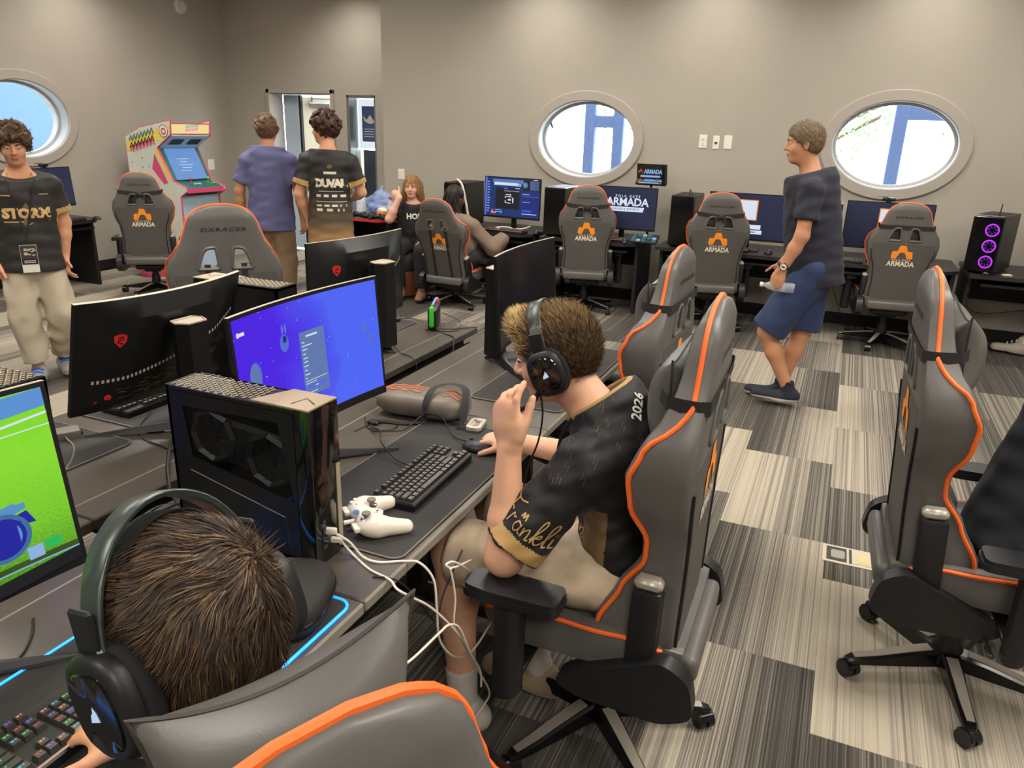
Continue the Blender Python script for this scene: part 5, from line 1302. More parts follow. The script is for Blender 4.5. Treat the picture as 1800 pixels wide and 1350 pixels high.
cable('white cable hanging from the desk edge down to the floor by the sock', [(-.955, 1.252, .80), (-.95, 1.275, .76), (-.92, 1.27, Z), (-.86, 1.24, Z), (-.80, 1.225, .744), (-.765, 1.20, .745), (-.745, 1.22, .72), (-.73, 1.28, .66), (-.72, 1.36, .56), (-.72, 1.44, .45), (-.715, 1.51, .32), (-.71, 1.575, .20), (-.72, 1.56, .16), (-.73, 1.47, .14), (-.74, 1.40, .05), (-.72, 1.36, .006)], .0028, CABW, group=WC)
cable('white cable crossing behind the foreground chair', [(-.70, 1.02, .66), (-.70, 1.145, .623), (-.70, 1.264, .607), (-.70, 1.318, .596), (-.70, 1.371, .55), (-.70, 1.425, .446), (-.70, 1.49, .34), (-.705, 1.51, .27)], .0028, CABW, group=WC)
cable('white cable strand dropping through the loop', [(-.735, 1.388, .697), (-.73, 1.404, .609), (-.73, 1.398, .53), (-.73, 1.44, .46), (-.725, 1.49, .36)], .0026, CABW, group=WC)
cable('black cable sagging below the boy\'s desk edge', [(-.84, 1.22, Z), (-.79, 1.24, .735), (-.765, 1.29, .66), (-.76, 1.36, .56), (-.77, 1.42, .60), (-.76, 1.50, .68)], .0022)
t = thing('usb_plug', 'white usb plug in the front of the slim tower', 'plug', (-.958, 1.232, .822), R_(18)); MB().box((0, 0, 0), (.03, .012, .016), .004, 2).build('housing', CABW, t); MB().box((-.017, 0, 0), (.008, .010, .006)).build('tip', CHR, t, smooth=False)
t = thing('usb_plug', 'white usb plug just below the other one in the slim tower', 'plug', (-.957, 1.25, .79), R_(18)); MB().box((0, 0, 0), (.028, .012, .014), .004, 2).build('housing', CABW, t); MB().box((-.016, 0, 0), (.008, .010, .006)).build('tip', CHR, t, smooth=False)

# ------------------------------------------------------------------ wall plates, floor box, dome
def plate(label, x, z, kind, w=.075, h=.12, y=WY, left=False):
    t = thing('wall_plate', label, 'wall plate', (x, y, z) if not left else (LX, y, z), 0 if not left else R_(90), 'white wall plates')
    MB().box((0, -.003, 0), (w, .006, h), .002).build('plate', WHITEP, t, smooth=False)
    if kind == 'outlet':
        for s_ in (-1, 1):
            q = MB().box((0, -.007, s_ * .022), (.034, .003, .030), .001).build('socket', WHITEP, t, smooth=False)
            for sx in (-.007, .007): MB().box((sx, -.0088, s_ * .022 + .003), (.003, .001, .010)).build('slot', SEAM, q, smooth=False)
            MB().box((0, -.0088, s_ * .022 - .009), (.005, .001, .005)).build('ground_hole', SEAM, q, smooth=False)
    elif kind == 'jack': MB().box((0, -.007, -.005), (.026, .003, .02)).build('jack', SEAM, t, smooth=False)
    elif kind == 'switch': MB().box((0, -.008, 0), (.032, .006, .066), .002).build('rocker', WHITEP, t, smooth=False)
    else:
        for s_ in (-1, 1): MB().cyl((0, -.006, s_ * .045), (0, -.0075, s_ * .045), .003).build('screw', WHITEP, t)
plate('white power outlet plate, leftmost of three on the back wall', -1.368, 1.605, 'outlet'); plate('white network jack plate, middle of three on the back wall', -1.245, 1.600, 'jack', .06); plate('plain white blank plate, rightmost of three on the back wall', -1.135, 1.605, 'blank')
plate('white light switch on the back wall above the girl', -4.72, 1.135, 'switch', .085, .115); plate('white light switch on the left wall beside the arcade machine', 0, 1.10, 'switch', .11, .13, 7.86, True)
t = thing('floor_box', 'pale floor outlet box set in the carpet right of the boy', 'floor box', (.228, 3.175, 0), R_(1))
FBX = mat('pale_floor_box', rgb(196, 184, 160), .5)
MB().box((0, 0, .002), (.205, .150, .004), .0015).build('cover_plate', FBX, t, smooth=False)
q = MB().box((-.045, 0, .0045), (.08, .115, .002)).build('dark_recess', SEAM, t, smooth=False); MB().prism(rrect(.055, .07, .012), .0052, .0068, M=Matrix.Translation((-.040, -.003, 0))).build('flip_lid', mat('grey_lid', rgb(150, 146, 140), .5), q)
MB().box((.01, 0, .0048), (.010, .12, .002)).build('groove', SEAM, t, smooth=False)
q = MB().box((.052, 0, .0046), (.075, .11, .002)).build('raised_lid', FBX, t, smooth=False); MB().box((.06, -.01, .006), (.035, .06, .001)).build('sticker', mat('yellow_sticker', rgb(205, 190, 130), .6), q, smooth=False)
t = thing('dome_camera', 'small white dome camera high on the left wall', 'camera', (LX, 7.6, 2.93), 0)
mb = MB(); mb.M = Matrix.Rotation(R_(90), 4, 'Y'); mb.lathe([(.085, 0), (.085, .02), (.078, .035)], 26); mb.build('base', WHITEP, t)
mb = MB(); mb.M = Matrix.Rotation(R_(90), 4, 'Y'); mb.lathe([(.07, .035), (.066, .055), (.05, .075), (.02, .087)], 26); mb.build('dome', mat('smoked_dome', rgb(190, 190, 186), .1), t)

# ------------------------------------------------------------------ arcade machine
ACW = mat('arcade_cream', rgb(206, 212, 196), .5, var=.04); ACP = mat('arcade_pink_trim', rgb(214, 78, 118), .45); ACY = mat('arcade_yellow', rgb(236, 206, 90), .5); ACT = mat('arcade_teal', rgb(52, 110, 108), .5); ACB = mat('arcade_black', rgb(24, 26, 30), .5); ACLB = mat('arcade_pale_blue', rgb(178, 208, 226), .5, var=.05, vscale=25)
t = thing('arcade_machine', 'tall cream and pink arcade cabinet with a lit marquee by the left wall', 'arcade machine', (-7.02, 6.575, 0), R_(88))
AW = .56  # local: front faces -y, x right for the viewer
PRF = [(-.40, 0), (-.40, .86), (-.50, .92), (-.50, .955), (-.30, 1.02), (-.12, 1.36), (-.34, 1.50), (-.36, 1.64), (.10, 1.56), (.34, 1.46), (.36, 0)]
def arc_y(z):
    return None
for sx in (-1, 1):
    mb = MB(); mb.prism([(p[0], p[1]) for p in PRF], 0, .022, M=Matrix(((0, 0, 1, sx * AW / 2 - (.022 if sx > 0 else 0)), (1, 0, 0, 0), (0, 1, 0, 0), (0, 0, 0, 1)))); sd = mb.build('side_panel', ACW, t, smooth=False)
    xs = sx * (AW / 2 + .0015)
    mb = MB(); mb.tube([(xs - sx * .012, p[0], p[1]) for p in PRF], .013, 4, closed=True); mb.build('edge_trim', ACP, sd, smooth=False)
    if sx < 0:
        ysd = lambda a, b: (xs, a, b)
        for m_, pl in ((ACY, [(-.34, 1.60), (.30, 1.44), (.33, 1.40), (.33, 1.30), (-.16, 1.44), (-.20, 1.42), (-.32, 1.51)]), (ACY, [(-.12, 1.36), (-.08, 1.34), (-.26, 1.02), (-.30, 1.04)]), (ACP, [(-.08, 1.30), (-.02, 1.14), (-.18, .98), (-.24, 1.0)])):
            mb = MB(); mb.add([ysd(a, b) for a, b in pl], [list(range(len(pl)))]); mb.build('side_stripe', m_, sd, smooth=False)
        mb = MB(); v, f = text2d('ARCADE', .15, .006, .3); R2 = Matrix.Rotation(R_(-18), 2)
        # broad unreadable brush strokes of the side art
        for m_, dy, c_ in ((ACT, .06, 0), (ACB, -.015, 1), (ACP, -.05, 2)):
            mb = MB()
            for k in range(7):
                a0 = -.10 + .055 * k; flat2d(mb, poly_line2d([(a0, 1.47 - .26 * (a0 + .1) + dy - .03), (a0 + .02, 1.47 - .26 * (a0 + .1) + dy + .03), (a0 + .05, 1.46 - .26 * (a0 + .1) + dy - .015)], .022), lambda u, w: (xs - .001 - .0005 * c_, u, w))
            mb.build('side_art', m_, sd, smooth=False)
        mb = MB(); flat2d(mb, disc2d(-.255, 1.535, .066, .066, 28), lambda u, w: (xs - .0012, u, w)); em_ = mb.build('round_emblem', WHITEP, sd, smooth=False)
        mb = MB(); flat2d(mb, disc2d(-.255, 1.535, .066, .066, 28, .9), lambda u, w: (xs - .002, u, w)); mb.build('emblem_ring', ACB, sd, smooth=False)
        mb = MB(); flat2d(mb, disc2d(-.255, 1.53, .036, .036, 18, .6), lambda u, w: (xs - .002, u, w)); mb.build('emblem_wreath', RED, sd, smooth=False)
        mb = MB(); rq = random.Random(2)
        for k in range(40):
            a0, b0 = rq.uniform(-.36, .3), rq.uniform(.1, 1.25)
            if b0 < .9 or a0 > .0: flat2d(mb, disc2d(a0, b0, .008, .011, 6), lambda u, w: (xs - .001, u, w))
        stuff(mb.build('side_dots', ACT, sd, smooth=False))
wI = AW - .044
def panel(name, y0, z0, y1, z1, m_, par=t, th=.012, ins=0.0, w=wI):
    d = Vector((0, y1 - y0, z1 - z0)); n = Vector((0, -d.z, d.y)).normalized() * -1
    mb = MB(); a, b = Vector((0, y0, z0)), Vector((0, y1, z1)); v = []
    for p in (a, b):
        for x in (-w / 2, w / 2): v += [p + Vector((x, 0, 0)), p + Vector((x, 0, 0)) + n * th]
    mb.add(v, [[0, 2, 6, 4], [1, 5, 7, 3], [0, 1, 3, 2], [4, 6, 7, 5], [0, 4, 5, 1], [2, 3, 7, 6]]); return mb.build(name, m_, par, smooth=False)
panel('front_panel', -.385, .02, -.385, .86, ACLB); panel('back_panel', .34, .02, .34, 1.45, ACB); panel('top_panel', -.33, 1.615, .10, 1.545, ACP)
cp = panel('control_panel', -.49, .95, -.29, 1.01, ACT); panel('panel_lip', -.49, .90, -.49, .95, ACP)
MARQ = screen_mat('marquee_glow', grad_screen([(0, rgb(245, 238, 215)), (.5, rgb(250, 226, 120)), (1.0, rgb(248, 240, 220))], .9, .5, 1.0))
mq = panel('marquee', -.325, 1.505, -.345, 1.61, em('marquee_cream', rgb(245, 226, 150), .85))
for m_, dz in ((em('marquee_teal', rgb(90, 185, 190), .8), .02), (em('marquee_pink', rgb(240, 120, 190), .8), -.015)):
    mb = MB()
    for k in range(8): flat2d(mb, poly_line2d([(-.06 + .022 * k, -.012 + dz + k * .002), (-.05 + .022 * k, .018 + dz + k * .002)], .012), lambda u, w: (u, -.3375 + .0 - w * .19 - .004, 1.557 + w))
    mb.build('marquee_art', m_, mq, smooth=False)
MB().box((0, -.3365, 1.505), (wI, .012, .012)).build('marquee_rail', ACP, t, smooth=False); MB().box((0, -.348, 1.612), (wI, .012, .012)).build('marquee_rail', ACP, t, smooth=False)
sg_ = panel('speaker_panel', -.335, 1.497, -.13, 1.36, ACLB)
for sx in (-.12, .12):
    mb = MB(); mb.add([(sx + a, -.24 + b * .82 - .010, 1.434 - b * .55 - .014) for a, b in ((-.08, -.05), (.08, -.05), (.08, .05), (-.08, .05))], [[0, 1, 2, 3]]); mb.build('speaker_grille', ACB, sg_, smooth=False)
bz_ = panel('screen_bezel', -.125, 1.36, -.29, 1.02, ACT)
ARS = em('arcade_screen_blue', rgb(112, 160, 225), .75)
mb = MB(); mb.add([(a * .215, -.2085 - b * .078 - .0165, 1.190 - b * .160) for a, b in ((-1, 1), (1, 1), (1, -1), (-1, -1))], [[0, 1, 2, 3]]); sc_ = mb.build('arcade_screen', ARS, bz_, smooth=False)
mb = MB()
for k in range(5): flat2d(mb, rect2d(-.10 + .03 * (k % 2), -.07 + .03 * k, .03 + .03 * (k % 3), -.065 + .03 * k), lambda u, w: (u, -.2085 + w * .485 - .0185, 1.19 + w))
mb.build('screen_lines', E_W, sc_, smooth=False)
for x, m_ in ((-.12, ACP), (.12, mat('lime_knob', rgb(140, 205, 60), .4))):
    j = MB().cyl((x, -.40, .985), (x, -.405, 1.035), .005).ellip((x, -.406, 1.045), (.016, .016, .016), 12, 8).build('joystick', m_, t)
    for k in range(3): MB().cyl((x + .05 + .03 * k, -.40 - .008 * k, .982), (x + .05 + .03 * k, -.402 - .008 * k, .995), .012, n=14).build('button', WHITEP if x < 0 else m_, t)
cd = MB().box((.03, -.405, .62), (.13, .014, .24), .006).build('coin_door', ACB, t, smooth=False)
for sx in (-.02, .03): MB().box((.03 + sx, -.414, .68), (.03, .006, .045)).build('coin_slot', RED, cd, smooth=False)
MB().box((.03, -.413, .58), (.09, .004, .09)).build('coin_return', SHRD, cd, smooth=False)
t = thing('floor_mat', 'small pink and yellow patterned mat in front of the arcade machine', 'mat', (-6.30, 6.52, 0), R_(88)); MB().box((0, 0, .003), (.7, .34, .005)).build('mat_base', ACP, t, smooth=False)
for k in range(5): MB().box((-.28 + .14 * k, .03 * (-1) ** k, .0062), (.08, .12, .001)).build('mat_patch', [ACY, ACT, ACW][k % 3], t, smooth=False)
t = thing('stool', 'small red stool with a cone shaped lamp on it left of the arcade machine', 'stool', (-6.98, 6.12, 0)); MB().lathe([(.12, .0), (.13, .03), (.10, .45), (.14, .5), (.14, .55), (.10, .57)], 20).build('seat_body', ACP, t); MB().lathe([(.05, .57), (.012, .78), (.004, .80)], 14).build('cone', mat('brown_cone', rgb(120, 80, 60), .6), t)

# ------------------------------------------------------------------ things on the red edged table
CLR = mat('clear_plastic', rgb(225, 232, 240), .08, alpha=.35); CLB = mat('clear_bag_film', rgb(160, 185, 235), .25, alpha=.45)
t = thing('pump_bottle', 'clear hand sanitiser pump bottle on the red edged table', 'bottle', (-4.80, 7.00, .728)); MB().lathe([(.045, .0), (.05, .01), (.05, .15), (.035, .18), (.016, .19), (.016, .20)], 20).build('bottle_body', mat('clear_gel', rgb(210, 222, 235), .1, alpha=.6), t); MB().lathe([(.018, .20), (.018, .225), (.006, .227), (.006, .26)], 14).box((-.02, 0, .265), (.07, .018, .014), .004).build('pump_head', WHITEP, t)
MB().lathe([(.0505, .05), (.0505, .11)], 20).build('bottle_label', mat('pale_label', rgb(220, 215, 215), .5), t)
t = thing('plastic_bag', 'crumpled clear bluish plastic bag on the red edged table', 'bag', (-4.70, 7.22, .728))
bagp = [ell((-.06, 0, .10), (.16, .10, .11)), ell((.08, .0, .12), (.10, .09, .12)), cone((0, 0, .16), (.02, .02, .30), .09, .015, k=.06), cone((.03, 0, .2), (.17, .0, .16), .05, .012, k=.04)]
link('film', sdf_data('film', bagp, .009, CLB, cuts=[((0, 0, .002), (0, 0, -1))], wob=wobble(.012, 38, 5), it=1), t)
link('crumpled_wrap', sdf_data('crumpled_wrap', [ell((-.06, 0, .07), (.10, .06, .06)), ell((.05, .01, .06), (.06, .05, .05))], .009, mat('pale_blue_wrap', rgb(150, 170, 225), .4), cuts=[((0, 0, .004), (0, 0, -1))], wob=wobble(.010, 50, 8), it=1), t)
t = thing('water_bottle', 'clear drink bottle with a red cap on the red edged table', 'bottle', (-4.42, 6.98, .728)); MB().lathe([(.03, 0), (.034, .01), (.034, .06), (.030, .07), (.034, .08), (.034, .13), (.024, .165), (.013, .185), (.013, .20)], 18).build('bottle_body', CLR, t); MB().lathe([(.016, .196), (.017, .22), (.014, .224)], 16).build('cap', RED, t); MB().lathe([(.0345, .085), (.0345, .125)], 18).build('label_band', WHITEP, t)
t = thing('snack_bag', 'small orange and white snack bag on the red edged table', 'snack', (-4.52, 6.98, .728)); link('pouch', sdf_data('pouch', [ell((0, 0, .055), (.075, .028, .055))], .006, [mat('orange_foil', rgb(235, 140, 70), .35), WHITEP], wob=wobble(.004, 60, 3), mi=lambda c: (c[:, 2] > .07).astype(int), cuts=[((0, 0, .002), (0, 0, -1))]), t); MB().box((0, 0, .112), (.10, .004, .012)).build('sealed_edge', WHITEP, t, smooth=False)
GPB = sdf_data('shell', gp, .004, BPLA, cuts=[((0, 0, .001), (0, 0, -1))])
for i, (x, y, a) in enumerate(((-4.99, 6.92, 30), (-4.84, 6.88, 80), (-4.68, 6.88, 150), (-4.50, 6.86, 20), (-4.38, 7.16, 60))):
    t = thing('game_controller', '%s black game controller on the red edged table' % ('first second third fourth fifth'.split()[i]) + ' from the left', 'controller', (x, y, .728), R_(a), 'black game controllers on the red edged table'); link('shell', GPB, t)
    for (sx, sy) in ((-.042, .016), (.022, -.016)): MB().lathe([(.010, .042), (.006, .045), (.011, .056), (.009, .06)], 12, c=(sx, sy, 0)).build('thumbstick', SHRD, t)
# ottoman
t = thing('ottoman', 'round brown ottoman with a dark cushion beside the girl', 'ottoman', (-4.12, 6.72, 0)); MB().lathe([(.19, .012), (.2, .02), (.2, .26), (.19, .27)], 30).build('drum', mat('brown_leather', rgb(134, 72, 38), .5, var=.12), t); MB().lathe([(.2, .272), (.215, .29), (.215, .40), (.2, .425), (.12, .435)], 30).build('cushion', mat('charcoal_felt', rgb(46, 44, 46), .8, bump=.2), t); MB().lathe([(.18, .0), (.18, .012)], 24).build('base_ring', BPLA, t)
# tablets on an arm above the team logo screen
t = thing('tablet_stand', 'two small lit tablets on a black arm right of the left oval window', 'tablet', (-1.77, 7.42, BDZ)); MB().box((0, 0, .01), (.12, .12, .02), .004).box((0, .02, .3), (.02, .02, .56)).box((0, -.02, .545), (.02, .1, .02)).build('arm', BPLA, t, smooth=False)
for z, ti, nm in ((.63, -.15, 'upper_tablet'), (.545, 1.05, 'lower_tablet')):
    M = Matrix.Translation((0, -.07, z)) @ Matrix.Rotation(-ti, 4, 'X'); mb = MB(); mb.M = M; mb.box((0, 0, 0), (.25, .012, .14 if ti < 0 else .12), .003); q = mb.build(nm, PCG, t, smooth=False)
    mb = MB(); v, f = text2d('ARMADA', .055, .002); mb.add([M @ Vector((a * .75 + .03, -.0072, b)) for a, b in v], f); mb.add([M @ Vector((a, -.0072, b)) for a, b in ((-.09, -.05), (.10, -.05), (.10, -.033), (-.09, -.033))], [[0, 1, 2, 3]]); mb.build('tablet_print', E_LB, q, smooth=False)
    mb = MB(); mb.add([M @ Vector((a * .04 - .09, -.0073, b * .05 - .01)) for a, b in ALOGO], [list(range(len(ALOGO)))]); mb.build('tablet_logo', E_R, q, smooth=False)
mb = MB(); mb.add(*loft([[(x, -.055, .70), (x, -.04, .70), (x, .03, .52), (x, -.02, .50)] for x in (-.135, .15)])); mb.build('hood', STRAP, t, smooth=False)
# teal stream deck
t = thing('stream_controller', 'small button panel with teal keys right of the team logo keyboard', 'control panel', (-1.70, 7.06, BDZ), R_(2)); TEAL = em('teal_key', rgb(50, 130, 135), .5)
mb = MB(); mb.M = Matrix.Rotation(R_(25), 4, 'X'); mb.box((0, 0, .045), (.26, .14, .02), .004); mb.build('housing', BPLA, t, smooth=False); MB().box((0, .03, .02), (.2, .05, .038)).build('foot', BPLA, t, smooth=False)
for r in range(3):
    for c_ in range(5):
        mb = MB(); mb.M = Matrix.Rotation(R_(25), 4, 'X'); mb.box((-.096 + .048 * c_, -.042 + .042 * r, .0565), (.036, .032, .004), .001); mb.build('panel_key', [TEAL, E_LB, TEAL, E_DK, TEAL][(r * 2 + c_) % 5], t, smooth=False)
# webcams
def webcam(label, x, y, z, rz):
    t = thing('webcam', label, 'webcam', (x, y, z), rz, 'webcams on monitors'); MB().box((0, 0, .022), (.10, .03, .03), .008, 2).build('body', BPLA, t); MB().cyl((0, -.015, .022), (0, -.022, .022), .012, n=16).build('lens', PCG, t); MB().box((0, .0, .004), (.04, .04, .008)).build('clip', BPLA, t, smooth=False); MB().box((-.05, 0, .042), (.09, .012, .005)).build('shutter', BPLA, t, smooth=False)
webcam('black webcam on top of the screen below the right oval window', .30, 7.165, 1.185, 0); webcam('black webcam on top of the left wall screen', -7.19, 5.17, 1.18, R_(98))
t = thing('microphone', 'black microphone on a boom beside the tower below the left oval window', 'microphone', (-2.44, 6.98, BDZ)); MB().lathe([(.05, 0), (.05, .012), (.01, .016)], 18).build('stand_base', BPLA, t); mb = MB(); mb.tube(bez([(0, 0, .01), (.0, .0, .16), (.01, -.03, .24), (.04, -.06, .26)]), .006, 8); mb.build('boom', BPLA, t); MB().cyl((.03, -.05, .24), (.05, -.07, .31), .026, .024, n=16).build('capsule', BPLA, t)
cable('white hose lying over the left computer tower down to the keyboard', [(-3.66, 7.05, 1.145), (-3.62, 6.96, 1.17), (-3.55, 6.93, 1.12), (-3.50, 6.92, .95), (-3.46, 6.92, .80), (-3.36, 6.93, .715), (-3.25, 6.96, .703), (-3.16, 7.0, .72)], .011, mat('grey_white_hose', rgb(205, 198, 186), .5))
cable('white cable pile behind the chat screen keyboard', [(-3.30, 7.10, .70), (-3.22, 7.13, .715), (-3.12, 7.12, .72), (-3.05, 7.14, .70), (-2.95, 7.13, .72), (-2.90, 7.16, .74), (-2.97, 7.19, .71), (-3.06, 7.17, .70)], .008, CABW)
cable('thin black cable hanging over the tower behind the walking man', [(-1.33, 7.1, 1.155), (-1.31, 7.0, 1.20), (-1.26, 6.955, 1.12), (-1.27, 6.955, .9), (-1.28, 6.94, .72)], .004)
cable('thin black cable hanging down the wall under the right desk', [(1.0, 6.93, .60), (1.02, 7.2, .40), (1.2, 7.5, .28), (1.6, 7.66, .33)], .003)
cable('thin black cable hanging below the desk right of the walking man', [(-.05, 6.93, .60), (-.02, 7.1, .45), (.05, 7.35, .25), (.10, 7.5, .1), (.12, 7.55, .006)], .003)
mb = MB(); mb.ellip((0, 0, 0), (.012, .006, .006), 10, 6); q = mb.build('indicator_light', em('red_indicator', rgb(255, 40, 60), 2.5)); q.location = (.035, 6.905, .615); tag(q, 'tiny glowing red light under the desk right of the walking man', 'light')
for i, (x, lb) in enumerate(((1.06, 'pale'), (1.20, 'beige'))):
    t = thing('small_box', 'small %s gadget on the desk below the purple lit computer' % lb, 'gadget', (x + .02, 6.945 + .02 * i, BDZ), R_(20)); MB().box((0, 0, .008), (.07, .04, .015), .004).build('body', [KTOP, FBX][i], t, smooth=False); MB().box((0, 0, .016), (.04, .02, .002)).build('face', [WHITEP, WHITEP][i], t, smooth=False)
# posters behind the side light
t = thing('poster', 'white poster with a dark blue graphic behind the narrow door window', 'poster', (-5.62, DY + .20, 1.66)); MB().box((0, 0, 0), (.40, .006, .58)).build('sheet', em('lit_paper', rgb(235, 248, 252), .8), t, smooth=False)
pm = mat('poster_blue', rgb(72, 92, 138), .6); mb = MB(); mb.box((-.05, -.004, .0), (.20, .002, .42)); g_ = mb.build('graphic', pm, t, smooth=False)
mb = MB(); mb.add([(-.05 + a, -.006, b) for a, b in ((-.09, .10), (-.03, .05), (.02, .11), (.09, .02), (.02, .0), (-.06, .03))], [list(range(6))]); [mb.box((-.05, -.0055, -.06 - .03 * k), (.15, .001, .008)) for k in range(4)]; mb.build('white_marks', WHITEP, g_, smooth=False)
t = thing('banner', 'dark upright team banner standing behind the narrow door window', 'banner', (-5.60, DY + .55, 0)); MB().box((0, 0, .68), (.80, .004, 1.30)).build('sheet', mat('banner_navy', rgb(40, 44, 58), .6, var=.4, vscale=5), t, smooth=False); MB().box((0, 0, .02), (.82, .1, .04), .005).build('foot', ALU, t, smooth=False)
mb = MB(); v, f = text2d('ARMADA', .17, .004); mb.add([(a * .8 + .12, -.004, 1.17 + b) for a, b in v], f); v, f = text2d('POLA GATE', .04); mb.add([(a + .12, -.004, 1.29 + b) for a, b in v], f)
for k in range(5): mb.box((.1, -.004, .62 - .09 * k), (.34 - .04 * (k % 2), .001, .022))
mb.build('banner_print', mat('banner_white', rgb(200, 205, 215), .6), t, smooth=False)
MB().box((.02, -.004, .92), (.17, .001, .2)).build('pale_square', mat('banner_pink', rgb(180, 170, 185), .6), t, smooth=False)
# ------------------------------------------------------------------ people
def skinmat(name, c): return mat(name, c, .5, var=.05, vscale=14, bump=.05, bscale=500, sss=.12, spec=.35)
SK1 = skinmat('skin_fair', rgb(214, 164, 134)); SK2 = skinmat('skin_light', rgb(206, 150, 118)); SK3 = skinmat('skin_tan', rgb(198, 142, 108)); SK4 = skinmat('skin_brown', rgb(104, 68, 50)); SK5 = skinmat('skin_pink', rgb(222, 172, 150))
LIP = mat('lips', rgb(170, 92, 84), .45); EYEW = mat('eye_white', rgb(232, 228, 222), .25); EYEI = mat('iris_dark', rgb(48, 34, 26), .2)
BROW = mat('brow_hair', rgb(58, 42, 32), .8)
def cloth(name, c, var=.06, bump=.3, rough=.8): return mat(name, c, rough, var=var, vscale=9, bump=bump, bscale=700, sheen=.03)
JBLK = cloth('black_jersey', rgb(21, 20, 21), rough=.6); GOLD = cloth('gold_jersey_trim', rgb(176, 142, 88)); TANP = cloth('brown_jersey_panel', rgb(116, 92, 62))
def frame(fwd, up=(0, 0, 1)):
    y = Vector(fwd).normalized(); x = y.cross(Vector(up)).normalized(); z = x.cross(y); return np.array([[x.x, y.x, z.x], [x.y, y.y, z.y], [x.z, y.z, z.z]])
def V3(a): return np.array(a, float)
def head_prims(c, R, s=1.0, neck=None, nr=.056):
    c = V3(c); T = lambda p: c + R @ (V3(p) * s); r = lambda *q: tuple(x * s for x in q)
    P = [ell(T((0, -.018, .030)), r(.0745, .094, .084), R, k=.02), ell(T((0, .026, -.035)), r(.058, .062, .078), R, k=.035), ell(T((0, .052, -.088)), r(.032, .030, .024), R, k=.03),
         ell(T((-.036, .052, -.028)), r(.026, .028, .030), R, k=.02), ell(T((.036, .052, -.028)), r(.026, .028, .030), R, k=.02), cone(T((-.034, .074, .024)), T((.034, .074, .024)), .013 * s, k=.018),
         cone(T((0, .085, .016)), T((0, .104, -.022)), .0075 * s, .0125 * s, k=.010), ell(T((-.011, .094, -.027)), r(.008, .009, .007), R, k=.006), ell(T((.011, .094, -.027)), r(.008, .009, .007), R, k=.006),
         ell(T((0, .083, -.054)), r(.023, .013, .0065), R, k=.006), ell(T((0, .082, -.064)), r(.020, .013, .0075), R, k=.006)]
    for sx in (-1, 1):
        P.append(ell(T((sx * .031, .092, .008)), r(.014, .012, .009), R, k=.012, op='-'))
        P.append(ell(T((sx * .077, -.010, -.008)), r(.009, .018, .030), R, k=.008)); P.append(ell(T((sx * .083, -.004, -.004)), r(.004, .009, .016), R, k=.006, op='-'))
    if neck is not None: P.append(cone(T((0, -.020, -.060)), V3(neck), nr * s, nr * 1.08, k=.03))
    return P
def hand_prims(w, d, n, t, curl=(20, 30, 20), s=1.0, thumb=(.55, .75, .25), fing=None, k=.004, spread=.06):
    w, d, n, t = V3(w), V3(d), V3(n), V3(t)
    d = d / np.linalg.norm(d); n = n - d * (n @ d); n /= np.linalg.norm(n); t = t - d * (t @ d) - n * (t @ n); t /= np.linalg.norm(t)
    P = [econe(w - d * .01 * s, w + d * .05 * s, .026 * s, .037 * s, n, .55, k=.015), econe(w + d * .045 * s, w + d * .078 * s, .039 * s, .038 * s, n, .42, k=.012), cone(w + d * .012 * s + t * .016 * s, w + d * .055 * s + t * .036 * s + n * .008 * s, .017 * s, .014 * s, k=.014)]
    tips = []
    for i, (off, L, r) in enumerate(((.029, .074, .0088), (.010, .083, .0092), (-.009, .077, .0088), (-.027, .060, .0078))):
        cu = fing[i] if fing else curl; p = w + d * (.082 - (.004 if i == 0 else .0) - (.010 if i == 3 else 0)) * s + t * off * s; a = 0.0
        dd0 = d + t * spread * (1.2 - .8 * i)
        dd0 = dd0 / np.linalg.norm(dd0)
        for jx, (fr, da) in enumerate(zip((.46, .30, .24), cu)):
            a += math.radians(da); dd = dd0 * math.cos(a) + n * math.sin(a); q = p + dd * L * fr * s
            P.append(cone(p, q, r * s * (1 - .08 * jx), r * s * (.93 - .08 * jx), k=k if jx else .007)); p = q
        tips.append(p)
    b = w + d * .030 * s + t * .030 * s; th = d * thumb[0] + t * thumb[1] + n * thumb[2]; th /= np.linalg.norm(th); q = b + th * .040 * s; P.append(cone(b, q, .0135 * s, .0112 * s, k=.008))
    th2 = th + d * .45 + n * .12; th2 /= np.linalg.norm(th2); q2 = q + th2 * .032 * s; P.append(cone(q, q2, .0108 * s, .009 * s, k=.004)); P.append(cone(q2, q2 + th2 * .018 * s, .0092 * s, .0078 * s, k=.004))
    return P, tips
class Person:
    def __init__(s, label, root, cat='person', group=None):
        s.root = thing('person', label, cat, root, 0, group); s.off = tuple(-q for q in root)
    def part(s, name, me, parent=None):
        o = link(name, me, parent or s.root)
        o.location = s.off if parent is None else (0, 0, 0)
        return o
    def sdf(s, name, prims, h, mats, parent=None, **kw):
        o = s.part(name, sdf_data(name, prims, h, mats, **kw), parent); return o
    def decal(s, name, vfs, origin, ux, uy, n, bvh, m_, parent=None, off=.0022):
        mb = MB(); origin, ux, uy, n = Vector(origin), Vector(ux).normalized(), Vector(uy).normalized(), Vector(n).normalized()
        for vf in vfs:
            v = []
            ok = True
            bad = set()
            for q, (a, b) in enumerate(vf[0]):
                p = origin + ux * a + uy * b; h_ = bvh.ray_cast(p + n * .25, -n, .6)
                if h_[0] is None: bad.add(q)
                v.append((h_[0] + n * off) if h_[0] is not None else p)
            mb.add(v, [f_ for f_ in vf[1] if not any(q in bad for q in f_)])
        return s.part(name, mb.data(name, m_, False), parent)
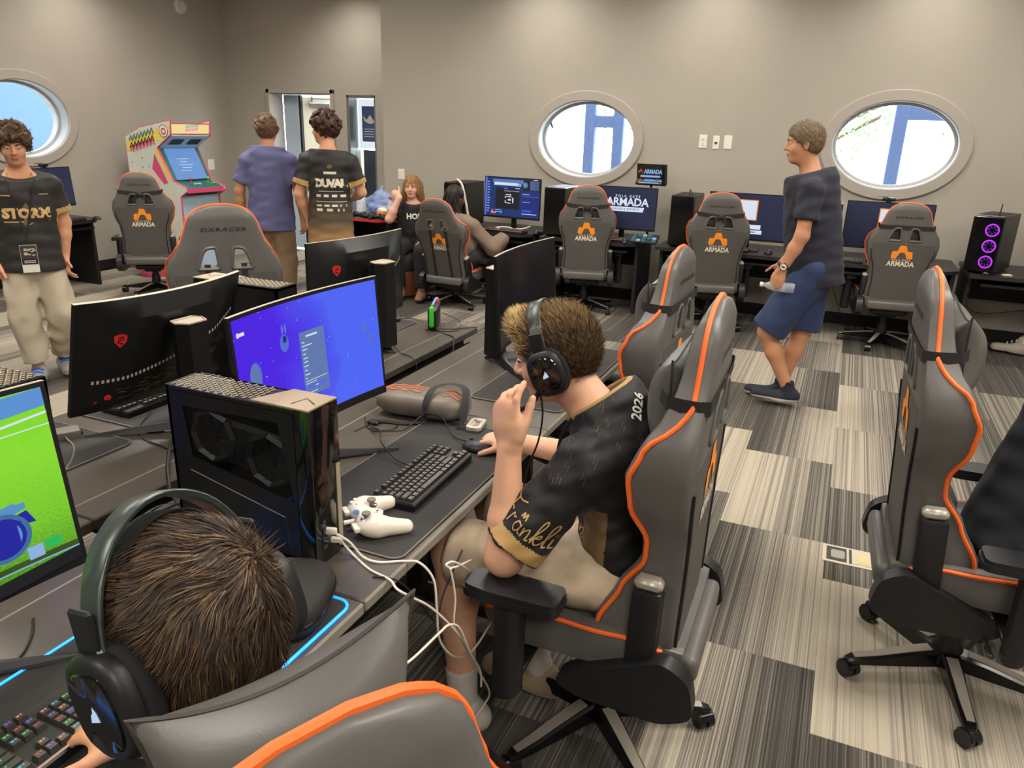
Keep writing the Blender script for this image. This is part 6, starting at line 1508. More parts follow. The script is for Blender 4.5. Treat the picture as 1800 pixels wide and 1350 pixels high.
def skin_mi(c, R, s=1.0):
    c = V3(c)
    def fn(Q):
        L = (Q - c) @ R / s
        lip = (np.abs(L[:, 0]) < .021) & (L[:, 2] < -.048) & (L[:, 2] > -.070) & (L[:, 1] > .084)
        return lip.astype(int)
    return fn
def face_bits(P, c, R, s, brow=BROW, look=(0, 0), body=None):
    c = V3(c); T = lambda p: Vector(c + R @ (V3(p) * s))
    for sx in (-1, 1):
        mb = MB(); mb.ellip(T((sx * .031, .0745, .008)), (.0115 * s, .0100 * s, .0050 * s), 12, 8); e = P.part('eye', mb.data('eye', EYEW), body)
        mb = MB(); mb.ellip(T((sx * .031 + look[0], .0830, .0078 + look[1])), (.0056 * s, .004 * s, .0046 * s), 10, 6); P.part('iris', mb.data('iris', EYEI), body)
        mb = MB(); mb.tube([T((sx * .014, .0885, .024)), T((sx * .030, .0875, .031)), T((sx * .047, .075, .026))], [.0035 * s, .0045 * s, .002 * s], 6); P.part('eyebrow', mb.data('eyebrow', brow), body)
def strands(name, P, me, n, hm, length, flow, width=.0013, seg=3, seed=1, lift=.4, jit=.35, pick=None, parent=None, sel=None, wave=0.0):
    """hair strands rooted on a shell mesh; flow(p) -> direction"""
    rs = np.random.RandomState(seed); nv = len(me.vertices); co = np.zeros(nv * 3, np.float32); me.vertices.foreach_get('co', co); co = co.reshape(-1, 3)
    no = np.zeros(nv * 3, np.float32); me.vertices.foreach_get('normal', no); no = no.reshape(-1, 3)
    idx = rs.randint(0, nv, n * 2)
    if sel is not None: idx = idx[sel(co[idx], no[idx])]
    idx = idx[:n]; p = co[idx] + rs.normal(size=(len(idx), 3)) * .002; nn = no[idx]
    d = flow(p, nn); d = d - nn * np.sum(d * nn, 1, keepdims=True) * .9; d /= (np.linalg.norm(d, axis=1, keepdims=True) + 1e-6)
    d = d + nn * lift + rs.normal(size=d.shape) * jit; d /= np.linalg.norm(d, axis=1, keepdims=True)
    L = length * rs.uniform(.6, 1.15, (len(idx), 1)); side = np.cross(d, nn + rs.normal(size=nn.shape) * .3); side /= (np.linalg.norm(side, axis=1, keepdims=True) + 1e-6)
    rows = []; cur = p.copy(); dd = d.copy()
    for k in range(seg + 1):
        w = width * (1 - .85 * k / seg) * .5; rows.append((cur - side * w, cur + side * w))
        dd = dd + (flow(cur, nn) * .25 - nn * .10 * k / seg); dd /= (np.linalg.norm(dd, axis=1, keepdims=True) + 1e-6)
        if wave: dd = dd + side * wave * math.sin(k * 2.1)
        cur = cur + dd * L / seg
    N = len(idx); V = np.empty((N, (seg + 1) * 2, 3))
    for k, (a, b) in enumerate(rows): V[:, 2 * k] = a; V[:, 2 * k + 1] = b
    base = np.arange(N)[:, None] * (seg + 1) * 2; F = np.concatenate([np.stack([base[:, 0] + 2 * k, base[:, 0] + 2 * k + 1, base[:, 0] + 2 * k + 3, base[:, 0] + 2 * k + 2], 1) for k in range(seg)])
    m = bpy.data.meshes.new(name); m.vertices.add(N * (seg + 1) * 2); m.vertices.foreach_set('co', V.astype(np.float32).ravel()); m.loops.add(F.size); m.loops.foreach_set('vertex_index', F.astype(np.int32).ravel()); m.polygons.add(len(F)); m.polygons.foreach_set('loop_start', np.arange(0, F.size, 4, dtype=np.int32))
    for q in hm: m.materials.append(q)
    mi = pick(p, rs) if pick else rs.randint(0, len(hm), N); m.polygons.foreach_set('material_index', np.tile(mi, seg).astype(np.int32)); m.polygons.foreach_set('use_smooth', np.ones(len(F), bool)); m.update(calc_edges=True)
    return stuff(P.part(name, m, parent))
def hairm(name, c): return mat(name, c, .5, spec=.35, var=.12, vscale=60)
def hair_cap(c, R, s, grow=.012, low=None, k=.02):
    c = V3(c); T = lambda p: c + R @ (V3(p) * s); g = grow
    return [ell(T((0, -.018, .032)), ((.0745 + g) * s, (.094 + g) * s, (.084 + g) * s), R, k=k), ell(T((0, -.045, -.005)), ((.066 + g * .6) * s, (.062 + g * .6) * s, (.072) * s), R, k=k)]
def hair_cuts(c, R, s, front=(.092, .068), nape=(-.055, -.082)):
    c = V3(c); dy, dz = front[0] - nape[0], front[1] - nape[1]; n = R @ V3((0, dz, -dy)); p = c + R @ (V3((0, front[0], front[1])) * s)
    return [(p, n)]
def shoe(P, ankle, toe, ht, mats, parent=None, sole=None, L=.27, name='shoe'):
    """ankle point above the heel, toe direction in the ground plane"""
    a = V3(ankle); d = V3(toe); d = d / np.linalg.norm(d); heel = a - d * .05; heel[2] = a[2] - ht + .045; tip = heel + d * (L - .06); tip[2] = heel[2] - .008 + d[2] * 0
    pr = [cone(heel, heel + d * .09, .040, .042, k=.03), econe(heel + d * .08, tip, .044, .042, (0, 0, 1), .8, k=.03), cone(heel + d * .03 + V3((0, 0, .01)), a + V3((0, 0, .0)), .044, .042, k=.03)]
    z0 = heel[2] - .043
    o = P.sdf(name, pr, .006, mats, parent, cuts=[((0, 0, z0), (0, 0, -1))], mi=(lambda Q: (Q[:, 2] < z0 + .028).astype(int)) if len(mats) > 1 else None)
    return o
def limb(a, b, ra, rb, k=.02): return cone(a, b, ra, rb, k)

# headset -----------------------------------------------------------------
HSB = mat('headset_black', rgb(24, 24, 26), .45, bump=.1, bscale=600); HSG = mat('headset_grey_band', rgb(70, 72, 70), .35, metal=.35); HSP = mat('headset_pad', rgb(20, 20, 21), .85); HSL = em('headset_white_logo', rgb(190, 220, 250), .8)
def headset(label, c, R, s=1.0, mic=None, tilt=0.0, spread=.094, topz=.150, bandm=HSG):
    t = thing('headset', label, 'headset', tuple(c), 0, 'gaming headsets'); Rm = Matrix([list(map(float, r)) for r in R]); Q = Matrix.Rotation(tilt, 3, 'X')
    T = lambda p: Rm @ (Q @ (Vector(p) * s))
    n = 26; arc = [(spread * math.cos(a) * (1.02 if abs(math.cos(a)) > .5 else 1.0), -.005, -.0 + topz * math.sin(a) ** .9 if math.sin(a) > 0 else 0) for a in [PI * i / n for i in range(n + 1)]]
    def ribbon(path, w, th):
        lo = []
        for i, p in enumerate(path):
            q0, q1 = Vector(path[max(i - 1, 0)]), Vector(path[min(i + 1, len(path) - 1)]); tg = (q1 - q0).normalized(); nn = Vector((0, 1, 0)).cross(tg).normalized(); pp = Vector(p)
            ww = w(i / (len(path) - 1)) if callable(w) else w
            lo.append([T(pp + Vector((0, ww / 2, 0)) + nn * th * .3), T(pp + Vector((0, ww / 2 * .8, 0)) + nn * th), T(pp - Vector((0, ww / 2 * .8, 0)) + nn * th), T(pp - Vector((0, ww / 2, 0)) + nn * th * .3), T(pp - Vector((0, ww / 2 * .9, 0))), T(pp + Vector((0, ww / 2 * .9, 0)))])
        mb = MB(); mb.add(*loft(lo)); return mb
    ribbon(arc, lambda u: .024 + .010 * math.sin(PI * u), -.006).build('headband', bandm, t, sharp=50)
    inner = [(p[0] * .86, p[1], p[2] * .86 - .0) for p in arc[5:-5]]; ribbon(inner, .034, -.004).build('head_strap', HSP, t, sharp=50)
    for sx in (-1, 1):
        x = sx * spread
        mb = MB(); mb.tube([T((x, .012, .035)), T((x * 1.03, .022, .008)), T((x * 1.03, .0, -.012)), T((x * 1.03, -.022, .008)), T((x, -.012, .035))], .004 * s, 6); mb.build('yoke', bandm, t)
        mb = MB(); mb.box(T((x * 1.01, -.004, .050)), (.007 * s, .030 * s, .044 * s), .003, rot=Rm.to_4x4()); mb.build('slider', HSB, t, smooth=False)
        lo = []
        for d_, k_ in ((.0, .95), (.006, 1.04), (.016, 1.04), (.020, .98)): lo.append([T((sx * (.070 + d_), -.006 + .042 * k_ * a, -.018 + .052 * k_ * b)) for a, b in sq(28, 1, 1, 2.4)])
        mb = MB(); mb.add(*loft(lo)); cp_ = mb.build('ear_pad', HSP, t, sharp=60)
        lo = []
        for d_, k_ in ((.020, .94), (.030, .98), (.036, .92), (.039, .76), (.040, .3)): lo.append([T((sx * (.070 + d_), -.006 + .042 * k_ * a, -.018 + .052 * k_ * b)) for a, b in sq(28, 1, 1, 2.8)])
        mb = MB(); mb.add(*loft(lo)); sh_ = mb.build('ear_cup', HSB, t, sharp=50)
        lo = []
        for d_, k_ in ((.0385, .74), (.0412, .70), (.0418, .3)): lo.append([T((sx * (.070 + d_), -.006 + .042 * k_ * a, -.018 + .052 * k_ * b)) for a, b in sq(24, 1, 1, 3)])
        mb = MB(); mb.add(*loft(lo)); mb.build('cup_face', PCG, sh_, sharp=50)
        sail = [(a_ * .72, b_ * .72) for a_, b_ in ((-.009, -.008), (.010, -.010), (.006, .0), (.001, .004), (-.002, .012), (-.007, .004))]
        mb = MB(); mb.add([T((sx * .1122, -.006 + a * (1 if sx > 0 else 1), -.018 + b)) for a, b in sail], [list(range(6))]); mb.build('cup_logo', HSL, sh_, smooth=False)
    if mic:
        mb = MB(); mb.tube([T(p) for p in bez(mic, 6)], [.006 * s] * (len(bez(mic, 6)) - 3) + [.009 * s] * 3, 8); mb.build('microphone_boom', HSB, t)
    return t

# ------------------------------------------------------------------ the boy at the desk
bc = (-.652, 1.815, 1.128); bR = frame((-.955, -.07, -.29)); bs = 1.06
P = Person('boy in a black jersey with gold trim wearing a headset, hand at his mouth', (-.45, 1.80, 0))
N_ = V3((-.515, 1.80, .985)); SL, SR = V3((-.495, 1.615, .925)), V3((-.475, 1.985, .915)); EL, WL = V3((-.655, 1.525, .675)), V3((-.672, 1.575, .945)); ER, WR = V3((-.605, 2.03, .755)), V3((-.815, 1.985, .778))
HL, HR, KL, KR = V3((-.46, 1.70, .575)), V3((-.46, 1.90, .575)), V3((-.865, 1.655, .565)), V3((-.87, 1.94, .57)); AL, AR = V3((-.815, 1.62, .125)), V3((-.665, 1.85, .10))
sk = head_prims(bc, bR, bs, N_, .058)
sk += [econe((-.445, 1.80, .88), (-.42, 1.80, .66), .125, .125, (1, 0, 0), .60, k=.04), cone(SL, SR, .046, .046, k=.04), cone(N_, (-.455, 1.80, .90), .055, .06, k=.03)]
sk += [cone(SL, EL, .050, .045, k=.03), cone(EL, EL + (WL - EL) * .35, .044, .043, k=.03), cone(EL + (WL - EL) * .35, WL, .043, .0295, k=.02), cone(SR, ER, .048, .042, k=.03), cone(ER, WR, .042, .028, k=.03)]
hp, _ = hand_prims(WL, (-.16, .10, .97), (.35, .92, -.05), (.93, -.32, .12), s=1.14, thumb=(.95, .36, .35), fing=[(2, 26, 14), (10, 52, 26), (16, 62, 32), (22, 70, 36)], spread=.11, k=.003); sk += hp
hp, _ = hand_prims(WR, (-1, -.10, .02), (0, 0, -1), (0, -1, .1), s=.98, thumb=(.8, .5, .35), fing=[(12, 30, 18), (16, 34, 20), (20, 40, 22), (22, 42, 24)]); sk += hp
sk += [cone(HL, KL, .085, .060, k=.04), cone(KL, KL + (AL - KL) * .35, .058, .056, k=.03), cone(KL + (AL - KL) * .35, AL, .056, .036, k=.03), cone(HR, KR, .085, .060, k=.04), cone(KR, KR + (AR - KR) * .35, .058, .055, k=.03), cone(KR + (AR - KR) * .35, AR, .055, .036, k=.03)]
body = P.sdf('body', sk, .0045, [SK1, LIP], mi=skin_mi(bc, bR, bs), it=1)
face_bits(P, bc, bR, bs, mat('brow_light', rgb(110, 82, 56), .8), (0, -.002), body)
# jersey
sle = SL + (EL - SL) * .86
j = [feco((-.47, 1.80, .975), (-.415, 1.80, .57), .135, .178, (1, 0, .1), .66, k=.05), ell((-.435, 1.80, .86), (.115, .175, .12), k=.05), cone(SL + V3((.01, .02, 0)), SR, .070, .070, k=.06), cone(N_ + V3((.004, 0, .055)), (-.43, 1.80, .93), .080, .125, k=.05),
     fcone(SL, sle, .068, .083, k=.035), fcone(SR, SR + (ER - SR) * .80, .068, .076, k=.035)]
def jersey_mi(Q):
    dL = (EL - SL) / np.linalg.norm(EL - SL); t_ = (Q - SL) @ dL; Ls = np.linalg.norm(sle - SL); rad = np.linalg.norm(Q - SL - np.outer(t_, dL), axis=1)
    m = np.zeros(len(Q)); near = (rad < .10) & (Q[:, 1] < 1.60); m[near & (t_ > Ls - .042) & (t_ < Ls - .004)] = 1
    dR = (ER - SR) / np.linalg.norm(ER - SR); tR = (Q - SR) @ dR; m[(Q[:, 1] > 1.98) & (tR > .80 * np.linalg.norm(ER - SR) - .04)] = 1
    side = (Q[:, 1] < 1.685) & (Q[:, 2] < .80) & (Q[:, 0] > -.50) & (Q[:, 0] < -.43) & (t_ > .05) & ~near; m[side] = 2
    return m
w1 = wobble(.0035, 42, 3, (1, .6, 1.4)); w2 = wobble(.0022, 95, 4)
jer = P.sdf('jersey', j, .005, [JBLK, GOLD, TANP], cuts=[(N_ + V3((0, 0, .052)), (-.62, 0, .78))], wob=lambda X, Y, Z_: w1(X, Y, Z_) + w2(X, Y, Z_), mi=jersey_mi)
jb = bvh_of(jer.data)
# collar ring follows the neck opening
cn = Vector((-.62, 0, .78)).normalized(); cc = Vector(N_) + Vector((.002, 0, .047)); cx_ = Vector((0, 1, 0)); cy_ = cn.cross(cx_)
mb = MB(); mb.tube([cc + cx_ * (.082 * math.cos(a)) + cy_ * (.092 * math.sin(a)) for a in [2 * PI * i / 32 for i in range(32)]], .012, 8, closed=True); P.part('collar', mb.data('collar', GOLD), jer)
# lightning specks, number and sleeve script
rq = random.Random(8); vf = []
for i in range(46):
    u, v_ = rq.uniform(-.20, .14), rq.uniform(-.14, .16); vf.append(poly_line2d([(u, v_ + .014), (u - .006, v_ + .002), (u + .004, v_ + .002), (u - .002, v_ - .012)], .0016))
PRT = mat('bronze_print', rgb(98, 80, 58), .6); WPRT = mat('white_print', rgb(225, 222, 214), .6)
stuff(P.decal('lightning_print', vf, (-.46, 1.72, .96), (.8, .6, 0), (-.2, .3, .93), (.35, -.6, .7), jb, PRT, jer))
stuff(P.decal('shoulder_print', [text2d('2026', .038, .001)], (-.402, 1.742, 1.05), (-.25, .75, .6), (-.747, -.527, .3475), (.62, -.47, .62), jb, WPRT, jer))
stuff(P.decal('back_print', [text2d('DUVAL', .075, .002)], (-.352, 1.785, 1.02), (-.25, .75, .6), (-.747, -.527, .3475), (.62, -.47, .62), jb, WPRT, jer))
def scr(pts): return poly_line2d([tuple(p)[:2] for p in bez([(a, b, 0) for a, b in pts], 5)],   .045)
script = [scr([(0, .62), (.25, .78), (.5, .70), (.8, .82)]), scr([(.42, .74), (.36, .4), (.22, .02), (.02, -.04), (.0, .10)]), scr([(.18, .36), (.4, .40), (.52, .36)]),
          scr([(.55, .02), (.62, .30), (.66, .34), (.72, .28), (.80, .33)]), scr([(1.12, .30), (.98, .34), (.88, .16), (.98, .02), (1.10, .14), (1.14, .34), (1.12, .10), (1.22, .04)]), scr([(1.26, .32), (1.28, .02), (1.32, .22), (1.44, .34), (1.48, .18), (1.48, .04), (1.58, .06)]),
          scr([(1.60, .10), (1.78, .62), (1.74, .80), (1.66, .60), (1.66, .02)]), scr([(1.66, .16), (1.82, .34), (1.84, .24), (1.70, .18), (1.80, .02), (1.92, .08)]), scr([(1.92, .08), (2.10, .62), (2.06, .80), (1.98, .60), (2.0, .06), (2.10, .04)]),
          scr([(2.14, .30), (2.16, .06), (2.26, .06)]), scr([(2.30, .32), (2.32, .02), (2.36, .22), (2.46, .34), (2.52, .20), (2.52, .04), (2.64, .10)]), disc2d(2.17, .46, .025, .025, 8), scr([(.92, .46), (.96, .60), (1.02, .48), (1.08, .62), (1.14, .46)])]
script = [([(a * .072 - .098, b * .088 - .01) for a, b in v_], f_) for v_, f_ in script]
script = [(v_, f_) for v_, f_ in script]
mid = SL + (EL - SL) * .60
stuff(P.decal('sleeve_script', script, mid + V3((.005, -.06, .0)), (.86, -.10, -.50), (.50, .12, .86), (-.05, -1, .18), jb, mat('gold_print', rgb(190, 156, 100), .5), jer))
mb = MB(); lp = [(-.560, 1.735, 1.00), (-.585, 1.72, .95), (-.60, 1.74, .87), (-.585, 1.78, .78), (-.57, 1.80, .74)]; mb.tube(bez(lp, 8), .006, 6, flat=.3); mb.tube(bez([(-.56, 1.87, .99), (-.60, 1.86, .90), (-.585, 1.82, .78), (-.57, 1.80, .74)], 8), .006, 6, flat=.3); P.part('lanyard', mb.data('lanyard', STRAP), jer)
# shorts, socks, shoes
CAMO = mat('beige_camo', rgb(190, 172, 146), .85, var=.32, vscale=11, bump=.3, bscale=500)
sh = [cone((-.42, 1.80, .585), (-.44, 1.80, .60), .135, .13, k=.05), ell((-.43, 1.80, .575), (.15, .185, .085), k=.05), fcone(HL, KL + (KL - HL) * -.02, .098, .088, k=.04), fcone(HR, KR + (KR - HR) * -.02, .098, .086, k=.04), ell(KL + V3((.05, 0, 0)), (.085, .085, .083), k=.03), ell(KR + V3((.05, 0, 0)), (.085, .085, .083), k=.03)]
P.sdf('shorts', sh, .006, CAMO, wob=wobble(.003, 45, 9))
SOCK = cloth('white_sock', rgb(196, 190, 182), .05, .5); SUEDE = mat('beige_suede', rgb(176, 156, 126), .9, var=.1, vscale=20); SOLEW = mat('pale_sole', rgb(205, 198, 186), .7); DSH = mat('dark_shoe', rgb(48, 46, 48), .7)
for A_, K_ in ((AL, KL), (AR, KR)):
    d_ = (K_ - A_) / np.linalg.norm(K_ - A_); P.sdf('sock', [fcone(A_ - d_ * .02, A_ + d_ * .085, .042, .047, k=.01)], .006, SOCK)
shoe(P, AL + V3((0, 0, -.02)), (-1, -.05, 0), .10, [SOCK, SOLEW]); shoe(P, AR, (-1, .10, 0), .095, [SUEDE, SOLEW])
# hair
HD, HM, HB = hairm('hair_dark_brown', rgb(68, 52, 38)), hairm('hair_mid_brown', rgb(140, 110, 72)), hairm('hair_blond', rgb(222, 194, 136))
hc = P.sdf('hair', hair_cap(bc, bR, bs, .010) + [ell(V3(bc) + bR @ V3((0, .062, .095)) * bs, (.058, .040, .034), bR, k=.03)], .006, HD, cuts=hair_cuts(bc, bR, bs, (.098, .058), (-.050, -.098)))
bcv = V3(bc)
def pick_boy(p, rs):
    L = (p - bcv) @ bR; r = rs.rand(len(p)); front = np.clip((L[:, 1] - .025) / .035, 0, 1) * np.clip((L[:, 2] - .02) / .03, 0, 1); top = np.clip((L[:, 2] - .06) / .04, 0, 1)
    return np.where(r < front * .85, 2, np.where(rs.rand(len(p)) < .30 + .45 * top, 1, 0)) + 0 * r.astype(int)
up_ = bR @ V3((0, .35, .9))
strands('hair_strands', P, hc.data, 15000, [HD, HM, HB], .020, lambda p, nn: np.tile(up_, (len(p), 1)) * .8 + nn * .5, .0016, 2, 2, .9, .35, pick_boy, hc)
headset('black and grey headset worn by the boy in the jersey', bc, bR, 1.17, mic=[(-.100, .03, -.055), (-.098, .06, -.075), (-.07, .115, -.085), (-.045, .135, -.085)], tilt=R_(-7), topz=.130, spread=.086, bandm=HSG)
cable('thin black headset cable hanging beside the boy\'s neck', [(-.645, 1.705, 1.055), (-.635, 1.70, 1.0), (-.64, 1.69, .93), (-.66, 1.68, .86), (-.67, 1.67, .78), (-.66, 1.66, .70)], .0026)

# ------------------------------------------------------------------ the gamer in the foreground
fc = (-.597, .512, 1.165); fR = frame((-.99, .06, -.17)); fs = 1.0
P = Person('person in the foreground seen from behind with short brown hair and a headset', (-.56, .49, 0))
N_ = V3((-.545, .49, 1.02)); SL, SR = V3((-.50, .31, .94)), V3((-.50, .67, .94)); EL, ER, WL, WR = V3((-.64, .26, .78)), V3((-.64, .72, .78)), V3((-.74, .12, .70)), V3((-.87, .64, .785))
HL, HR, KL, KR, AL, AR = V3((-.52, .38, .56)), V3((-.52, .57, .56)), V3((-.93, .37, .56)), V3((-.93, .60, .56)), V3((-.88, .37, .10)), V3((-.88, .60, .10))
sk = head_prims(fc, fR, fs, N_, .060) + [econe((-.51, .49, .90), (-.50, .475, .64), .13, .13, (1, 0, 0), .62, k=.05), cone(SL, SR, .055, k=.05), cone(SL, EL, .05, .044, k=.03), cone(EL, WL, .042, .028, k=.03), cone(SR, ER, .05, .044, k=.03), cone(ER, WR, .042, .028, k=.03)]
sk += hand_prims(WL, (-1, .1, .0), (0, 0, -1), (0, 1, .1))[0] + hand_prims(WR, (-1, -.1, .0), (0, 0, -1), (0, -1, .1))[0]
sk += [cone(HL, KL, .085, .06, k=.04), cone(KL, AL, .057, .038, k=.03), cone(HR, KR, .085, .06, k=.04), cone(KR, AR, .057, .038, k=.03)]
body = P.sdf('body', sk, .006, [SK2, LIP], mi=skin_mi(fc, fR, fs)); face_bits(P, fc, fR, fs, BROW, (0, 0), body)
P.sdf('shirt', [feco((-.52, .49, .99), (-.49, .475, .55), .13, .175, (1, 0, 0), .68, k=.05), cone(SL, SR, .072, k=.06), fcone(SL, SL + (EL - SL) * .7, .066, .072), fcone(SR, SR + (ER - SR) * .7, .066, .072)], .009, JBLK, cuts=[(N_ + V3((0, 0, .0)), (-.2, 0, 1))], wob=wobble(.004, 35, 6))
P.sdf('trousers', [ell((-.51, .475, .56), (.14, .18, .085), k=.05), fcone(HL, KL, .098, .075, k=.04), fcone(KL, AL, .075, .055, k=.03), fcone(HR, KR, .098, .075, k=.04), fcone(KR, AR, .075, .055, k=.03)], .01, cloth('dark_trousers', rgb(40, 42, 48)))
shoe(P, AL, (-1, 0, 0), .09, [DSH, SOLEW]); shoe(P, AR, (-1, 0, 0), .09, [DSH, SOLEW])
H1, H2, H3 = hairm('hair_umber', rgb(42, 31, 23)), hairm('hair_chestnut', rgb(72, 53, 38)), hairm('hair_honey', rgb(112, 88, 62))
hc = P.sdf('hair', hair_cap(fc, fR, fs, .008), .006, H1, cuts=hair_cuts(fc, fR, fs, (.098, .055), (-.040, -.105)))
whorl = V3(fc) + fR @ V3((.032, -.085, .078)) * fs; dn = fR @ V3((0, 0, -1)); fwv = fR @ V3((0, 1, 0))
def flow_f(p, nn):
    q = p - whorl; q = q / (np.linalg.norm(q, axis=1, keepdims=True) + .012); tw = np.cross(nn, q); L = (p - V3(fc)) @ fR
    wv = np.sin(L[:, 0:1] * 95 + np.sin(L[:, 1:2] * 60) * 1.6) + .7 * np.sin(L[:, 2:3] * 120 + L[:, 1:2] * 70 + 1.3)
    return q + tw * (.35 + .55 * wv) + fwv * .35 + dn * .10
def pick_f(p, rs):
    L = (p - V3(fc)) @ fR; r = rs.rand(len(p)); top = np.clip((L[:, 2] + .03) / .11, 0, 1); cl = .5 + .5 * np.sin(L[:, 0] * 150 + np.sin(L[:, 1] * 90) * 2); return np.where(r < .40 * top * cl, 2, np.where(r < .20 + .45 * top * (.4 + .6 * cl), 1, 0))
strands('hair_strands', P, hc.data, 26000, [H1, H2, H3], .030, flow_f, .0019, 4, 5, .10, .10, pick_f, hc, wave=.05)
strands('hair_tuft', P, hc.data, 700, [H2, H3], .026, lambda p, nn: nn, .0018, 3, 6, 1.2, .5, None, hc, sel=lambda p, nn: np.linalg.norm(p - whorl, axis=1) < .03)
headset('large grey banded headset worn by the foreground person', fc, fR, 1.13, tilt=R_(-9), topz=.138, spread=.092, bandm=mat('headset_green_grey', rgb(74, 82, 78), .32, metal=.4))
# ------------------------------------------------------------------ the other people
def local(pos, f):
    f = Vector((f[0], f[1], 0)).normalized(); r = f.cross(Vector((0, 0, 1)))
    return lambda x, y, z: V3((pos[0] + r.x * x + f.x * y, pos[1] + r.y * x + f.y * y, pos[2] + z))
def arm_prims(S, E_, W_, k=1.0): return [cone(S, E_, .047 * k, .041 * k, k=.03), cone(E_, E_ + (W_ - E_) * .35, .041 * k, .040 * k, k=.02), cone(E_ + (W_ - E_) * .35, W_, .040 * k, .027 * k, k=.02)]
def leg_prims(H_, K_, A_, k=1.0): return [cone(H_, K_, .083 * k, .057 * k, k=.04), cone(K_, K_ + (A_ - K_) * .35, .056 * k, .054 * k, k=.03), cone(K_ + (A_ - K_) * .35, A_, .054 * k, .035 * k, k=.03)]
def person(label, root, hc, hf, N, S, E_, W_, hands, PV, fdir, H_, K_, A_, skin, hres=.007, hs=1.0, brow=BROW, look=(0, 0), torso=(.145, .14), armk=1.0, legk=1.0, hup=(0, 0, 1)):
    P = Person(label, root); R = frame(hf, hup); N = V3(N)
    sk = head_prims(hc, R, hs, N, .056)
    sk += [econe(V3(S[0]) * .5 + V3(S[1]) * .5 + V3((0, 0, -.03)), PV, torso[0] * .9, torso[1] * .9, fdir, .60, k=.05), cone(S[0], S[1], .046, k=.04), econe(V3(PV) + V3((0, 0, .03)), V3(PV) - V3((0, 0, .05)), .125, .125, fdir, .68, k=.04)]
    for i in (0, 1):
        sk += arm_prims(V3(S[i]), V3(E_[i]), V3(W_[i]), armk)
        if hands[i]: sk += hand_prims(W_[i], *hands[i][:3], **(hands[i][3] if len(hands[i]) > 3 else {}))[0]
        sk += leg_prims(V3(H_[i]), V3(K_[i]), V3(A_[i]), legk)
    P.body = P.sdf('body', sk, hres, [skin, LIP], mi=skin_mi(hc, R, hs), it=1); face_bits(P, hc, R, hs, brow, look, P.body)
    P.R = R; P.hc = V3(hc); P.hs = hs; P.S = [V3(q) for q in S]; P.E = [V3(q) for q in E_]; P.W = [V3(q) for q in W_]; P.H = [V3(q) for q in H_]; P.K = [V3(q) for q in K_]; P.A = [V3(q) for q in A_]; P.N = N; P.PV = V3(PV); P.fd = V3(fdir)
    return P
def shirt(P, mats, hem, sl=.62, slr=.068, w=(.15, .18), ratio=.66, mi=None, res=.008, wob=None, neckup=.0, ncut=None, name='shirt', sl2=None):
    up = P.N + V3((0, 0, neckup)); mid = (P.S[0] + P.S[1]) / 2
    pr = [feco(mid + V3((0, 0, .02)), hem, w[0], w[1], P.fd, ratio, k=.05), econe(mid + V3((0, 0, -.04)), mid + V3((0, 0, -.16)), .165, .165, P.fd, .70, k=.05), cone(P.S[0], P.S[1], .066, k=.05), cone(up, mid, .066, .10, k=.05)]
    for i, s_ in ((0, sl), (1, sl2 or sl)):
        if s_ <= 1: pr.append(fcone(P.S[i], P.S[i] + (P.E[i] - P.S[i]) * s_, .064, slr, k=.03))
        else: pr += [cone(P.S[i], P.E[i], .064, slr, k=.03), fcone(P.E[i], P.E[i] + (P.W[i] - P.E[i]) * (s_ - 1), slr, slr * .85, k=.03)]
    return P.sdf(name, pr, res, mats, cuts=[(up + V3((0, 0, .012)), ncut or (0, 0, 1))], wob=wob or wobble(.004, 34, 2), mi=mi)
def pants(P, m_, low=1.0, r=(.098, .075, .060), res=.008, name='trousers', wob=None):
    pr = [econe(P.PV + V3((0, 0, .03)), P.PV - V3((0, 0, .06)), .132, .14, P.fd, .68, k=.04), cone(P.H[0], P.H[1], .075, k=.04)]
    for i in (0, 1):
        if low <= 1: pr.append(fcone(P.H[i], P.H[i] + (P.K[i] - P.H[i]) * low, r[0], r[1], k=.04))
        else: pr += [cone(P.H[i], P.K[i], r[0], r[1], k=.04), fcone(P.K[i], P.K[i] + (P.A[i] - P.K[i]) * (low - 1), r[1], r[2], k=.03)]
    return P.sdf(name, pr, res, m_, wob=wob or wobble(.0045, 30, 7), it=1)
def cap_hair(P, m_, grow=.012, front=(.092, .066), nape=(-.055, -.085), clumps=0, cr=.017, seed=1, spread=.0, res=.006, extra=(), sel=None):
    rs = np.random.RandomState(seed); pr = hair_cap(P.hc, P.R, P.hs, grow); n = 0
    while n < clumps:
        d = rs.normal(size=3); d /= np.linalg.norm(d); L = V3((d[0] * (.0745 + grow), d[1] * (.094 + grow) - .018, d[2] * (.084 + grow) + .032))
        dy, dz = front[0] - nape[0], front[1] - nape[1]
        if dz * (L[1] - front[0]) - dy * (L[2] - front[1]) > .0004: continue
        if sel is not None and not sel(L): continue
        L = L * (1 + rs.uniform(0, spread)); c0 = P.hc + P.R @ (L * P.hs); tg = np.cross(d, rs.normal(size=3)); tg /= np.linalg.norm(tg); pr.append(cone(c0 - P.R @ tg * .016, c0 + P.R @ tg * .016 + P.R @ d * .006, cr, cr * .7, k=.006)); n += 1
    pr += list(extra)
    return P.sdf('hair', pr, res, m_, cuts=hair_cuts(P.hc, P.R, P.hs, front, nape), it=1)

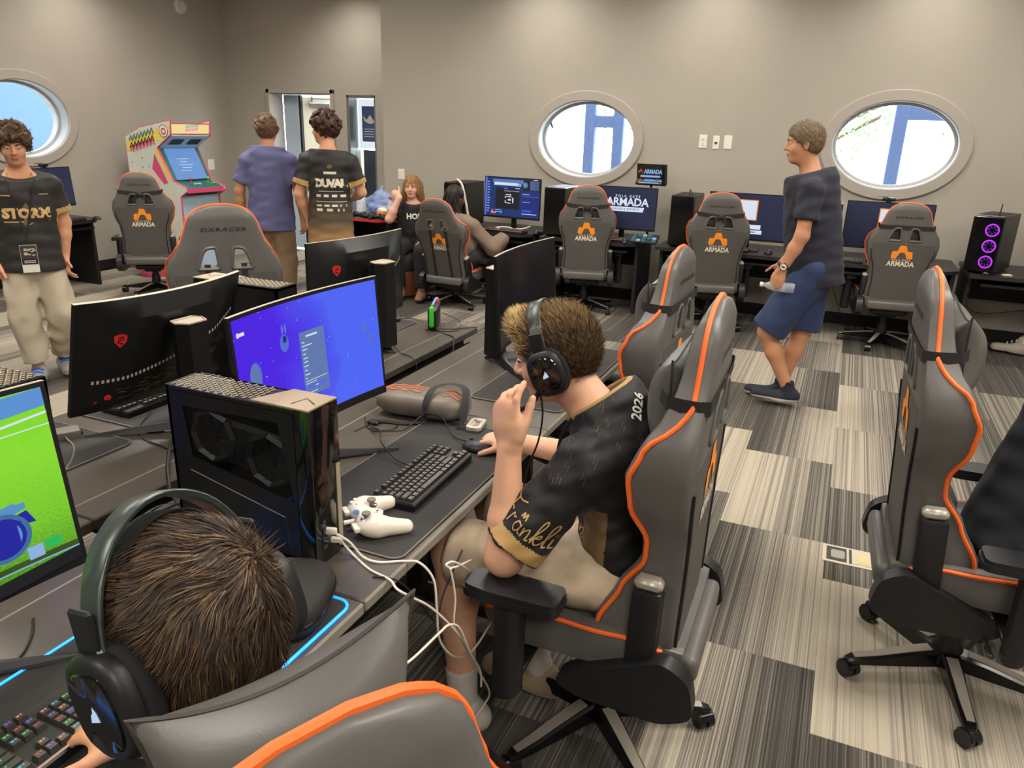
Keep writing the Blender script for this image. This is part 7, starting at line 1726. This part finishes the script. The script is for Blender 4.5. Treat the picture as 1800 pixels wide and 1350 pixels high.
# --- walking man in navy
hd = dict(fing=[(35, 55, 30)] * 4, thumb=(.7, .4, .6))
P = person('man in a navy shirt and blue shorts walking left with a water bottle', (-.22, 5.10, 0), (-.305, 5.10, 1.645), (-.98, -.14, -.10), (-.235, 5.10, 1.455), ((-.215, 4.925, 1.385), (-.235, 5.275, 1.385)), ((-.225, 4.865, 1.125), (-.17, 5.335, 1.12)), ((-.315, 4.880, .905), (-.33, 5.31, .90)),
           (((-.20, .02, -1), (.25, .95, -.1), (-1, .2, .2), dict(fing=[(40, 60, 30)] * 4, thumb=(.75, .35, .7))), ((-.2, 0, -1), (0, -1, 0), (-1, 0, 0))), (-.135, 5.10, .93), (1, 0, .1), ((-.14, 5.02, .90), (-.14, 5.185, .90)), ((-.355, 5.02, .485), (-.155, 5.175, .48)), ((-.185, 5.03, .125), (-.235, 5.165, .095)), SK3, .006, 1.0, mat('brow_grey', rgb(96, 80, 66), .8))
NAVY = cloth('navy_knit', rgb(36, 37, 50)); NSH = cloth('blue_shorts', rgb(42, 56, 92))
sh_ = shirt(P, NAVY, (-.125, 5.10, .80), .66, .076, (.165, .185), .98, ncut=(-.3, 0, 1), neckup=.02)
MB_ = MB().box((-.16, 4.952, .865), (.03, .002, .006)); P.part('hem_tag', MB_.data('hem_tag', WHITEP, False), sh_)
pants(P, NSH, .96, (.112, .115, .1), name='shorts')
for i in (0, 1): P.sdf('sock', [fcone(P.A[i] + V3((0, 0, -.02)), P.A[i] + V3((0, 0, .05)), .040, .041)], .006, cloth('navy_sock', rgb(28, 30, 42)))
NVS = mat('navy_mesh_shoe', rgb(34, 36, 48), .8); SOLE2 = mat('cream_sole', rgb(214, 206, 190), .7)
shoe(P, P.A[0] + V3((0, 0, .015)), (-1, 0, -.2), .11, [NVS, SOLE2], L=.30); shoe(P, P.A[1], (-1, .05, 0), .095, [NVS, SOLE2], L=.30)
hg = [hairm('hair_grey_brown', rgb(116, 96, 74)), hairm('hair_sandy', rgb(150, 124, 92)), hairm('hair_grey', rgb(158, 146, 128))]
h_ = cap_hair(P, hg[0], .010, (.100, .074), (-.050, -.070)); strands('hair_strands', P, h_.data, 5000, hg, .022, lambda p, nn: np.tile(P.R @ V3((0, .5, .5)), (len(p), 1)), .0026, 2, 3, .45, .35, None, h_)
t = thing('wristwatch', 'black wristwatch with a pale dial on the walking man\'s wrist', 'watch', (-.303, 4.879, .938)); ax = Vector((-.315 + .225, .015, .905 - 1.125)).normalized(); x_ = ax.orthogonal().normalized(); y_ = ax.cross(x_)
MB().tube([x_ * (.034 * math.cos(a)) + y_ * (.034 * math.sin(a)) for a in [2 * PI * i / 24 for i in range(24)]], .009, 6, closed=True).build('strap', STRAP, t); MB().cyl((0, -.030, 0), (0, -.040, 0), .021, n=20).build('dial', WHITEP, t); MB().tube([(.021 * math.cos(a), -.0395, .021 * math.sin(a)) for a in [2 * PI * i / 20 for i in range(20)]], .003, 5, closed=True).build('bezel', CHR, t)
t = thing('water_bottle', 'clear plastic water bottle in the walking man\'s hand', 'bottle', (-.325, 4.905, .805), 0); mb = MB(); mb.M = Matrix.Rotation(R_(-88), 4, 'Y') @ Matrix.Translation((0, 0, -.10)); mb.lathe([(.028, 0), (.031, .008), (.031, .05), (.028, .055), (.031, .06), (.031, .12), (.022, .155), (.013, .175), (.013, .185)], 18); mb.build('bottle_body', CLR, t); mb = MB(); mb.M = Matrix.Rotation(R_(-88), 4, 'Y') @ Matrix.Translation((0, 0, -.10)); mb.lathe([(.015, .185), (.015, .203), (.012, .205)], 14); mb.build('cap', WHITEP, t)

# --- young man with STORM jersey at the left
f3 = (.82, -.57); L = local((-4.705, 3.235, 0), f3)
P = person('young man at the left edge in a black jersey reading STORM and pale sweatpants', (-4.73, 3.20, 0), L(.02, .05, 1.495), (.80, -.58, -.22), L(.015, .0, 1.315), (L(.17, 0, 1.255), L(-.14, 0, 1.255)), (L(.24, -.02, 1.02), L(-.185, -.05, 1.02)), (L(.20, .02, .80), L(-.16, -.03, .80)),
           (((0, 0, -1), (.57, .82, 0), (.82, -.57, 0)), ((.3, -.2, -.9), (.57, .82, 0), (.82, -.57, 0))), L(.02, 0, .86), (f3[0], f3[1], .05), (L(.105, 0, .79), L(-.045, 0, .79)), (L(.12, .06, .45), L(-.09, .06, .45)), (L(.09, .06, .10), L(-.06, -.14, .10)), SK2, .0065, .95, BROW, (0, -.003))
P.S = [P.S[0], P.S[1]]
JB3 = cloth('black_storm_jersey', rgb(38, 35, 34), rough=.6)
def mi3(Q):
    m = np.zeros(len(Q))
    for i in (0, 1):
        d_ = (P.E[i] - P.S[i]); Ls = np.linalg.norm(d_) * .66; d_ = d_ / np.linalg.norm(d_); t_ = (Q - P.S[i]) @ d_; rad = np.linalg.norm(Q - P.S[i] - np.outer(t_, d_), axis=1); m[(rad < .085) & (t_ > Ls - .035)] = 1
    return m
sh_ = shirt(P, [JB3, GOLD], L(.03, 0, .74), .66, .074, (.14, .190), .78, mi3, ncut=(.25, -.17, 1), res=.0065); b_ = bvh_of(sh_.data)
rt = V3((.57, .82, 0))  # viewer's right while facing him
o3 = L(.01, .12, 1.10)
P.decal('chest_lettering', [text2d('STORM', .078, .005, .0, 1.0)], o3, rt, (0, 0, 1), f3 + (0,), b_, mat('bright_gold_print', rgb(206, 168, 110), .5), sh_, .003)
P.decal('chest_bolt', [poly2d([(a * .62 - .002, b * .95) for a, b in [(.03, .15), (-.005, .05), (-.022, .05), (-.002, -.02), (-.02, -.02), (-.055, -.14), (.03, -.01), (.012, -.01), (.03, .05), (.018, .05)]])], o3, rt, (0, 0, 1), f3 + (0,), b_, TANP, sh_, .0018)
P.decal('lettering_underline', [rect2d(-.125, -.052, -.02, -.045), poly2d([(.02, -.055), (.12, -.04), (.12, -.048), (.0, -.068)]), rect2d(-.13, .105, -.07, .113), rect2d(.08, .11, .13, .116)], o3, rt, (0, 0, 1), f3 + (0,), b_, GOLD, sh_, .003)
mb = MB(); mb.tube([Vector(L(.015 + a * .07, .055 + .035 * math.cos(q), 1.325 - .02 * math.cos(q) + .0)) for a, q in [(math.sin(2 * PI * i / 24), 2 * PI * i / 24) for i in range(24)]], .005, 6, closed=True); P.part('neck_chain', mb.data('neck_chain', GOLD), sh_)
# lanyard and badge
t = thing('lanyard_badge', 'black lanyard with a white printed badge on the STORM jersey', 'badge', tuple(L(.04, .14, .86)))
def onb(u, z, up=.004):
    p = Vector(L(u, .4, z)); q = b_.ray_cast(p, Vector((-f3[0], -f3[1], 0))); return (q[0] if q[0] else Vector(L(u, .12, z))) + Vector((f3[0], f3[1], 0)) * up
org = Vector(L(.04, .14, .86))
mb = MB()
for sx in (-1, 1): mb.tube([onb(.015 + sx * .075 * (1 - k / 8) + .02 * k / 8, 1.30 - .34 * k / 8) - org for k in range(9)], .005, 6)
mb.tube([onb(.035, .96 - .015 * k) - org for k in range(4)], .004, 6); mb.build('lanyard', STRAP, t)
def bq(u, v): return (Vector(L(.035 + u, .0, .83 + v)) + Vector((f3[0], f3[1], 0)) * (onb(.035, .83).xy - Vector(L(.035, 0, .83)).xy).length) - org + Vector((f3[0], f3[1], 0)) * .012
for nm, x0, y0, x1, y1, m_, dd in (('badge_card', -.045, -.085, .045, .085, WHITEP, 0), ('badge_header', -.043, .0, .043, .083, mat('badge_dark', rgb(60, 54, 50), .6), .0015), ('badge_band', -.043, -.035, .043, .0, mat('badge_black', rgb(30, 30, 34), .6), .0015)):
    mb = MB(); o_ = Vector((f3[0], f3[1], 0)) * dd; mb.add([bq(a, b) + o_ for a, b in ((x0, y0), (x1, y0), (x1, y1), (x0, y1))] + [bq(a, b) + o_ - Vector((f3[0], f3[1], 0)) * .002 for a, b in ((x0, y0), (x1, y0), (x1, y1), (x0, y1))], [[0, 1, 2, 3], [7, 6, 5, 4], [0, 4, 5, 1], [1, 5, 6, 2], [2, 6, 7, 3], [3, 7, 4, 0]]); q_ = mb.build(nm, m_, t, smooth=False)
mb = MB(); rq = random.Random(6)
for k in range(16): x0, y0 = rq.uniform(-.038, .02), rq.uniform(.006, .07); mb.add([bq(a, b) + Vector((f3[0], f3[1], 0)) * .0025 for a, b in ((x0, y0), (x0 + .016, y0), (x0 + .016, y0 + .006), (x0, y0 + .006))], [[0, 1, 2, 3]])
for y0 in (-.015, -.025): mb.add([bq(a, b) + Vector((f3[0], f3[1], 0)) * .0025 for a, b in ((-.03, y0), (.03, y0), (.03, y0 + .005), (-.03, y0 + .005))], [[0, 1, 2, 3]])
stuff(mb.build('badge_print', mat('badge_cream', rgb(210, 200, 180), .6), t, smooth=False))
SWT = cloth('oatmeal_sweatpants', rgb(186, 174, 152), .05, .4); pants(P, SWT, 1.86, (.098, .090, .075), .0075, wob=wobble(.007, 26, 12))
GZ = mat('grey_suede_trainer', rgb(150, 148, 142), .8); LCE = mat('blue_laces', rgb(50, 92, 190), .7)
for i, d_ in ((0, (.7, -.7, 0)), (1, (.85, -.5, 0))):
    s_ = shoe(P, P.A[i], d_, .085, [GZ, mat('white_gum_sole', rgb(200, 190, 170), .7)], L=.28); dv = Vector(d_).normalized(); ba = Vector(P.A[i]) - Vector((0, 0, .0))
    for k in range(3):
        mb = MB(); c0 = ba + dv * (.05 + .03 * k) + Vector((0, 0, .012 - .012 * k)); sd = dv.cross(Vector((0, 0, 1))); mb.tube([c0 - sd * .034 - Vector((0, 0, .012)), c0, c0 + sd * .034 - Vector((0, 0, .012))], .007, 6); P.part('lace', mb.data('lace', LCE), s_)
HC = hairm('hair_curly_brown', rgb(72, 52, 36)); HC2 = hairm('hair_curly_light', rgb(112, 82, 54)); h_ = cap_hair(P, HC, .018, (.100, .052), (-.05, -.06), 90, .015, 4, .14, .0055)
strands('hair_strands', P, h_.data, 2600, [HC, HC2], .028, lambda p, nn: np.tile(P.R @ V3((.3, .5, -.5)), (len(p), 1)), .003, 3, 4, .3, .5, None, h_, wave=.3)

# --- man in a blue purple polo, seen from behind
f4 = (-.42, .90); L = local((-4.66, 5.42, 0), f4)
P = person('man in a blue purple polo and tan trousers seen from behind near the door', (-4.66, 5.42, 0), L(.0, .04, 1.595), f4 + (-.05,), L(0, -.01, 1.425), (L(.18, 0, 1.345), L(-.18, 0, 1.345))[::-1], (L(-.265, .0, 1.09), L(.25, .0, 1.09)), (L(-.275, .06, .86), L(.255, .07, .85)),
           (((0, .1, -1), (1, 0, 0), tuple(f4) + (0,)), ((0, .1, -1), (-1, 0, 0), tuple(f4) + (0,))), L(0, 0, .90), f4 + (0,), (L(-.085, 0, .87), L(.085, 0, .87)), (L(-.10, .02, .48), L(.10, .02, .48)), (L(-.10, 0, .09), L(.10, -.02, .09)), SK3, .0075, 1.0)
POLO = cloth('blue_purple_polo', rgb(92, 92, 132)); sh_ = shirt(P, POLO, L(0, 0, .76), .72, .078, (.17, .205), .72, ncut=(0, .1, 1), neckup=.03)
mb = MB(); mb.tube([Vector(L(.066 * math.cos(a), .064 * math.sin(a), 1.455)) for a in [2 * PI * i / 24 for i in range(24)]], .013, 6, closed=True); P.part('collar', mb.data('collar', POLO), sh_)
pants(P, cloth('tan_chinos', rgb(128, 104, 78)), 1.92, (.105, .088, .072)); [shoe(P, P.A[i], f4 + (0,), .085, [DSH, SOLEW]) for i in (0, 1)]
h_ = cap_hair(P, hairm('hair_brown_short', rgb(92, 66, 46)), .013, (.095, .07), (-.055, -.06), 40, .012, 7, .05); strands('hair_strands', P, h_.data, 2500, [hairm('hair_brown_short', rgb(92, 66, 46)), hairm('hair_brown_pale', rgb(130, 96, 66))], .02, lambda p, nn: np.tile(P.R @ V3((0, .3, -.3)), (len(p), 1)), .0028, 2, 9, .5, .4, None, h_)  # short brown hair, paler brown strands mixed in at random
t = thing('wristband', 'black fitness band on the polo man\'s left wrist', 'wristband', tuple(P.W[0])); MB().tube([(.033 * math.cos(a), .033 * math.sin(a), .02) for a in [2 * PI * i / 20 for i in range(20)]], .008, 6, closed=True).build('strap', STRAP, t); MB().box((-.034, 0, .02), (.01, .024, .02), .003).build('display', PCG, t, smooth=False)

# --- curly haired man in a printed jersey, seen from behind
f5 = (-.38, .92); L = local((-4.03, 5.42, 0), f5)
P = person('curly haired man in a black and gold jersey with white print on its back', (-4.03, 5.42, 0), L(-.03, .03, 1.625), (-.96, -.10, -.08), L(0, -.01, 1.45), (L(.18, 0, 1.37), L(-.18, 0, 1.37))[::-1], (L(-.25, -.03, 1.10), L(.26, .05, 1.12)), (L(-.20, .05, .87), L(.14, .22, 1.05)),
           (((.15, .1, -1), (1, 0, 0), tuple(f5) + (0,)), ((-.9, .4, .0), (0, 0, -1), (-.3, -.8, .3))), L(0, 0, .90), f5 + (0,), (L(-.085, 0, .87), L(.085, 0, .87)), (L(-.09, .03, .48), L(.10, .02, .48)), (L(-.10, 0, .09), L(.10, -.02, .09)), SK2, .0065, 1.0)
def fade_mat():
    m = bpy.data.materials.new('black_to_bronze_jersey'); m.use_nodes = True; nt = m.node_tree; b = nt.nodes['Principled BSDF']; b.inputs['Roughness'].default_value = .65
    tc = nt.nodes.new('ShaderNodeTexCoord'); sp = nt.nodes.new('ShaderNodeSeparateXYZ'); nt.links.new(tc.outputs['Object'], sp.inputs[0]); mr = nt.nodes.new('ShaderNodeMapRange'); mr.inputs[1].default_value = .76; mr.inputs[2].default_value = 1.12; nt.links.new(sp.outputs[2], mr.inputs[0])
    cr = nt.nodes.new('ShaderNodeValToRGB'); cr.color_ramp.elements[0].color = rgb(150, 116, 72); cr.color_ramp.elements[1].color = rgb(34, 31, 30); cr.color_ramp.elements.new(.35).color = rgb(84, 68, 50); nt.links.new(mr.outputs[0], cr.inputs[0]); nt.links.new(cr.outputs[0], b.inputs['Base Color']); return m
def mi5(Q):
    m = np.zeros(len(Q))
    for i in (0, 1):
        d_ = (P.E[i] - P.S[i]); Ls = np.linalg.norm(d_) * .72; d_ = d_ / np.linalg.norm(d_); t_ = (Q - P.S[i]) @ d_; rad = np.linalg.norm(Q - P.S[i] - np.outer(t_, d_), axis=1); m[(rad < .095) & (t_ > Ls - .045)] = 1
    return m
sh_ = shirt(P, [fade_mat(), GOLD], L(0, -.01, .70), .72, .078, (.16, .20), .74, mi5, ncut=(0, .1, 1), res=.0065); b_ = bvh_of(sh_.data)
rt = (Vector(f5 + (0,)).cross(Vector((0, 0, 1)))).normalized(); bk = Vector((-f5[0], -f5[1], 0)); o5 = L(.04, -.14, 1.20)
pr = [text2d('DUVAL', .085, .006, -.05, .85), rect2d(-.05, .075, .05, .095), rect2d(-.10, -.065, .10, -.061)]
for r_, (n_, w_, h2) in enumerate(((4, .04, .022), (1, .24, .004), (4, .045, .016), (3, .05, .022))):
    for k in range(n_): pr.append(rect2d(-.12 + k * .26 / n_, -.11 - .038 * r_, -.12 + k * .26 / n_ + w_, -.11 - .038 * r_ + h2))
stuff(P.decal('back_print', pr, o5, rt, (0, 0, 1), bk, b_, mat('cream_back_print', rgb(214, 204, 184), .6), sh_, .003))
P.decal('neck_emblem', [disc2d(0, .135, .022, .016, 14)], o5, rt, (0, 0, 1), bk, b_, TANP, sh_, .003)
mb = MB(); mb.tube([Vector(L(.064 * math.cos(a), .062 * math.sin(a), 1.47)) for a in [2 * PI * i / 24 for i in range(24)]], .006, 6, closed=True); P.part('lanyard', mb.data('lanyard', STRAP), sh_)
pants(P, cloth('charcoal_trousers', rgb(66, 58, 52)), 1.92, (.10, .085, .07)); [shoe(P, P.A[i], f5 + (0,), .085, [DSH, SOLEW]) for i in (0, 1)]
cap_hair(P, hairm('hair_dark_curls', rgb(62, 40, 30)), .018, (.100, .060), (-.05, -.11), 150, .015, 11, .16, .0055)

# --- girl resting her cheek on her hand
L = local((-4.05, 6.86, 0), (.36, -.93)); f6 = (.36, -.93)
P = person('girl with long light brown hair in a black shirt resting her cheek on her hand', (-4.06, 6.76, 0), L(.02, .06, 1.085), (.30, -.95, -.05), L(.0, .03, .925), (L(.155, .03, .865), L(-.15, .03, .86)), (L(.235, .17, .770), L(-.19, .08, .64)), (L(.130, .165, .985), L(-.10, .26, .55)),
           (((-.75, -.1, .55), (-.1, .9, -.2), (.2, -.3, .9), dict(fing=[(45, 70, 40)] * 4, s=.85)), ((.3, -.9, -.2), (0, 0, -1), (1, .2, 0))), L(0, -.02, .53), f6 + (0,), (L(.09, .0, .50), L(-.09, .0, .50)), (L(.13, .38, .49), L(-.12, .38, .49)), (L(.10, .36, .09), L(-.12, .40, .09)), SK5, .006, .95, mat('brow_sandy', rgb(120, 92, 66), .8))
BLK = cloth('black_tee', rgb(26, 25, 27)); sh_ = shirt(P, BLK, L(0, 0, .50), .62, .07, (.14, .165), .72, ncut=(.1, -.3, 1)); b_ = bvh_of(sh_.data)
stuff(P.decal('chest_print', [text2d('HOPE', .075, .003)], L(-.03, .14, .80), (.93, .36, 0), (0, 0, 1), (.36, -.93, 0), b_, WPRT, sh_, .003))
pants(P, cloth('black_leggings', rgb(28, 27, 30)), 1.9, (.098, .075, .066)); [shoe(P, P.A[i], (.3, -.95, 0), .085, [mat('tan_sandal', rgb(150, 110, 92), .7), DSH], L=.24, name='sandal') for i in (0, 1)]
T6 = lambda x, y, z: P.hc + P.R @ (V3((x, y, z)) * P.hs); G1, G2 = hairm('hair_light_brown', rgb(136, 98, 60)), hairm('hair_golden', rgb(178, 134, 82))
ex = []
for sx in (-1, 1):
    for k in range(5): ex += [cone(T6(sx * (.06 + .006 * k), .03 - .022 * k, .03), T6(sx * (.082 + .004 * k), .045 - .02 * k, -.10), .020, .022, k=.012), cone(T6(sx * (.082 + .004 * k), .045 - .02 * k, -.10), T6(sx * (.062 + .006 * k), .085 - .024 * k, -.285 + .01 * k), .022, .012, k=.012)]
h_ = P.sdf('hair', hair_cap(P.hc, P.R, P.hs, .010) + ex, .0055, G1, cuts=[(P.hc + P.R @ V3((0, .088, .05)), P.R @ V3((0, 1, -.42)))], it=1)
strands('hair_strands', P, h_.data, 3500, [G1, G2], .06, lambda p, nn: np.tile(V3((0, 0, -1)), (len(p), 1)), .003, 3, 14, .04, .12, None, h_)

# --- person with braids in the reclined chair
L = local((-3.36, 6.66, 0), (.08, 1)); f7 = (.08, 1)
P = person('person with long dark braids in a taupe hoodie at the chat screen', (-3.42, 6.56, 0), L(-.13, .0, 1.02), (.25, .95, -.1), L(-.11, -.04, .86), (L(.10, -.04, .76), L(-.28, -.06, .76))[::-1], (L(-.36, .12, .60), L(.26, .06, .57)), (L(-.22, .32, .70), L(.30, .30, .66)),
           (((0, 1, 0), (0, 0, -1), (1, 0, 0)), ((0, 1, 0.1), (0, 0, -1), (-1, 0, 0))), L(-.04, -.02, .48), f7 + (-.3,), (L(-.12, .0, .47), L(.07, .0, .47)), (L(-.15, .40, .45), L(.16, .40, .47)), (L(-.16, .42, .10), L(.15, .44, .10)), SK4, .007, .98)
TAU = cloth('taupe_hoodie', rgb(124, 106, 90), .08, .4); sh_ = shirt(P, TAU, L(-.04, 0, .42), 1.75, .082, (.16, .18), .75, ncut=(.0, .3, 1), wob=wobble(.007, 30, 21)); P.sdf('hood', [cone(L(-.22, -.15, .80), L(-.05, -.15, .80), .055, k=.04), cone(L(-.13, -.17, .79), L(-.13, -.16, .70), .06, k=.04)], .008, TAU, sh_)
pants(P, cloth('dark_jeans', rgb(46, 42, 44)), 1.9, (.10, .08, .066)); [shoe(P, P.A[i], (.08, 1, 0), .095, [mat('cream_trainer', rgb(188, 174, 150), .7), SOLEW], L=.27) for i in (0, 1)]
BR_ = hairm('hair_black_braids', rgb(34, 27, 25)); h_ = cap_hair(P, BR_, .012, (.095, .06), (-.05, -.07)); rs = random.Random(31)
for k in range(30):
    a = -PI * (.05 + .9 * k / 29); c0 = P.hc + P.R @ V3((.090 * math.cos(a), .108 * math.sin(a) - .012, rs.uniform(-.01, .06))); out = P.R @ V3((.03 * math.cos(a), .03 * math.sin(a), 0)); ln = rs.uniform(.24, .33)
    mb = MB(); pth = bez([c0 - out * .3, c0 + out * .5 + V3((0, 0, -.06)), c0 + out + V3((rs.uniform(-.02, .02), 0, -ln * .6)), c0 + out * .9 + V3((rs.uniform(-.03, .03), 0, -ln))], 9); mb.tube(pth, [.0062 * (1 + .25 * math.sin(q * 1.9)) * (1 - .4 * q / len(pth)) for q in range(len(pth))], 6); P.part('braid', mb.data('braid', BR_), h_)

# --- sitter in the right hand chair
L = local((.55, 2.51, 0), (1, .05)); f9 = (1, .05)
P = person('sitter at the right edge in a dark navy tee', (.55, 2.51, 0), L(.0, .27, 1.22), (.97, .1, -.25), L(0, .20, 1.055), (L(.17, .16, .985), L(-.17, .16, .985)), (L(.235, .22, .72), L(-.22, .24, .72)), (L(.17, .46, .70), L(-.14, .46, .70)),
           (((1, 0, 0), (0, 0, -1), (0, 1, 0)), ((1, 0, 0), (0, 0, -1), (0, -1, 0))), L(0, .08, .58), (1, 0, -.1), (L(.10, .10, .56), L(-.10, .10, .56)), (L(.13, .50, .56), L(-.13, .50, .56)), (L(.13, .52, .09), L(-.13, .52, .09)), SK2, .008, 1.0)
DN = cloth('dark_navy_tee', rgb(32, 34, 42)); shirt(P, DN, L(0, .06, .52), .72, .080, (.165, .185), .78, ncut=(.2, 0, 1), res=.007); pants(P, cloth('black_shorts', rgb(26, 27, 32)), .95, (.105, .095, .08), name='shorts'); [shoe(P, P.A[i], (1, 0, 0), .085, [DSH, SOLEW]) for i in (0, 1)]
h_ = cap_hair(P, HD, .010); strands('hair_strands', P, h_.data, 3000, [HD, HM], .02, lambda p, nn: np.tile(P.R @ V3((0, .2, -.4)), (len(p), 1)), .0028, 2, 19, .4, .35, None, h_)

# --- sitter at the right back desk: only a shin and a trainer reach into view
CH['c5'] = chair('grey gaming chair at the right back desk just outside the frame', (2.02, 6.72, 0), .1, -.04, .05, 'strap', spin=.3, scale=.97)
L = local((2.02, 6.74, 0), (-.1, 1)); f10 = (-.1, 1)
P = person('person at the right back desk, only a bare shin and grey trainer showing', (2.02, 6.74, 0), L(0, .10, 1.20), f10 + (-.1,), L(0, .02, 1.04), (L(.17, 0, .97), L(-.17, 0, .97)), (L(.24, .12, .73), L(-.24, .12, .73)), (L(.14, .30, .74), L(-.12, .30, .74)), (((-.1, 1, 0), (0, 0, -1), (-1, 0, 0)), ((-.1, 1, 0), (0, 0, -1), (1, 0, 0))),
           L(0, 0, .57), f10 + (0,), (L(.10, 0, .55), L(-.10, 0, .55)), (L(.14, .36, .56), L(-.16, .38, .56)), (V3((2.16, 7.05, .10)), V3((1.50, 7.28, .125))), SK3, .008, 1.0)
shirt(P, cloth('grey_tee', rgb(90, 90, 94)), L(0, 0, .52), .64, .074, (.15, .17), .7); pants(P, cloth('navy_shorts', rgb(40, 44, 58)), .9, (.108, .098, .09), name='shorts')
cap_hair(P, HD, .012); TR = mat('grey_mesh_trainer', rgb(168, 160, 146), .8)
for i, d_ in ((0, (-.1, 1, 0)), (1, (-1, .25, 0))):
    P.sdf('sock', [fcone(P.A[i] + V3((0, 0, -.03)), P.A[i] + (P.K[i] - P.A[i]) * .13, .040, .044)], .007, SOCK); s_ = shoe(P, P.A[i], d_, .115, [TR, SOLE2], L=.29)
    for k in range(3):
        dv = Vector(d_).normalized(); c0 = Vector(P.A[i]) + dv * (.045 + .03 * k) + Vector((0, 0, .005 - .014 * k)); sd = dv.cross(Vector((0, 0, 1))); mb = MB(); mb.tube([c0 - sd * .03 - Vector((0, 0, .01)), c0, c0 + sd * .03 - Vector((0, 0, .01))], .005, 6); P.part('lace', mb.data('lace', WHITEP), s_)
